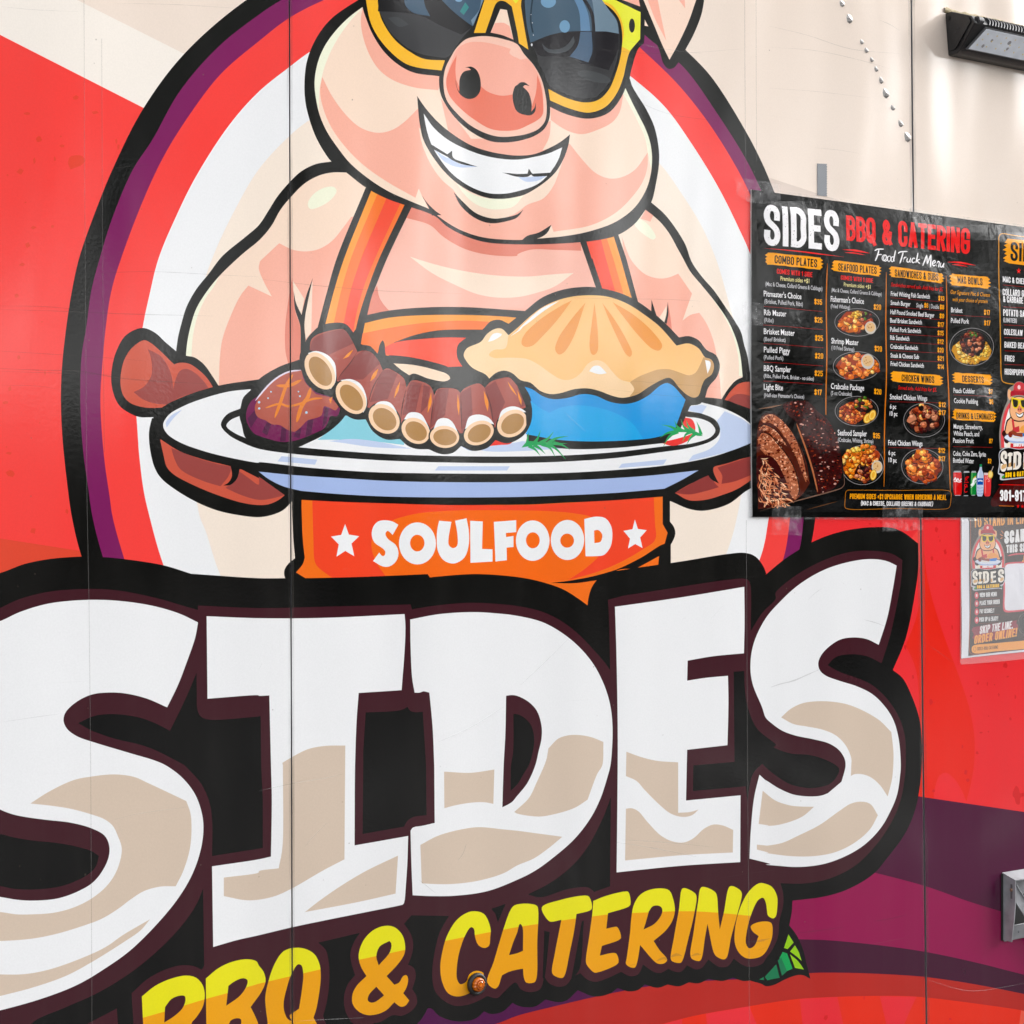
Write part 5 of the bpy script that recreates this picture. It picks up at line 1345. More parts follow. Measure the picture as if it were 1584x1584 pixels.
# ---------------------------------------------------------------- small version of the emblem, drawn on the flyer and again on the menu
def mini_logo(cv, g, xf, dim=1.0):
    cv.xf = xf
    def f(col, s, step=1.2):
        cv.fill(g, col, s, step)
    R_, SK_, CR_ = (226, 78, 84), (244, 180, 132), (248, 232, 210)
    f((150, 140, 132), "@P 250,265! 255,195 275,175 300,160 330,135 375,140 400,180 430,200 445,250 440,275! 480,320 515,410 525,500 520,600! 185,600! 176,500 190,400 220,320")
    f(R_, "@P 270,280 225,340 200,420 190,500 195,590! 512,590! 515,500 505,410 470,325 420,280! 345,260")
    f((246, 240, 236), "@P 275,310 240,370 220,440 215,500 222,590! 490,590! 494,500 482,420 455,350 420,310")
    f(CR_, "@P 285,340 255,390 240,450 236,520 245,590! 466,590! 470,510 460,440 435,380 410,345")
    f(SK_, "@P 258,190! 275,190 290,230! 270,265! 255,240")
    f(SK_, "@P 440,210! 420,200 400,235! 420,280! 440,250")
    f((60, 40, 40), "@P 262,385 240,400 218,480 215,510! 490,510! 478,470 455,400 430,380! 345,300")
    f(SK_, "@P 268,392 248,410 228,480 226,505! 478,505! 466,470 447,405 425,388! 345,320")
    f((60, 40, 40), "@P 268,300 275,260 345,235 415,260 428,300 432,350 410,395 345,412 285,398 264,350")
    f(SK_, "@P 273,305 285,262 345,240 408,262 422,300 426,345 405,388 345,404 290,390 270,350")
    f((206, 62, 68), "@P 280,400! 296,392! 310,480! 292,480!")
    f((206, 62, 68), "@P 400,392! 412,390! 420,440! 404,440!")
    f((206, 62, 68), "@P 290,455! 340,440! 345,480! 280,490!")
    f((238, 208, 40), "@P 283,240! 345,255! 415,248! 412,300 390,322 360,315 347,285 330,318 300,318 286,290")
    f((48, 46, 40), "@P 292,254! 336,264! 332,300 318,312 300,306")
    f((48, 46, 40), "@P 356,264! 405,258! 402,296 388,312 366,306")
    f((228, 130, 98), "@P 330,315 345,300 362,315 366,335 348,348 328,335")
    f((60, 30, 30), "@P 336,322 342,320 342,332 336,332")
    f((60, 30, 30), "@P 352,322 358,320 358,332 352,332")
    f((60, 40, 40), "@P 312,345! 345,360! 382,342! 372,375 348,385 325,375")
    f((250, 250, 250), "@P 318,352! 345,365! 376,350! 366,370 348,377 328,370")
    f((210, 62, 70), "@P 308,160 330,140 370,142 400,165 402,205! 300,205!")
    f((176, 40, 54), "@P 278,205 300,195 345,200 400,195 425,222 428,240! 395,232 345,228 300,232 275,240!")
    f((250, 220, 220), "@P 336,165 345,158 356,165 356,182 346,188 336,182")
    # plate and food
    f((70, 40, 38), "@P 198,490 215,470 235,490! 245,520! 210,515")
    f((70, 40, 38), "@P 478,475 498,462 500,490 480,520! 465,510!")
    f((70, 40, 38), "@P 215,530! 260,545! 250,560 225,555")
    f((70, 40, 38), "@P 450,540! 488,530! 480,550 455,560")
    f((70, 66, 80), "@P 212,520 235,498 345,488 470,500 492,518 470,545 345,560 240,545")
    f((226, 232, 246), "@P 220,520 240,504 345,494 462,505 482,518 462,536 345,548 245,536")
    f((170, 190, 230), "@P 245,538! 345,550! 465,536! 430,556 345,560 280,556")
    f((136, 52, 44), "@P 250,500 262,480 275,478! 290,490! 285,515 265,520")
    f((150, 70, 52), "@P 270,478! 290,470 330,490 372,492! 368,515 330,512 295,505")
    f((238, 224, 200), "@P 280,508! 300,512 330,518 365,518! 362,524! 320,526 285,516")
    f((242, 164, 80), "@P 340,470! 365,440 400,430 435,440 458,465! 465,485! 380,492!")
    f((44, 130, 214), "@P 368,492! 445,480! 438,508 405,514 372,512")
    f((216, 56, 62), "@P 272,560! 345,566! 432,555! 432,600! 272,600!")
    caps(cv, g, (250, 250, 250), 'SOULFOOD', *xf(*T('P', 296, 585)), *xf(*T('P', 404, 580)), abs(xf(*T('P', 300, 585))[1] - xf(*T('P', 300, 563))[1]), 0.2, 0)
    # name block
    f((206, 206, 214), "@P 182,620 240,590 345,598 470,580 522,582! 524,700 505,752! 490,775 490,800 460,792! 220,815! 195,810 195,780! 178,770 184,700")
    f((40, 30, 34), "@P 186,625 240,594 345,602 470,585 517,588! 519,700 500,748! 470,758! 484,790! 450,786! 224,806! 206,802! 230,775! 184,764! 190,700")
    for ch, xa, xb, ya, yb, cap in (('S', 194, 248, 756, 752, 140), ('I', 262, 282, 742, 741, 118), ('D', 300, 360, 742, 736, 122), ('E', 378, 432, 738, 730, 116), ('S', 452, 512, 734, 724, 130)):
        a, b = xf(*T('P', xa, ya)), xf(*T('P', xb, yb))
        caps(cv, g, (246, 238, 226), ch, *a, *b, abs(xf(*T('P', xa, ya))[1] - xf(*T('P', xa, ya - cap))[1]), 0.17, 0)
    f((246, 238, 226), "@P 252,630! 292,626! 292,646! 252,650!")
    f((246, 238, 226), "@P 252,724! 292,720! 292,742! 252,746!")
    f((222, 176, 120), "@P 262,700! 282,690! 282,722! 262,726!")
    f((222, 176, 120), "@P 206,712 230,704 246,700! 244,724 220,738! 205,738")
    f((222, 176, 120), "@P 302,700! 314,692! 314,728! 302,732!")
    f((222, 176, 120), "@P 380,690! 396,696! 396,724! 380,728!")
    f((222, 176, 120), "@P 478,690 500,680 510,690! 500,712! 470,722!")
    a, b = xf(*T('P', 238, 796)), xf(*T('P', 462, 780))
    caps(cv, g, (252, 196, 40), 'BBQ & CATERING', *a, *b, abs(xf(*T('P', 238, 796))[1] - xf(*T('P', 238, 762))[1]), 0.22, 0)
    f((70, 150, 60), "@P 206,800! 215,784 234,780! 228,800")
    f((40, 110, 60), "@P 466,775! 480,766 490,780! 480,792")
    cv.xf = None

# ---------------------------------------------------------------- the menu banner
Mn = Canvas()
MK, MW, MGRY, MOR, MRD, MPY = (22, 22, 23), (250, 247, 248), (210, 208, 210), (252, 166, 34), (240, 36, 36), (242, 228, 158)
SH = 'printed_sheet'
BX = [(1160.5, 293.5), (1200, 299), (1300, 312.5), (1420, 329.5), (1500, 340.6), (1584, 352.0), (1650, 361.0), (1650, 801), (1584, 800.6), (1480, 800.4), (1380, 800.4), (1270, 800), (1161.5, 799.6), (1159.6, 560)]
Mn.add(SH, MK, [BX])
Mn.fill(SH, (78, 20, 30), "@M5 560,1080! 520,1130 470,1200 420,1290 440,1340 560,1330 700,1340 800,1370 1000,1420! 1000,1000! 800,985!", 3)
def brush(x0, y0, x1, y1, h, tile):
    """dry-brush heading patch: ragged ends, level long edges; (x, y) run along its middle"""
    s = TILES[tile][2]
    a, b = T(tile, x0, y0), T(tile, x1, y1)
    h = h / s
    L_ = b[0] - a[0]
    pts = []
    n = 9
    for i in range(n + 1):
        t = i / n
        pts.append((a[0] + L_ * (0.03 + 0.94 * t), a[1] + (b[1] - a[1]) * t - h / 2 + random.uniform(-0.5, 0.5)))
    k = 7
    for i in range(k):
        f_ = (i + 0.5) / k
        pts.append((b[0] + (random.uniform(0.3, 2.6) if i % 2 else random.uniform(-3.2, -1.0)), b[1] - h / 2 + h * f_))
    for i in range(n + 1):
        t = 1 - i / n
        pts.append((a[0] + L_ * (0.02 + 0.95 * t), a[1] + (b[1] - a[1]) * t + h / 2 + random.uniform(-0.6, 0.6)))
    for i in range(k):
        f_ = (i + 0.5) / k
        pts.append((a[0] + (random.uniform(-2.6, -0.3) if i % 2 else random.uniform(0.8, 3.0)), a[1] + h / 2 - h * f_))
    Mn.add(SH, MOR, [pts])
HL, DL, PR = 'heading_lettering', 'dish_lettering', 'price_lettering'
INK = (22, 22, 32)
def head(text, tile, bx0, by0, bx1, by1, bh, tx0, ty0, tx1, ty1, cap):
    brush(bx0, by0, bx1, by1, bh, tile)
    caps(Mn, HL, INK, text, *T(tile, tx0, ty0), *T(tile, tx1, ty1), cap / TILES[tile][2], 0.15, 0)
def cp(group, col, text, tile, x0, y0, x1, y1, cap, w=0.145, slant=0.0):
    caps(Mn, group, col, text, *T(tile, x0, y0), *T(tile, x1, y1), cap / TILES[tile][2], w, slant)
TB = TextBatch()
def tx(col, text, tile, x0, y0, x1, y1, cap, bold=0.011, shear=0.0, group=DL):
    TB.line(group, col, text, *T(tile, x0, y0), *T(tile, x1, y1), cap / TILES[tile][2], bold, shear)
def price(text, tile, x0, y0, x1, y1, cap):
    cp(PR, MOR, text, tile, x0, y0, x1, y1, cap, 0.15)
def rule(tile, x0, y0, x1, y1, col=(150, 34, 36), w=0.75):
    a, b = T(tile, x0, y0), T(tile, x1, y1)
    Mn.add(SH, col, [[(a[0], a[1] - w / 2), (b[0], b[1] - w / 2), (b[0], b[1] + w / 2), (a[0], a[1] + w / 2)]])
# title
cp('title_lettering', MW, 'SIDES', 'M1', 205, 713, 1040, 785, 445, 0.155)
for k in range(150):
    x = random.uniform(205, 1040)
    y = random.uniform(270, 715) + (x - 205) * 0.086
    r = random.uniform(2, 5.5)
    Mn.ell('title_lettering', (60, 58, 60), 'M1', x, y, r, r * random.uniform(0.5, 1.3), random.uniform(0, 180), 5)
a_, b_ = T('M1', 1125, 664), T('M2', 962, 816)
caps(Mn, 'title_lettering', MRD, 'BBQ & CATERING', *a_, *b_, 39, 0.165, 0, 0.05, 0.44)
for k in range(60):
    x = random.uniform(1308, 1496)
    y = random.uniform(334, 372) + (x - 1306) * 0.11
    Mn.ell('title_lettering', (90, 20, 22), 'F', x, y, 0.5, 0.5, 0, 5)
for k_, w_ in (("@M1 1432,782 1460,765 1535,762", 13), ("@M1 1482,768 1460,840 1436,895", 15), ("@M1 1456,832 1490,822 1512,824", 11), ("@M1 1558,826 1528,830 1512,862 1526,892 1554,872 1558,826", 9),
               ("@M2 24,834 -4,838 -12,872 4,898 28,876 24,834", 9), ("@M2 66,840 40,844 30,878 44,902 66,880 66,840", 9), ("@M2 106,848 80,852 70,884 82,904 100,886 108,848", 9), ("@M2 124,774 108,840 98,892 110,894", 13),
               ("@M2 150,812 168,796 256,788", 13), ("@M2 208,794 188,860 166,924", 15), ("@M2 216,850 206,906", 12), ("@M2 210,880 222,856 244,852", 11), ("@M2 256,858 246,896 258,908 276,896 288,860", 12), ("@M2 290,858 280,904 290,908", 12),
               ("@M2 340,872 326,862 308,876 304,902 318,914 338,902", 12), ("@M2 374,802 362,860 346,918", 13), ("@M2 396,872 364,892 374,906 394,926", 12),
               ("@M2 424,950 450,890 474,826", 14), ("@M2 474,828 478,880 480,926", 14), ("@M2 480,926 500,876 524,822", 14), ("@M2 524,824 520,890 516,962", 14),
               ("@M2 544,922 572,908 564,888 546,900 540,930 554,948 578,934", 12), ("@M2 594,898 584,952", 12), ("@M2 588,926 604,900 618,904 610,956 618,958", 12), ("@M2 638,910 628,948 640,962 658,946 670,914", 12), ("@M2 672,912 662,958 672,962", 12)):
    Mn.stroke('title_script', MW, k_, w_, 'round', 1.5)
for s, w in (("@M1 200,752 600,790 1100,850", 12), ("@M1 540,786 800,815 1000,838", 12), ("@M1 1080,768 1200,775 1380,808", 22), ("@M1 1100,800 1200,805 1330,828", 14),
             ("@M2 710,905 830,908 1030,942", 22), ("@M2 760,930 850,940 940,955", 14)):
    Mn.stroke(SH, MRD, s, w, 'both')
# column rules
for s in ("@M1 908,920 @M3 1241,400 @M3 1236,1100 @M4 893,350", "@31 720,85 722,700 @31 712,1398", "@31 1094,105 1104,800 @31 1108,1425"):
    Mn.stroke(SH, (214, 120, 30), s, 1.7 * TILES[[t for t in s.split() if t[0] == '@'][-1][1:]][2], 'round')
# combo plates
head('COMBO PLATES', 'M1', 225, 865, 850, 925, 132, 316, 918, 792, 966, 88)
cp(DL, MRD, 'COMES WITH 1 SIDE', 'M1', 344, 1034, 742, 1074, 54, 0.14)
tx(MPY, 'Premium sides +$1', 'M1', 383, 1110, 708, 1140, 46)
tx(MGRY, '(Mac & Cheese, Collard Greens & Cabbage)', 'M1', 218, 1170, 858, 1224, 46)
tx(MW, "Pitmaster's Choice", 'M1', 200, 1286, 620, 1320, 62)
tx(MGRY, '(Brisket, Pulled Pork, Ribs)', 'M1', 205, 1366, 635, 1398, 48)
price('$35', 'M1', 770, 1374, 858, 1382, 60)
rule('M1', 200, 1400, 860, 1455)
tx(MW, 'Rib Master', 'M1', 200, 1496, 440, 1514, 62)
tx(MGRY, '(Ribs)', 'M1', 200, 1572, 295, 1580, 46)
price('$25', 'M1', 770, 1576, 858, 1584, 60)
rule('M3', 265, 228, 1185, 298)
tx(MW, 'Brisket Master', 'M3', 272, 366, 728, 396, 86)
tx(MGRY, '(Beef Brisket)', 'M3', 272, 474, 585, 490, 60)
price('$25', 'M3', 1060, 466, 1182, 474, 84)
rule('M3', 268, 512, 1185, 577)
tx(MW, 'Pulled Piggy', 'M3', 275, 646, 655, 668, 86)
tx(MGRY, '(Pulled Pork)', 'M3', 275, 750, 555, 768, 60)
price('$20', 'M3', 1060, 739, 1184, 746, 84)
rule('M3', 275, 795, 1185, 855)
tx(MW, 'BBQ Sampler', 'M3', 278, 930, 680, 954, 86)
tx(MGRY, '(Ribs, Pulled Pork, Brisket - no sides)', 'M3', 278, 1034, 1048, 1078, 58)
price('$25', 'M3', 1060, 1006, 1182, 1014, 84)
rule('M3', 275, 1085, 1180, 1135)
tx(MW, 'Light Bite', 'M3', 278, 1214, 565, 1230, 86)
tx(MGRY, "(Half-size Pitmaster's Choice)", 'M3', 280, 1328, 900, 1354, 58)
price('$17', 'M3', 1060, 1295, 1170, 1302, 84)
# seafood plates
head('SEAFOOD PLATES', 'M1', 965, 945, 1495, 1005, 118, 1030, 998, 1450, 1040, 80)
cp(DL, MRD, 'COMES WITH 1 SIDE', 'M1', 1062, 1100, 1410, 1138, 48, 0.14)
tx(MPY, 'Premium sides +$1', 'M1', 1095, 1174, 1383, 1204, 42)
tx(MGRY, '(Mac & Cheese, Collard Greens & Cabbage)', 'M1', 960, 1234, 1505, 1284, 42)
tx(MW, "Fisherman's Choice", 'M1', 953, 1345, 1315, 1372, 62)
tx(MGRY, '(Fried Whiting)', 'M1', 953, 1414, 1165, 1430, 42)
price('$20', 'M1', 1423, 1434, 1502, 1440, 60)
tx(MW, 'Shrimp Master', '31', 388, 521, 552, 533, 34)
tx(MGRY, '(10 Fried Shrimp)', '31', 388, 558, 525, 570, 24)
price('$20', '31', 650, 568, 695, 572, 33)
tx(MW, 'Crabcake Package', '31', 387, 798, 585, 810, 34)
tx(MGRY, '(5 oz Crabcake)', '31', 387, 836, 512, 842, 24)
price('$20', '31', 648, 830, 692, 835, 33)
tx(MW, 'Seafood Sampler', '31', 424, 1083, 605, 1090, 34)
tx(MGRY, '(Crabcake, Whiting, Shrimp)', '31', 424, 1122, 645, 1132, 25)
price('$35', '31', 645, 1100, 688, 1104, 33)
# sandwiches
head('SANDWICHES & SUBS', '31', 742, 82, 1074, 122, 62, 772, 112, 1045, 138, 44)
tx(MRD, 'Sandwiches served solo. Add fries for $5.', '31', 748, 172, 1072, 202, 24, 0.0, 0.3)
rows = [('Fried Whiting Fish Sandwich', 230, 990, 248, '$13', 258), ('Smash Burger', 285, 870, 294, None, 0), ('Half Pound Smoked Beef Burger', 341, 1020, 362, '$9', 366),
        ('Beef Brisket Sandwich', 393, 945, 405, '$17', 418), ('Pulled Pork Sandwich', 448, 940, 458, '$15', 470), ('Rib Sandwich', 498, 868, 505, '$12', 522),
        ('Crabcake Sandwich', 552, 922, 562, '$20', 574), ('Steak & Cheese Sub', 607, 928, 616, '$21', 625), ('Fried Chicken Sandwich', 658, 957, 670, '$14', 676)]
for i, (nm, y0, xr, y1, pr, py) in enumerate(rows):
    tx(MW, nm, '31', 748, y0, xr, y1, 27)
    if pr:
        price(pr, '31', 1044 if len(pr) > 2 else 1054, py, 1081, py + 3, 29)
    if i < 8:
        k_ = 26 - 1.6 * i
        rule('31', 748, y0 + 12, 1080, y0 + 12 + k_, w=0.6)
tx(MGRY, 'Single', '31', 907, 300, 950, 303, 26)
price('$6', '31', 957, 302, 982, 304, 29)
tx(MGRY, '| Double', '31', 990, 306, 1048, 310, 26)
price('$8', '31', 1054, 312, 1080, 314, 29)
head('CHICKEN WINGS', '31', 755, 722, 1066, 748, 62, 818, 752, 1020, 764, 42)
tx(MRD, 'Served solo. Add fries for $5.', '31', 795, 802, 1032, 817, 24, 0.0, 0.3)
tx(MW, 'Smoked Chicken Wings', '31', 746, 862, 975, 872, 31)
rule('31', 746, 877, 1080, 885, w=0.6)
tx(MW, '6 pc', '31', 748, 920, 787, 922, 28)
tx(MW, '10 pc', '31', 748, 963, 796, 966, 28)
# mac bowls, desserts, drinks
head('MAC BOWLS', '31', 1122, 128, 1358, 150, 72, 1165, 152, 1316, 166, 44)
tx(MOR, 'Our Signature Mac & Cheese', '31', 1120, 217, 1358, 237, 25, 0.0, 0.3)
tx(MOR, 'with your choice of protein', '31', 1132, 262, 1342, 275, 24, 0.0, 0.3)
tx(MW, 'Brisket', '31', 1122, 330, 1190, 334, 29)
price('$17', '31', 1320, 346, 1356, 348, 31)
rule('31', 1122, 346, 1357, 361, w=0.6)
tx(MW, 'Pulled Pork', '31', 1122, 394, 1230, 401, 29)
price('$17', '31', 1320, 411, 1357, 413, 31)
head('DESSERTS', '31', 1135, 730, 1365, 745, 62, 1187, 757, 1315, 765, 40)
tx(MW, 'Peach Cobbler', '31', 1132, 823, 1256, 828, 29)
price('$7', '31', 1342, 830, 1366, 832, 30)
rule('31', 1132, 836, 1362, 846, w=0.6)
tx(MW, 'Cookie Pudding', '31', 1132, 885, 1270, 892, 29)
price('$6', '31', 1342, 892, 1366, 894, 30)
head('DRINKS & LEMONADES', '31', 1128, 955, 1374, 970, 64, 1146, 982, 1368, 990, 38)
tx(MW, 'Mango, Strawberry,', '31', 1130, 1042, 1292, 1048, 28)
tx(MW, 'White Peach, and', '31', 1130, 1085, 1272, 1090, 28)
tx(MW, 'Passion Fruit', '31', 1128, 1128, 1240, 1132, 28)
price('$7', '31', 1336, 1132, 1358, 1134, 28)
rule('31', 1128, 1152, 1358, 1158, w=0.6)
tx(MW, 'Coke, Coke Zero, Sprite', '31', 1128, 1208, 1317, 1214, 28)
tx(MW, 'Bottled Water', '31', 1128, 1250, 1245, 1255, 28)
price('$2', '31', 1332, 1254, 1355, 1256, 28)
# sides panel on the right
for s in ("@M2 1700,640 1450,610 1310,590 1280,620 1274,700", "@M2 1275,690 1278,1100 1280,1584 @31 1424,640", "@31 1424,620 1427,725 1434,752 1460,764 1600,775"):
    Mn.stroke(SH, (206, 140, 40), s, 1.5 * TILES[[t for t in s.split() if t[0] == '@'][-1][1:]][2], '')
Mn.add(SH, MOR, [[T('M2', x, y) for x, y in ((1370, 645), (1600, 668), (1900, 700), (1900, 990), (1600, 948), (1390, 920), (1330, 895), (1350, 880), (1322, 862), (1365, 830), (1335, 812), (1360, 790), (1318, 770), (1360, 745), (1330, 720), (1370, 700), (1340, 690))]])
cp(HL, INK, 'SIDES', 'M2', 1402, 888, 1800, 930, 205, 0.15)
def star5(tile, cx, cy, r, g=SH, col=MRD):
    Mn.add(g, col, [[T(tile, cx + (r if i % 2 == 0 else r * 0.42) * 0.72 * math.sin(math.pi * i / 5), cy - (r if i % 2 == 0 else r * 0.42) * math.cos(math.pi * i / 5)) for i in range(10)]])
star5('M2', 1496, 1004, 36)
star5('M2', 1580, 1012, 36)
cp(DL, MW, 'MAC & CHEESE', 'M2', 1320, 1128, 1620, 1160, 64)
rule('M2', 1320, 1160, 1640, 1190)
cp(DL, MW, 'COLLARD GREENS', '31', 1437, 226, 1645, 242, 40)
cp(DL, MW, '& CABBAGE', '31', 1438, 268, 1562, 278, 38)
rule('31', 1438, 297, 1640, 308)
cp(DL, MW, 'POTATO SALAD', '31', 1437, 352, 1616, 364, 40)
cp(DL, MGRY, '(LIMITED)', '31', 1437, 391, 1520, 397, 27)
rule('31', 1440, 408, 1640, 416)
cp(DL, MW, 'COLESLAW', '31', 1441, 468, 1557, 475, 36)
rule('31', 1442, 486, 1640, 492)
cp(DL, MW, 'BAKED BEANS', '31', 1445, 546, 1602, 555, 36)
rule('31', 1446, 566, 1640, 572)
cp(DL, MW, 'FRIES', '31', 1449, 629, 1509, 633, 36)
rule('31', 1449, 650, 1640, 655)
cp(DL, MW, 'HUSHPUPPIES', '31', 1449, 711, 1600, 719, 36)
rule('M5', 500, 1120, 1000, 1128, MRD, 1.0)
cp('phone_lettering', MW, '301-917', 'M5', 516, 1285, 795, 1292, 112, 0.18)
rule('M5', 512, 1335, 670, 1340, (216, 110, 40), 1.0)
star5('M5', 710, 1340, 22)
star5('M5', 755, 1342, 22)
star5('M5', 800, 1344, 22)
# upcharge box
for s in ("@31 490,1418 800,1420 1098,1422 1110,1430 1111,1475 1110,1522 1098,1531 800,1531 488,1532 476,1522 474,1475 478,1428 490,1418",):
    Mn.stroke(SH, (190, 116, 34), s, 3.2, '')
cp(DL, MOR, 'PREMIUM SIDES +$1 UPCHARGE WHEN ORDERING A MEAL', '31', 503, 1472, 1086, 1479, 32, 0.17)
cp(DL, MW, '(MAC & CHEESE, COLLARD GREENS & CABBAGE)', '31', 574, 1512, 1010, 1517, 27, 0.15)

# pictures of the dishes: dark plates heaped with irregular pieces
def blob(g, col, x, y, rx, ry, n=7):
    a0 = random.random() * 6.28
    Mn.add(g, col, [[(x + rx * random.uniform(0.7, 1.15) * math.cos(a0 + 6.2832 * i / n), y + ry * random.uniform(0.7, 1.15) * math.sin(a0 + 6.2832 * i / n)) for i in range(n)]])
FRIED = [(240, 142, 46), (226, 118, 34), (250, 170, 70), (196, 96, 30), (176, 76, 26), (246, 158, 60), (255, 206, 116)]
BRONZE = [(224, 108, 42), (198, 84, 32), (240, 132, 58), (160, 62, 28), (252, 164, 86), (136, 52, 26)]
DARKM = [(120, 52, 34), (92, 38, 28), (150, 72, 46), (66, 28, 22), (182, 98, 66), (46, 22, 20), (206, 130, 96)]
MACY = [(244, 196, 84), (232, 172, 60), (250, 216, 120), (210, 146, 46)]
plate_n = [0]
def plate(tile, cx, cy, rx, ry, clusters, cup=None, lemons=(), n_rim=1.4):
    plate_n[0] += 1
    g = 'dish_picture.%d' % plate_n[0]
    s = TILES[tile][2]
    Mn.ell(g, (34, 32, 32), tile, cx, cy, rx, ry)
    Mn.ring(g, (150, 146, 146), tile, cx, cy, rx, ry, n_rim * s / 3.96 * 2.2)
    Mn.ring(g, (72, 70, 70), tile, cx, cy, rx * 0.9, ry * 0.88, 2.0 * s / 3.96)
    x0, y0 = T(tile, cx, cy)
    for (ox, oy, sx, sy, pal, cnt, size) in clusters:
        X, Y, SX, SY = x0 + ox / s, y0 + oy / s, sx / s, sy / s
        Mn.add(g, pal[3], [[(X + SX * 1.02 * random.uniform(0.9, 1.08) * math.cos(6.2832 * i / 18), Y + SY * 1.02 * random.uniform(0.9, 1.08) * math.sin(6.2832 * i / 18)) for i in range(18)]])
        for k in range(cnt):
            t = random.random() * 6.2832
            r = math.sqrt(random.random()) * 0.94
            x, y = X + SX * r * math.cos(t), Y + SY * r * math.sin(t)
            z = size * random.uniform(0.75, 1.45)
            c1 = random.choice(pal)
            blob(g, tuple(int(v * 0.5) for v in c1), x + 0.5, y + 0.8, z * 1.05, z)
            blob(g, c1, x, y, z, z * 0.85)
            if random.random() < 0.85:
                blob(g, tuple(min(255, int(v * 1.22 + 26)) for v in c1), x - 0.3 * z, y - 0.35 * z, z * 0.5, z * 0.4, 5)
    if cup:
        ux, uy, ur = cup
        Mn.ell(g, (206, 196, 186), tile, ux, uy, ur, ur * 1.15)
        Mn.ell(g, (226, 184, 130), tile, ux, uy - ur * 0.1, ur * 0.8, ur * 0.85)
        for k in range(6):
            blob(g, (180, 120, 70), *T(tile, ux + random.uniform(-.5, .5) * ur, uy + random.uniform(-.6, .4) * ur), 1.2, 1.0, 5)
    for lx, ly, la, lb, lg in lemons:
        Mn.ell(g, (214, 150, 40), tile, lx, ly, la, lb, lg)
        Mn.ell(g, (250, 214, 110), tile, lx, ly, la * 0.84, lb * 0.8, lg)
        Mn.ell(g, (240, 178, 60), tile, lx, ly, la * 0.6, lb * 0.5, lg, 10)
GRN = [(70, 110, 40), (96, 130, 50), (150, 72, 40), (60, 90, 34)]
plate('31', 548, 392, 136, 86, [(-8, -8, 100, 62, BRONZE, 26, 3.6), (-40, 14, 70, 46, FRIED, 22, 4.2), (40, -42, 48, 28, DARKM + GRN[:2], 18, 2.6), (0, -52, 30, 18, MACY, 10, 2.6)], cup=(628, 425, 34))
plate('31', 540, 660, 142, 90, [(-10, 0, 108, 74, BRONZE, 46, 4.4), (96, 0, 34, 44, FRIED, 10, 3.8)], cup=(606, 632, 40))
plate('31', 545, 935, 134, 92, [(-30, 12, 78, 66, BRONZE, 70, 2.4), (38, -46, 56, 44, DARKM + FRIED[:3] + GRN[:2], 30, 3.0)], lemons=((612, 978, 34, 24, -60), (640, 960, 34, 22, -70)))
plate('31', 578, 1265, 134, 122, [(-42, -10, 92, 92, FRIED, 60, 3.6), (10, 44, 60, 60, DARKM + FRIED[:3], 34, 3.0), (48, -50, 60, 50, BRONZE, 30, 3.2), (30, -100, 44, 26, FRIED + GRN[:1], 14, 3.2), (-40, -92, 30, 18, MACY, 10, 2.8)], cup=(668, 1276, 34), lemons=((645, 1325, 34, 20, -80),))
plate('31', 958, 990, 123, 105, [(0, -8, 90, 84, DARKM, 40, 4.6), (0, -50, 48, 44, BRONZE[3:] + DARKM, 22, 4.0)])
plate('31', 945, 1272, 126, 108, [(-40, 10, 56, 70, BRONZE, 26, 4.6), (42, 0, 56, 62, BRONZE, 24, 4.6), (0, -56, 46, 50, FRIED[1:5] + BRONZE[:2], 20, 4.4), (28, 62, 56, 34, BRONZE, 16, 4.4)])
plate('31', 1248, 542, 132, 116, [(0, 22, 116, 82, MACY, 110, 2.5), (4, -24, 74, 76, DARKM, 60, 3.2), (4, -78, 26, 16, GRN, 10, 2.0)])
price('$12', '31', 1045, 909, 1085, 912, 30)
price('$17', '31', 1045, 958, 1085, 961, 30)
tx(MW, 'Fried Chicken Wings', '31', 740, 1143, 950, 1149, 31)
rule('31', 740, 1158, 1082, 1164, w=0.6)
price('$12', '31', 1045, 1190, 1083, 1192, 30)
tx(MW, '6 pc', '31', 740, 1203, 782, 1205, 28)
tx(MW, '10 pc', '31', 740, 1247, 790, 1250, 28)
price('$17', '31', 1045, 1240, 1083, 1242, 30)

# tray of brisket, ribs and pulled pork
MT = 'meat_picture'
Mn.fill(MT, (40, 24, 20), "@M4 145,300 400,180 700,150 960,400 1090,1040 1080,1110 700,1230 300,1340 140,1380! 135,800!", 3)
Mn.stroke(MT, (140, 104, 84), "@M4 145,236 280,215 410,188", 16, 'both')
Mn.fill(MT, (66, 32, 28), "@M4 410,190 470,160 560,150 700,155 800,260 900,340 960,440 1020,620 1060,850 1050,1010 960,1130 800,1180 770,1050 720,850 660,650 600,500 560,380 470,300", 3)
poly_b = smooth(parse("@M4 420,195 560,150 700,160 800,260 900,340 960,440 1020,620 1060,850 1050,1010 960,1110 810,1160 780,1050 730,850 670,650 610,500 570,380 480,290"), True, 3)
pb = np.array(poly_b)
cnt = 0
while cnt < 420:
    x, y = random.uniform(pb[:, 0].min(), pb[:, 0].max()), random.uniform(pb[:, 1].min(), pb[:, 1].max())
    if Canvas.inside(np.array([x]), np.array([y]), [poly_b], 'nz')[0]:
        cnt += 1
        blob(MT, random.choice([(30, 16, 16), (92, 36, 28), (132, 54, 38), (40, 20, 20), (156, 70, 50), (20, 12, 12), (84, 40, 36), (110, 36, 26), (214, 160, 146), (60, 26, 24), (24, 14, 14), (40, 20, 20)]), x, y, random.uniform(0.6, 2.6), random.uniform(0.5, 1.7), 6)
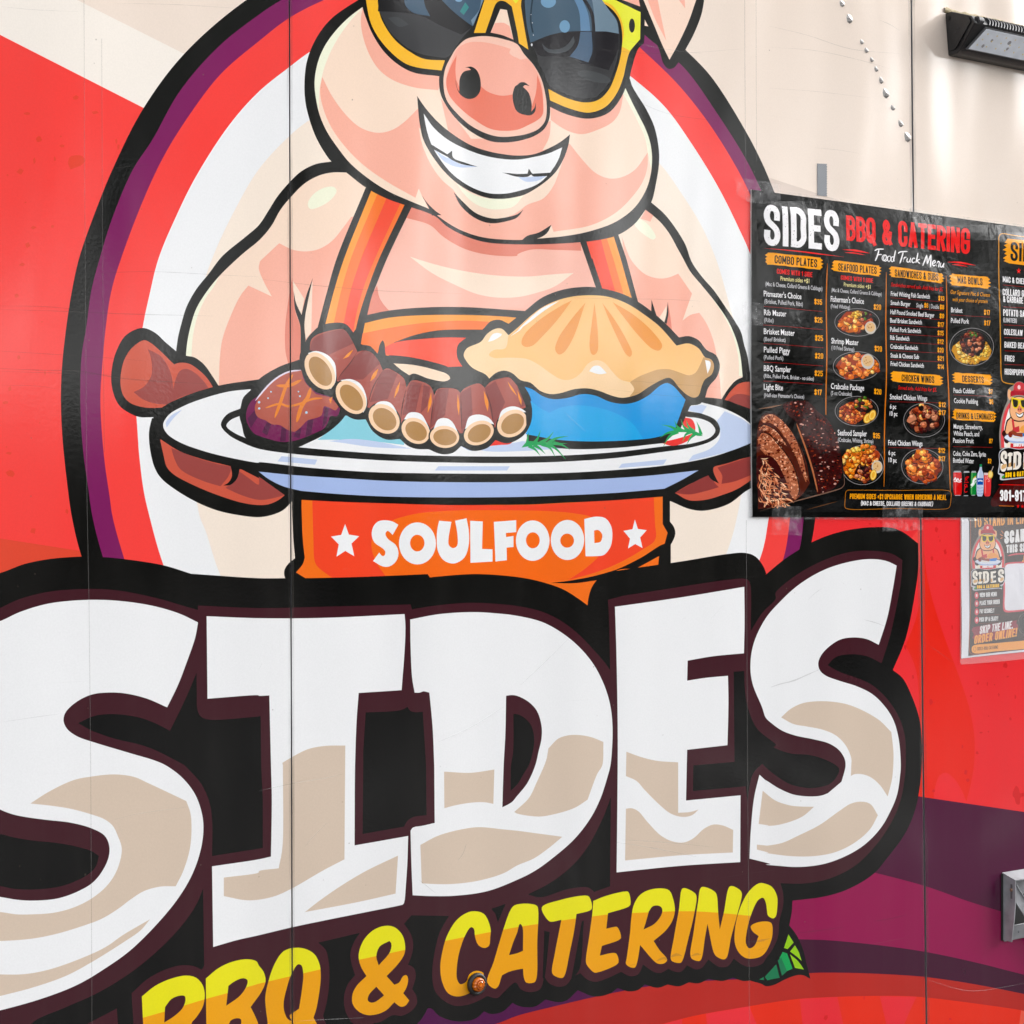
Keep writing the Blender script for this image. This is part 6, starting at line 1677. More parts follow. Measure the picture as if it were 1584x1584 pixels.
Mn.stroke(MT, (186, 112, 74), "@M4 565,400 620,550 690,750 750,950 800,1160", 17, 'round')
def slab(s, base, dots, n):
    pl = smooth(parse(s), True, 3)
    Mn.add(MT, base, [pl])
    q = np.array(pl)
    k = 0
    tries = 0
    while k < n and tries < n * 40:
        tries += 1
        x, y = random.uniform(q[:, 0].min(), q[:, 0].max()), random.uniform(q[:, 1].min(), q[:, 1].max())
        if Canvas.inside(np.array([x]), np.array([y]), [pl], 'nz')[0]:
            k += 1
            blob(MT, random.choice(dots), x, y, random.uniform(0.8, 2.8), random.uniform(0.7, 2.2), 6)
MEAT = [(240, 166, 128), (196, 112, 80), (222, 142, 104), (160, 82, 56), (250, 190, 156), (112, 52, 38), (90, 40, 30)]
Mn.fill(MT, (86, 44, 32), "@M4 145,420 200,300 300,285 400,350 500,470 600,640 680,860 715,1060! 640,1180! 560,1250! 300,1330! 145,1350!", 3)
slab("@M4 175,370 215,305 290,290 380,340 450,410 520,500 590,640 650,820 700,1040! 670,1050! 635,960 575,800 500,650 420,530 345,440 265,390", (176, 102, 72), MEAT, 120)
slab("@M4 145,470 200,415 280,440 350,495 420,580 460,650! 390,600 300,535 210,470", (162, 90, 64), MEAT, 46)
slab("@M4 145,560 180,500 270,530 370,640 440,720 510,830 560,940 597,1150 555,1245 480,1150 400,1000 300,830 220,740 155,660", (176, 102, 72), MEAT, 190)
Mn.fill(MT, (70, 34, 26), '@M4 145,760 200,750 280,760 350,820 420,950 470,1080 480,1230 400,1290 260,1330 150,1330!', 3)
for tl, n_, w_ in (("@M4 175,372 215,305 290,290 380,340 450,410 520,500 590,640 650,820 690,1040", 60, 15), ("@M4 145,470 200,412 280,438 350,490 420,578 462,648", 24, 15), ("@M4 145,560 180,500 270,530 370,640 440,720 510,830 560,940 597,1150 560,1240", 60, 15)):
    ln = smooth(parse(tl), False, 3)
    Mn.stroke(MT, (50, 25, 20), tl, 10, 'round')
    for k in range(n_):
        i = random.randrange(1, len(ln) - 2)
        q = ln[i]
        dx, dy = ln[i + 1][0] - ln[i - 1][0], ln[i + 1][1] - ln[i - 1][1]
        d = math.hypot(dx, dy) or 1
        nx, ny = -dy / d, dx / d
        o_, l = random.uniform(1.5, 8.0), random.uniform(2.2, 5.0)
        a_, b_ = (q[0] + nx * o_, q[1] + ny * o_), (q[0] + nx * (o_ + l) + random.uniform(-1, 1), q[1] + ny * (o_ + l))
        Mn.add(MT, random.choice([(120, 60, 42), (96, 44, 32), (240, 176, 140), (142, 76, 54)]), [[(a_[0] - .6, a_[1]), (b_[0] - .3, b_[1]), (b_[0] + .4, b_[1]), (a_[0] + .7, a_[1])]])
for k in range(260):
    x, y = random.uniform(150, 455), random.uniform(770, 1290)
    if (x - 150) > 330 * ((y - 690) / 480):
        continue
    ang = random.uniform(-0.2, 1.9)
    l = random.uniform(50, 120)
    c1 = random.choice([(226, 146, 104), (244, 172, 128), (196, 108, 72), (160, 78, 52), (255, 206, 166), (84, 38, 28), (60, 28, 22), (214, 130, 90)])
    x2, y2 = x + l * math.cos(ang), y + l * math.sin(ang)
    Mn.stroke(MT, c1, "@M4 %.0f,%.0f %.0f,%.0f %.0f,%.0f" % (x, y, (x + x2) / 2 + random.uniform(-14, 14), (y + y2) / 2 + random.uniform(-14, 14), x2, min(y2, 1330)), random.uniform(8, 17), 'both')
Mn.stroke(MT, (126, 96, 82), "@M4 170,1368 400,1305 700,1222 960,1150 1065,1112 1092,1070 1085,980 1060,860", 13, 'both')
Mn.stroke(MT, (96, 64, 44), "@M4 680,1357 850,1310 1025,1262", 12, 'both')
# drinks
def can(name, x0, x1, y0, y1, body, accents):
    g = name
    Mn.fill(g, (176, 178, 182), "@M5 %d,%d! %d,%d! %d,%d! %d,%d!" % (x0 + 8, y0, x1 - 8, y0, x1 - 2, y0 + 18, x0 + 2, y0 + 18), 2)
    Mn.fill(g, body, "@M5 %d,%d! %d,%d! %d,%d %d,%d! %d,%d! %d,%d" % (x0, y0 + 16, x1, y0 + 16, x1, y1 - 20, x1 - 10, y1, x0 + 10, y1, x0, y1 - 20), 2)
    Mn.fill(g, (160, 160, 166), "@M5 %d,%d! %d,%d! %d,%d! %d,%d!" % (x0 + 8, y1 - 6, x1 - 8, y1 - 6, x1 - 12, y1 + 3, x0 + 12, y1 + 3), 2)
    for col, s in accents:
        Mn.fill(g, col, s, 2)
can('drink_picture.1', 32, 104, 980, 1232, (216, 24, 32), [((240, 90, 92), "@M5 42,1000! 50,1000! 50,1215! 42,1215!")])
Mn.stroke('drink_picture.1', (250, 246, 246), "@M5 34,1078 48,1048 58,1085 70,1058 84,1085 102,1060", 9)
Mn.stroke('drink_picture.1', (250, 246, 246), "@M5 34,1090 60,1088 84,1096 102,1086", 8)
can('drink_picture.2', 122, 188, 982, 1234, (30, 30, 32), [((70, 70, 74), "@M5 130,1000! 137,1000! 137,1215! 130,1215!")])
for s in ("@M5 170,1140 145,1150 135,1175 145,1198 168,1190", "@M5 150,1115 135,1128 146,1142 162,1128 150,1115", "@M5 132,1095 178,1098", "@M5 140,1080 160,1058 178,1040 150,1045 142,1066 165,1075"):
    Mn.stroke('drink_picture.2', (218, 34, 40), s, 8)
can('drink_picture.3', 202, 258, 982, 1230, (36, 136, 62), [((120, 196, 120), "@M5 210,1000! 216,1000! 216,1215! 210,1215!"), ((246, 200, 40), "@M5 222,1060! 250,1030! 252,1055! 228,1080!")])
Mn.stroke('drink_picture.3', (248, 250, 248), "@M5 206,1130 228,1105 232,1075 256,1055", 22)
Mn.stroke('drink_picture.3', (220, 236, 220), "@M5 206,1150 236,1120 256,1080", 7)
g4 = 'drink_picture.4'
Mn.fill(g4, (190, 204, 230), "@M5 290,940! 312,940! 316,975 330,1010 330,1220 320,1240! 278,1240! 268,1220 268,1010 284,975", 2)
Mn.fill(g4, (40, 140, 90), "@M5 290,912! 312,912! 313,940! 289,940!", 2)
Mn.fill(g4, (30, 84, 170), "@M5 268,1055! 330,1055! 330,1122! 268,1122!", 2)
Mn.fill(g4, (236, 242, 250), "@M5 280,980! 286,978! 284,1050! 276,1050!", 2)
Mn.stroke(g4, (210, 226, 246), "@M5 276,1085 300,1078 324,1086", 14)
for y_ in (1150, 1180, 1210):
    Mn.stroke(g4, (130, 150, 196), "@M5 270,%d 300,%d 328,%d" % (y_, y_ + 6, y_), 5)
g5 = 'drink_picture.5'
Mn.fill(g5, (226, 196, 200), "@M5 334,1000! 418,1000! 414,1030! 338,1030!", 2)
Mn.fill(g5, (226, 62, 64), "@M5 336,1024! 416,1024! 408,1228 396,1240! 356,1240! 346,1228", 2)
Mn.fill(g5, (246, 128, 122), "@M5 346,1036! 356,1036! 360,1210! 354,1210!", 2)
Mn.ell(g5, (220, 170, 60), 'M5', 406, 1018, 28, 40)
Mn.ell(g5, (250, 220, 130), 'M5', 406, 1018, 21, 31)
Mn.stroke(g5, (200, 180, 170), "@M5 412,990 434,935", 7)
for k in range(12):
    blob(g5, (244, 150, 146), *T('M5', random.uniform(350, 404), random.uniform(1010, 1090)), 1.1, 1.0, 5)
# emblem on the menu
def menu_xf(x, y):
    px, py = (x - 1474) * 6.6, (y - 790) * 6.6
    return T('M5', 505 + (px - 188) * 1.36, 70 + (py - 135) * (1.479 if py < 590 else 1.479))
mini_logo(Mn, 'emblem_print', menu_xf)
# a coarse net so that the sheet can follow its own waves
for gx in range(1168, 1652, 12):
    Mn.extra_edges.append(((gx, 285), (gx, 810)))
for gy in range(300, 804, 12):
    Mn.extra_edges.append(((1155, gy), (1655, gy + 0.01)))

def menu_wave(x, y):
    e = min(1.0, max(0.0, min(x - 1160, 801 - y, 1650 - x, y - (293.5 + (x - 1160) * 0.138)) / 34.0))
    e = e * e * (3 - 2 * e)
    w = 0.0011 * (1 + math.sin(x * 0.034 + y * 0.011)) + 0.0009 * (1 + math.sin(y * 0.041 - x * 0.017 + 1.0))
    d = math.hypot((x - 1516) / 42.0, (y - 690) / 95.0)
    w += 0.0065 * math.exp(-d * d)
    d2 = (x - 1476) * 0.5 + (y - 760) * 0.12
    w += 0.002 * math.exp(-(d2 / 6.0) ** 2) * max(0.0, min(1.0, (y - 640) / 100.0))
    d3 = math.hypot((x - 1215) / 26.0, (y - 560) / 70.0)
    w += 0.0025 * math.exp(-d3 * d3)
    return 0.0034 + e * w
menu = thing('menu_banner', 'black laminated food truck menu with dish pictures and orange prices taped to the truck', 'menu', p2w(1330, 800, 0.002))
mm = print_meshes(Mn, menu, lambda x, y: p2w(x, y, menu_wave(x, y)), laminate, kinds=(HL, DL, PR))
TB.build(menu, lambda x, y: p2w(x, y, menu_wave(x, y) + 0.0003), laminate)
back_m = simple_mat('banner_edge', (0.5, 0.5, 0.5), 0.4, raw=True)
bm = bmesh.new()
bm_prism(bm, [p2w(x, y, 0.0008) for x, y in BX], (0, -0.0024, 0))
bm_obj('backing_sheet', bm, back_m, menu)
# clear margin of the laminate, just past the print
clear_m, nt, p = new_mat('clear_film')
p.inputs['Base Color'].default_value = (0.85, 0.85, 0.86, 1)
p.inputs['Roughness'].default_value = 0.12
p.inputs['Alpha'].default_value = 0.22
geo_ = nt.nodes.new('ShaderNodeNewGeometry')
nz = nt.nodes.new('ShaderNodeTexNoise')
nz.inputs['Scale'].default_value = 85.0
nz.inputs['Detail'].default_value = 4.0
nt.links.new(geo_.outputs['Position'], nz.inputs['Vector'])
mr_ = nt.nodes.new('ShaderNodeMapRange')
mr_.inputs['From Min'].default_value = 0.45
mr_.inputs['From Max'].default_value = 0.8
mr_.inputs['To Min'].default_value = 0.015
mr_.inputs['To Max'].default_value = 0.11
nt.links.new(nz.outputs[0], mr_.inputs['Value'])
nt.links.new(mr_.outputs[0], p.inputs['Alpha'])
bp = nt.nodes.new('ShaderNodeBump')
bp.inputs['Strength'].default_value = 0.3
bp.inputs['Distance'].default_value = 0.002
nt.links.new(nz.outputs[0], bp.inputs['Height'])
nt.links.new(bp.outputs[0], p.inputs['Normal'])
sleeve_m, nt, p = new_mat('clear_sleeve')
p.inputs['Base Color'].default_value = (0.9, 0.9, 0.9, 1)
p.inputs['Roughness'].default_value = 0.10
p.inputs['Alpha'].default_value = 0.10
def film(name, pts, out, parent=None, mat=None):
    bm = bmesh.new()
    bm_prism(bm, [p2w(x, y, out) for x, y in pts], (0, -0.0002, 0))
    return bm_obj(name, bm, mat or clear_m, parent)
film('laminate_margin', [(1157.5, 289), (1300, 308.5), (1584, 348.5), (1650, 357), (1650, 361), (1584, 352), (1420, 329.5), (1300, 312.5), (1160.5, 293.5), (1159.6, 560), (1161.5, 799.6), (1650, 801), (1650, 804), (1400, 804), (1158.5, 803)], 0.003, menu)

# ---------------------------------------------------------------- the order flyer under the menu
Fl = Canvas()
FPAPER, FDK, FOR_, FPK = (236, 234, 240), (72, 58, 54), (250, 170, 78), (226, 92, 104)
FS = 'paper_sheet'
Fl.fill(FS, FPAPER, "@P 78,-30! 80,800 80,1508! 420,1470 800,1432! 800,-30!", 4)
Fl.fill(FS, FDK, "@P 150,-30! 158,400 158,1000 150,1484! 430,1450 800,1412! 800,-30!", 4)
for k in range(130):
    x, y = random.uniform(165, 760), random.uniform(10, 1400)
    l = random.uniform(20, 90)
    Fl.add(FS, random.choice([(82, 66, 60), (64, 51, 48), (90, 70, 58), (60, 48, 46)]), [[T('P', x, y), T('P', x + l, y - 3), T('P', x + l, y + random.uniform(3, 9)), T('P', x, y + 5)]])
for s in ("@P 168,-20 172,300 175,800 165,1440 185,1462 430,1432 800,1392",):
    Fl.stroke(FS, (196, 110, 84), s, 5)
FLt = 'flyer_lettering'
def fc(col, text, x0, y0, x1, y1, cap, w=0.155, slant=0.0):
    caps(Fl, FLt, col, text, *T('P', x0, y0), *T('P', x1, y1), cap / 6.6, w, slant)
fc(FOR_, 'TO STAND IN LINE', 203, 172, 775, 128, 118)
fc((246, 244, 244), 'SCAN', 520, 338, 730, 312, 128, 0.2, 0.0)
fc((246, 244, 244), 'THIS SIGN', 540, 432, 790, 410, 82, 0.19, 0.0)
Fl.stroke(FS, FPK, "@P 552,462 620,445 800,436", 14, 'round')
for s in ("@P 490,205 500,218 508,232", "@P 476,240 490,250 502,256", "@P 480,286 490,280 500,274"):
    Fl.stroke(FS, (246, 150, 90), s, 7)
Fl.fill(FS, FOR_, "@P 714,455! 728,470! 728,535! 692,540! 700,500! 708,515! ", 2)
Fl.fill(FS, FPK, "@P 520,545 545,532 800,515! 800,1015! 530,1035 508,1018 505,800 510,570", 3)
Fl.fill(FS, (238, 236, 242), "@P 532,560 550,548 800,532! 800,1000! 540,1016 524,1004 522,800 524,580", 3)
mini_logo(Fl, 'emblem_print', lambda x, y: (x, y))
for cy, t, x0, x1, dy in ((866, 'VIEW OUR MENU', 264, 437, -10), (948, 'PLACE YOUR ORDER', 263, 467, -14), (1033, 'PAY SECURELY', 262, 412, -10), (1118, 'PICK UP & ENJOY!', 258, 452, -14)):
    Fl.ell(FS, FPK, 'P', 232, cy - 1, 21, 36, 0, 20)
    Fl.fill(FS, (250, 220, 224), "@P %d,%d! %d,%d! %d,%d! %d,%d!" % (224, cy - 14, 240, cy - 16, 240, cy + 12, 224, cy + 14), 2)
    fc((246, 244, 244), t, x0, cy + 16, x1, cy + 16 + dy, 44, 0.16)
    Fl.stroke(FS, (150, 80, 70), "@P 262,%d 360,%d 468,%d" % (cy + 34, cy + 30, cy + 26), 3)
Fl.fill(FS, (150, 54, 70), "@P 195,1190! 330,1165 500,1140 650,1118! 640,1150! 662,1170! 650,1250! 560,1280 380,1320 215,1352! 225,1320! 188,1300! 205,1260! 180,1220!", 3)
fc((246, 240, 240), 'SKIP THE LINE.', 262, 1258, 606, 1202, 80, 0.17, 0.10)
fc(FOR_, 'ORDER ONLINE!', 206, 1362, 645, 1282, 86, 0.18, 0.10)
Fl.fill(FS, FOR_, "@P 205,1375 430,1352 800,1318! 800,1405! 430,1436 215,1455 188,1440 186,1395", 3)
Fl.ring(FS, (60, 40, 30), 'P', 217, 1413, 14, 24, 3)
fc((60, 42, 36), 'SIDES-BBQ-CATERING', 242, 1427, 455, 1408, 34, 0.13)
Fl.ell(FS, (58, 52, 52), 'P', 735, 1155, 78, 112)
Fl.ring(FS, (130, 120, 116), 'P', 735, 1155, 78, 112, 4)
Fl.ring(FS, (110, 100, 96), 'P', 735, 1155, 62, 92, 3)
flyer = thing('order_flyer', 'small dark ordering flyer in a clear sleeve, half tucked beneath the black menu', 'flyer', p2w(1540, 1020, 0.001))
def fl_out(x, y):
    return 0.0012 + 0.0006 * (1 + math.sin(y * 0.04 + x * 0.03))
for gx in range(1490, 1600, 8):
    Fl.extra_edges.append(((gx, 780), (gx, 1030)))
for gy in range(790, 1030, 8):
    Fl.extra_edges.append(((1480, gy), (1600, gy + 0.01)))
print_meshes(Fl, flyer, lambda x, y: p2w(x, y, fl_out(x, y) if y > 806 else 0.0012), lambda c: laminate(c, LAMF, 'flyer'), kinds=(FLt,))
film('clear_sleeve', [T('P', *q) for q in ((62, -20), (62, 600), (64, 1200), (60, 1540), (70, 1570), (400, 1545), (800, 1505), (800, -20))], 0.0028, flyer, sleeve_m)

# ---------------------------------------------------------------- fittings on the truck wall
black_pl = simple_mat('black_housing', (0.012, 0.012, 0.0135), 0.36, raw=True, noise_scale=60, noise_amt=0.3, bump=0.15, bump_scale=500)
fin_m = simple_mat('fin_aluminium', (0.05, 0.05, 0.055), 0.35, raw=True, metal=0.3)
lens_m = simple_mat('lamp_lens', (0.82, 0.87, 0.95), 0.16, raw=True, noise_scale=45, noise_amt=0.09)
bezel_m = simple_mat('lamp_bezel', (0.16, 0.16, 0.165), 0.3, raw=True, metal=0.4)
led_m = simple_mat('led_chip', (0.85, 0.66, 0.18), 0.4, raw=True)
caulk_m = simple_mat('old_caulk', (0.42, 0.34, 0.20), 0.7, raw=True, noise_scale=90, noise_amt=0.3, bump=0.4, bump_scale=200)
galv_m = simple_mat('galvanised_steel', (0.36, 0.365, 0.385), 0.40, raw=True, metal=0.35, noise_scale=40, noise_amt=0.2)
bolt_m = simple_mat('rusty_bolt', (0.30, 0.19, 0.13), 0.5, raw=True, metal=0.5)
stain_m = simple_mat('lens_stain', (0.34, 0.34, 0.36), 0.3, raw=True)
void_m = simple_mat('dark_recess', (0.01, 0.01, 0.01), 0.8, raw=True)
grom_m = simple_mat('rubber_grommet', (0.02, 0.02, 0.02), 0.5, raw=True)
amber_m, nt, p = new_mat('amber_lens')
p.inputs['Base Color'].default_value = (0.66, 0.15, 0.004, 1)
p.inputs['Roughness'].default_value = 0.10
p.inputs['Coat Weight'].default_value = 0.6
ridge_m = simple_mat('lens_ridge', (0.25, 0.045, 0.004), 0.3, raw=True)
tape_m, nt, p = new_mat('hatched_tape')
gg = nt.nodes.new('ShaderNodeNewGeometry')
mp_ = nt.nodes.new('ShaderNodeMapping')
mp_.inputs['Rotation'].default_value = (0, math.radians(38), 0)
nt.links.new(gg.outputs['Position'], mp_.inputs['Vector'])
wv = nt.nodes.new('ShaderNodeTexWave')
wv.bands_direction = 'Z'
wv.inputs['Scale'].default_value = 150.0
wv.inputs['Distortion'].default_value = 0.0
nt.links.new(mp_.outputs[0], wv.inputs['Vector'])
cr_ = nt.nodes.new('ShaderNodeMix')
cr_.data_type = 'RGBA'
cr_.inputs[6].default_value = (0.05, 0.055, 0.065, 1)
cr_.inputs[7].default_value = (0.22, 0.24, 0.27, 1)
nt.links.new(wv.outputs['Fac'], cr_.inputs['Factor'])
nt.links.new(cr_.outputs[2], p.inputs['Base Color'])
p.inputs['Roughness'].default_value = 0.45

# floodlight: a wedge bolted to the wall, lamp glass facing down and out
UL = 0.9297
ULEN = 0.34
prof = [(0.0, 2.443), (0.012, 2.4445), (0.054, 2.4300), (0.0635, 2.4170), (0.0275, 2.3775), (0.020, 2.3725), (0.0, 2.3725)]
bm = bmesh.new()
U1 = UL + ULEN
inset = [0.0, 0.0, 0.001, 0.001, 0.004, 0.007, 0.008]
lo = [bm.verts.new((UL + i_, -d, z)) for (d, z), i_ in zip(prof, inset)]
hi = [bm.verts.new((U1 - i_, -d, z)) for (d, z), i_ in zip(prof, inset)]
bm.faces.new(lo)
bm.faces.new(hi[::-1])
for i in range(len(prof)):
    j = (i + 1) % len(prof)
    bm.faces.new((lo[i], hi[i], hi[j], lo[j]))
bmesh.ops.recalc_face_normals(bm, faces=bm.faces)
bmesh.ops.bevel(bm, geom=[e for e in bm.edges if not all(abs(v.co.y) < 1e-6 for v in e.verts)], offset=0.0022, segments=2, affect='EDGES', profile=0.5)
lamp = bm_obj('floodlight', bm, black_pl, truck, label='black wall floodlight with a ribbed top and grey lamp glass')
# the slanted face from (0.0635, 2.419) down to (0.0275, 2.3775)
A, Bp = Vector((0, -0.0620, 2.4165)), Vector((0, -0.0290, 2.3785))
ax = (Bp - A)
nrm = Vector((0, -ax.z, ax.y)).normalized()
if nrm.y > 0:
    nrm = -nrm
def slant(u, t, o):
    q = A + ax * t + nrm * o
    return Vector((u, q.y, q.z))
def slab_on_slant(u0a, u0b, u1a, u1b, t0, t1, o0, o1, mat, name, parent, smooth_=False):
    bm = bmesh.new()
    c = [slant(u0a, t0, o0), slant(u1a, t0, o0), slant(u1b, t1, o0), slant(u0b, t1, o0)]
    d = [slant(u0a, t0, o1), slant(u1a, t0, o1), slant(u1b, t1, o1), slant(u0b, t1, o1)]
    V = [bm.verts.new(q) for q in c + d]
    for f in ((0, 1, 2, 3), (7, 6, 5, 4), (0, 4, 5, 1), (1, 5, 6, 2), (2, 6, 7, 3), (3, 7, 4, 0)):
        bm.faces.new([V[i] for i in f])
    return bm_obj(name, bm, mat, parent)
slab_on_slant(UL + .030, UL + .015, U1 - .030, U1 - .015, 0.06, 0.94, 0.0005, 0.0032, bezel_m, 'bezel', lamp)
slab_on_slant(UL + .0325, UL + .0185, U1 - .0325, U1 - .0185, 0.10, 0.90, 0.0033, 0.0042, lens_m, 'lens', lamp)
bm = bmesh.new()
for r in range(3):
    for k in range(12):
        u = UL + 0.042 - r * 0.005 + k * 0.0240
        t = 0.26 + 0.22 * r
        q = slant(u, t, 0.0043)
        n0 = len(bm.verts)
        c = [bm.verts.new(slant(u + a, t + b, 0.0044)) for a, b in ((-.0011, -.025), (.0011, -.025), (.0011, .025), (-.0011, .025))]
        bm.faces.new(c)
bm_obj('led_chips', bm, led_m, lamp, kind='stuff')
bm = bmesh.new()
for u_, t_, r_ in ((0.060, .45, .0030), (0.104, .40, .0042), (0.108, .62, .0030), (0.160, .50, .0032), (0.215, .44, .0034), (0.262, .60, .0030), (0.047, .70, .0032)):
    bm.faces.new([bm.verts.new(slant(UL + u_ + r_ * random.uniform(.8, 1.2) * math.cos(6.2832 * i / 12), t_ + r_ * 20 * random.uniform(.8, 1.2) * math.sin(6.2832 * i / 12), 0.0043)) for i in range(12)])
bm_obj('lens_stains', bm, stain_m, lamp, kind='stuff')
bm = bmesh.new()
for u_ in (0.006, 0.011):
    bmesh.ops.create_uvsphere(bm, u_segments=8, v_segments=5, radius=0.0011, matrix=__import__('mathutils').Matrix.Translation((UL - 0.0018, -0.018 - u_, 2.400 + u_ * 1.2)))
bm_obj('screw', bm, fin_m, lamp, kind='stuff')
bm = bmesh.new()
ca, cb = Vector((0, -0.0520, 2.4318)), Vector((0, -0.0640, 2.4158))
cd = (cb - ca)
cn = Vector((0, cd.z, -cd.y)).normalized()
if cn.y > 0:
    cn = -cn
for k in range(40):
    u = UL + 0.036 + k * 0.0076
    prev = None
    for i in range(7):
        t = i / 6
        bulge = 0.0016 + 0.0030 * math.sin(math.pi * t)
        lean = 0.0045 * math.sin(math.pi * t)
        b_ = ca + cd * t
        o_ = b_ + cn * bulge
        cur = [bm.verts.new(v) for v in (Vector((u + lean - 0.0011, b_.y, b_.z)), Vector((u + lean + 0.0011, b_.y, b_.z)), Vector((u + lean + 0.0011, o_.y, o_.z)), Vector((u + lean - 0.0011, o_.y, o_.z)))]
        if prev:
            for j in range(4):
                bm.faces.new((prev[j], prev[(j + 1) % 4], cur[(j + 1) % 4], cur[j]))
        else:
            bm.faces.new(cur)
        prev = cur
    bm.faces.new(prev[::-1])
bm_obj('cooling_fins', bm, fin_m, lamp, kind='stuff')
# end plate with its notch, and the clamp barrel at the front corner
bm = bmesh.new()
bm_prism(bm, [Vector((UL + 0.0002 + i_, -d, z)) for (d, z), i_ in zip([(0.005, 2.4395), (0.0125, 2.4405), (0.051, 2.4275), (0.0545, 2.4190), (0.024, 2.3850), (0.017, 2.3800), (0.007, 2.3800)], [0.0, 0.0, 0.001, 0.001, 0.004, 0.006, 0.006])], (-0.0022, 0, 0))
bm_obj('end_plate', bm, black_pl, lamp)
bm = bmesh.new()
bmesh.ops.create_cone(bm, cap_ends=True, segments=14, radius1=0.0026, radius2=0.0026, depth=0.006)
for v in bm.verts:
    v.co = Vector((UL - 0.0022 + v.co.z * 0.2, -0.0095 + v.co.x, 2.4335 + v.co.y * 1.6))
bm_obj('notch', bm, void_m, lamp)
bm = bmesh.new()
bmesh.ops.create_cone(bm, cap_ends=True, segments=18, radius1=0.0068, radius2=0.0068, depth=0.012)
for v in bm.verts:
    v.co = Vector((UL + 0.016 + v.co.z, -0.0590 + v.co.x, 2.4225 + v.co.y))
bm_obj('hinge_barrel', bm, fin_m, lamp)
# bead of old sealant along the top of the lamp
bm = bmesh.new()
prev = None
ring_n = 7
for k in range(40):
    u = UL - 0.004 + (ULEN + 0.008) * k / 39
    r = 0.0042 * (1 + 0.22 * math.sin(k * 2.3) + 0.15 * math.sin(k * 0.9))
    zc = 2.4480 + 0.0008 * math.sin(k * 1.3)
    cur = [bm.verts.new((u, -max(r * 0.9 * math.cos(a), 0.0) - 0.0002, zc + r * math.sin(a))) for a in (math.radians(-90 + 180 * i / (ring_n - 1)) for i in range(ring_n))]
    if prev:
        for i in range(ring_n - 1):
            bm.faces.new((prev[i], cur[i], cur[i + 1], prev[i + 1]))
    prev = cur
bm_obj('sealant_bead', bm, caulk_m, truck, smooth=True)

# amber marker lamp
c0 = p2w(735.6, 1521.6)
bm = bmesh.new()
R_, r_ = 0.0128, 0.0030
for i in range(28):
    for j in range(10):
        a, b = 2 * math.pi * i / 28, 2 * math.pi * j / 10
        rr = R_ + r_ * math.cos(b)
        bm.verts.new((c0.x + rr * math.cos(a), -0.0030 - 0.0042 * max(math.sin(b), -0.6), c0.z + rr * math.sin(a)))
bm.verts.ensure_lookup_table()
for i in range(28):
    for j in range(10):
        bm.faces.new([bm.verts[q] for q in (i * 10 + j, ((i + 1) % 28) * 10 + j, ((i + 1) % 28) * 10 + (j + 1) % 10, i * 10 + (j + 1) % 10)])
mk = bm_obj('marker_lamp', bm, grom_m, truck, smooth=True, label='small round amber marker lamp in a black rubber ring')
bm = bmesh.new()
rings = [(0.0100, 0.003), (0.0100, 0.0070), (0.0092, 0.0098), (0.0074, 0.0114), (0.0066, 0.0090), (0.0056, 0.0118), (0.0042, 0.0124), (0.0036, 0.0102), (0.0028, 0.0126), (0.0005, 0.0130)]
prev = None
for rr, o in rings:
    cur = [bm.verts.new((c0.x + rr * (1 + (0.05 if i % 2 else -0.05) * (o > 0.0035)) * math.cos(2 * math.pi * i / 24), -o, c0.z + rr * math.sin(2 * math.pi * i / 24))) for i in range(24)]
    if prev:
        for i in range(24):
            bm.faces.new((prev[i], prev[(i + 1) % 24], cur[(i + 1) % 24], cur[i]))
    prev = cur
bm.faces.new(prev)
bm_obj('lamp_dome', bm, amber_m, mk)
bm = bmesh.new()
for rr_ in (0.0061, 0.0034):
    q_ = [bm.verts.new((c0.x + (rr_ + e) * math.cos(2 * math.pi * i / 20), -0.0119 if rr_ > 0.005 else -0.0127, c0.z + (rr_ + e) * math.sin(2 * math.pi * i / 20))) for e in (-0.0004, 0.0004) for i in range(20)]
    for i in range(4, 20):
        bm.faces.new((q_[i], q_[(i + 1) % 20], q_[20 + (i + 1) % 20], q_[20 + i]))
bm_obj('lens_ridge', bm, ridge_m, mk, kind='stuff')

# folding shelf bracket
ub = 1.079
ZT, ZB = 0.9726, 0.8570
br = bpy.data.objects.new('shelf_bracket', None)
br.empty_display_size = 0.03
COL.objects.link(br)
br.parent = truck
br['label'] = 'galvanised folding shelf bracket with a slotted side plate and a rusty bolt'
bm = bmesh.new()
side = [(0.001, ZT + 0.0006), (0.0285, ZT - 0.008), (0.0285, ZT - 0.045), (0.026, ZT - 0.075), (0.0205, ZB), (0.001, ZB + 0.001)]
bm_prism(bm, [Vector((ub, -d, z)) for d, z in side], (0.0022, 0, 0))
bm_obj('side_plate', bm, galv_m, br)
bm = bmesh.new()
bm_box(bm, ub - 0.0004, ub + 0.0004, -0.0225, -0.0185, ZT - 0.0405, ZT - 0.0155)
bm_obj('slot', bm, bezel_m, br)
bm = bmesh.new()
bmesh.ops.create_uvsphere(bm, u_segments=14, v_segments=8, radius=0.0031)
for v in bm.verts:
    v.co = Vector((ub - 0.0004 + v.co.x * 0.6, -0.0203 + v.co.y, ZT - 0.0255 + v.co.z))
bm_obj('bolt', bm, bolt_m, br, smooth=True)
bm = bmesh.new()
bm_prism(bm, [Vector((ub - 0.0006, -0.0005, ZT + 0.002)), Vector((ub - 0.0006, -0.0290, ZT - 0.0072)), Vector((ub - 0.0006, -0.0290, ZT - 0.0092)), Vector((ub - 0.0006, -0.0005, ZT))], (0.22, 0, 0))
bm_obj('top_plate', bm, galv_m, br)
bm = bmesh.new()
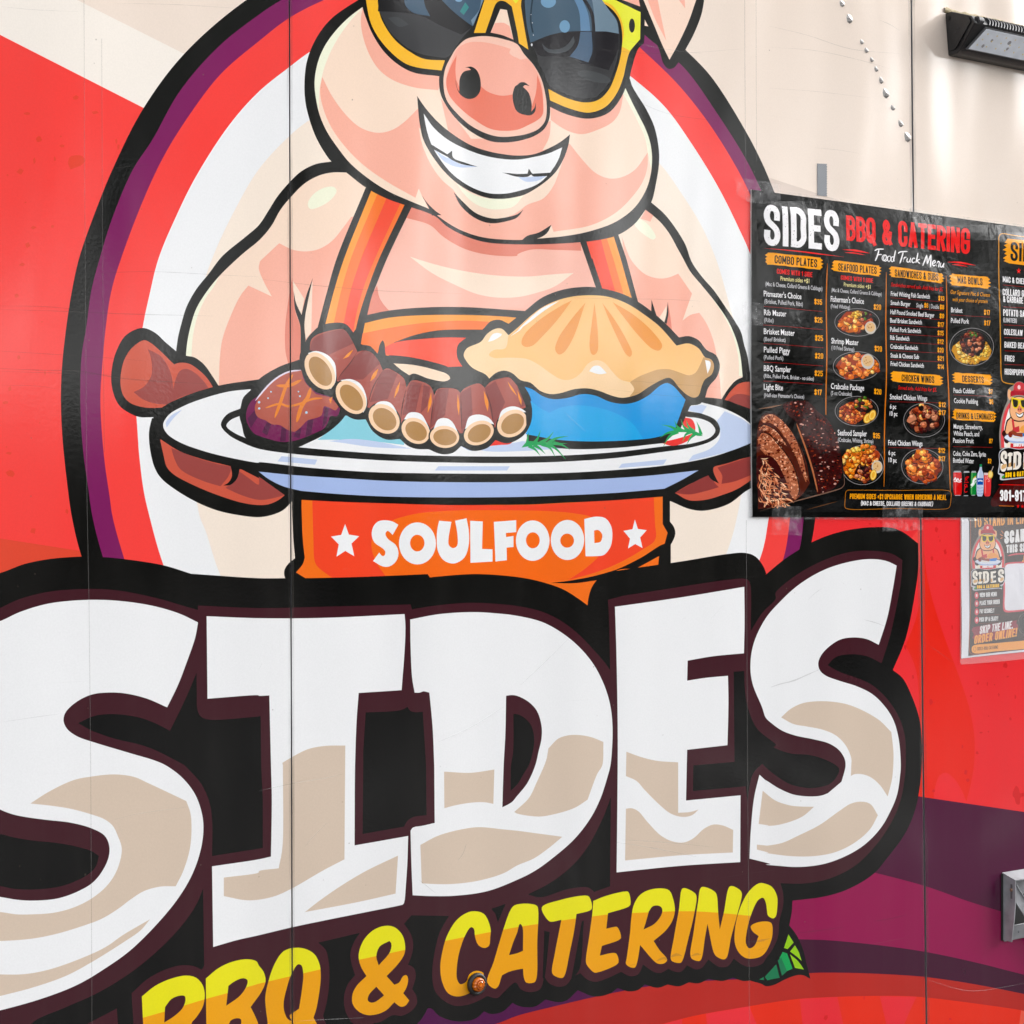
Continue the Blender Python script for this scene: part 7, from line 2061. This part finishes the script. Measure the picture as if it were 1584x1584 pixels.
bm_box(bm, ub + 0.0024, ub + 0.22, -0.0048, -0.0022, ZT - 0.040, ZT - 0.002)
bm_obj('back_plate', bm, galv_m, br)
bm = bmesh.new()
bm_prism(bm, [Vector((ub + 0.004, -0.026, ZT - 0.016)), Vector((ub + 0.16, -0.026, ZT - 0.19)), Vector((ub + 0.16, -0.026, ZT - 0.215)), Vector((ub + 0.004, -0.026, ZT - 0.046))], (0, 0.0022, 0))
bm_prism(bm, [Vector((ub + 0.004, -0.0285, ZT - 0.0145)), Vector((ub + 0.16, -0.0285, ZT - 0.1885)), Vector((ub + 0.16, -0.0285, ZT - 0.191)), Vector((ub + 0.004, -0.0285, ZT - 0.017))], (0, 0.011, 0))
bm_obj('folding_arm', bm, galv_m, br)
bm = bmesh.new()
bm_box(bm, ub + 0.0024, ub + 0.22, -0.0042, -0.0008, ZB - 0.002, ZB + 0.0235, 0.0008)
bm_obj('lower_plate', bm, galv_m, br)
bm = bmesh.new()
bm_box(bm, ub + 0.0024, ub + 0.22, -0.0016, -0.0006, ZB + 0.0237, ZT - 0.0402)
bm_obj('recess_plate', bm, void_m, br)
bm = bmesh.new()
bm_box(bm, ub - 0.0036, ub - 0.0004, -0.0030, -0.0006, ZB, ZT)
bm_obj('gasket', bm, grom_m, br)
for i_ in range(2):
    bm = bmesh.new()
    bmesh.ops.create_cone(bm, cap_ends=True, segments=10, radius1=0.0030, radius2=0.0024, depth=0.003)
    for v in bm.verts:
        v.co = Vector((ub + 0.010 + 0.03 * i_ + v.co.x, -0.0052 - v.co.z, ZB + 0.011 + v.co.y))
    bm_obj('rivet', bm, galv_m, br)

# row of torn, popped-out screw burrs running down to the joint
burr_m = simple_mat('torn_metal', (0.40, 0.375, 0.36), 0.32, raw=True, metal=0.5, noise_scale=300, noise_amt=0.35)
for x, y, w, h in ((470, 22, 28, 44), (515, 115, 34, 62), (590, 257, 20, 32), (618, 308, 22, 34), (650, 366, 18, 32), (678, 423, 20, 36),
                   (708, 492, 22, 46), (738, 572, 36, 64), (780, 660, 24, 36), (829, 757, 28, 44), (870, 840, 34, 66)):
    w *= 1.3
    P_ = lambda a, b, o: p2w(*T('30', x + a * w / 2, y + b * h / 2), o)
    bm = bmesh.new()
    base = [P_(-0.75 + random.uniform(-.15, .15), -1.0, 0.0005), P_(0.25, -0.75, 0.0005), P_(0.95, 0.1 + random.uniform(-.1, .1), 0.0005), P_(0.6, 0.75, 0.0005), P_(0.0, 1.0, 0.0005), P_(-0.7, 0.55, 0.0005), P_(-0.9, -0.2, 0.0005)]
    top = [P_(-0.1, 0.0, 0.0030), P_(0.25 + random.uniform(-.1, .1), 0.5, 0.0046)]
    B_ = [bm.verts.new(q) for q in base]
    T_ = [bm.verts.new(q) for q in top]
    for f in ((B_[0], B_[1], T_[0]), (B_[1], B_[2], T_[0]), (B_[2], T_[1], T_[0]), (B_[2], B_[3], T_[1]), (B_[3], B_[4], T_[1]), (B_[4], B_[5], T_[1]), (B_[5], T_[0], T_[1]), (B_[5], B_[6], T_[0]), (B_[6], B_[0], T_[0])):
        bm.faces.new(f)
    bm_obj('torn_burr', bm, burr_m, truck)

# ---------------------------------------------------------------- tapes
def tape(name, label, cat, pts, out, mat, group=None, thick=0.0003):
    t = thing(name, label, cat, p2w(*pts[0], out))
    bm = bmesh.new()
    bm_prism(bm, [p2w(x, y, out) for x, y in pts], (0, -thick, 0))
    off = world_loc(t)
    bpy.data.objects.remove(t)
    o = bm_obj(name, bm, mat)
    o['label'] = label
    o['category'] = cat
    for v in o.data.vertices:
        v.co -= off
    o.location = off
    if group:
        o['group'] = group
    return o
q = [T('30', 315, 1002)]
q += [T('30', 374, 1005)]
n = 13
for k in range(n):
    y = 1008 + (1200 - 1008) * (k + 0.5) / n
    q += [T('30', 371, y), T('30', 376, y + 7)]
q += [T('30', 372, 1203), T('30', 316, 1196)]
tape('hatched_tape', 'short upright strip of dark grey hatched tape stuck just above the menu', 'tape', q, 0.0006, tape_m, thick=0.0006)
GT = 'clear tapes holding the menu'
tape('clear_tape', 'clear tape over the top left corner of the menu', 'tape', [T('20', *p_) for p_ in ((1312, 1088), (1480, 1112), (1600, 1128), (1595, 1215), (1590, 1260), (1425, 1245), (1395, 1240), (1325, 1190))], 0.0068, clear_m, GT)
tape('clear_tape', 'crumpled clear tape on the top edge of the menu beside the panel joint', 'tape', [T('30', *p_) for p_ in ((862, 1278), (882, 1272), (900, 1284), (960, 1296), (1062, 1316), (1060, 1345), (1045, 1388), (1030, 1350), (985, 1345), (962, 1372), (920, 1334), (862, 1340))], 0.0072, clear_m, GT)
tape('clear_tape', 'clear tape halfway up the left edge of the menu', 'tape', [T('M3', *p_) for p_ in ((-70, -120), (60, -130), (262, -90), (262, 120), (250, 240), (100, 242), (-60, 236))], 0.0074, clear_m, GT)
tape('clear_tape', 'clear tape under the bottom left corner of the menu across the purple band', 'tape', [T('32', *p_) for p_ in ((22, 20), (60, -8), (200, -2), (205, 175), (20, 172))], 0.0066, clear_m, GT)
tape('clear_tape', 'clear tape on the bottom edge of the menu above the last big letter', 'tape', [T('32', *p_) for p_ in ((700, -10), (945, -6), (946, 140), (820, 148), (698, 150))], 0.0066, clear_m, GT)
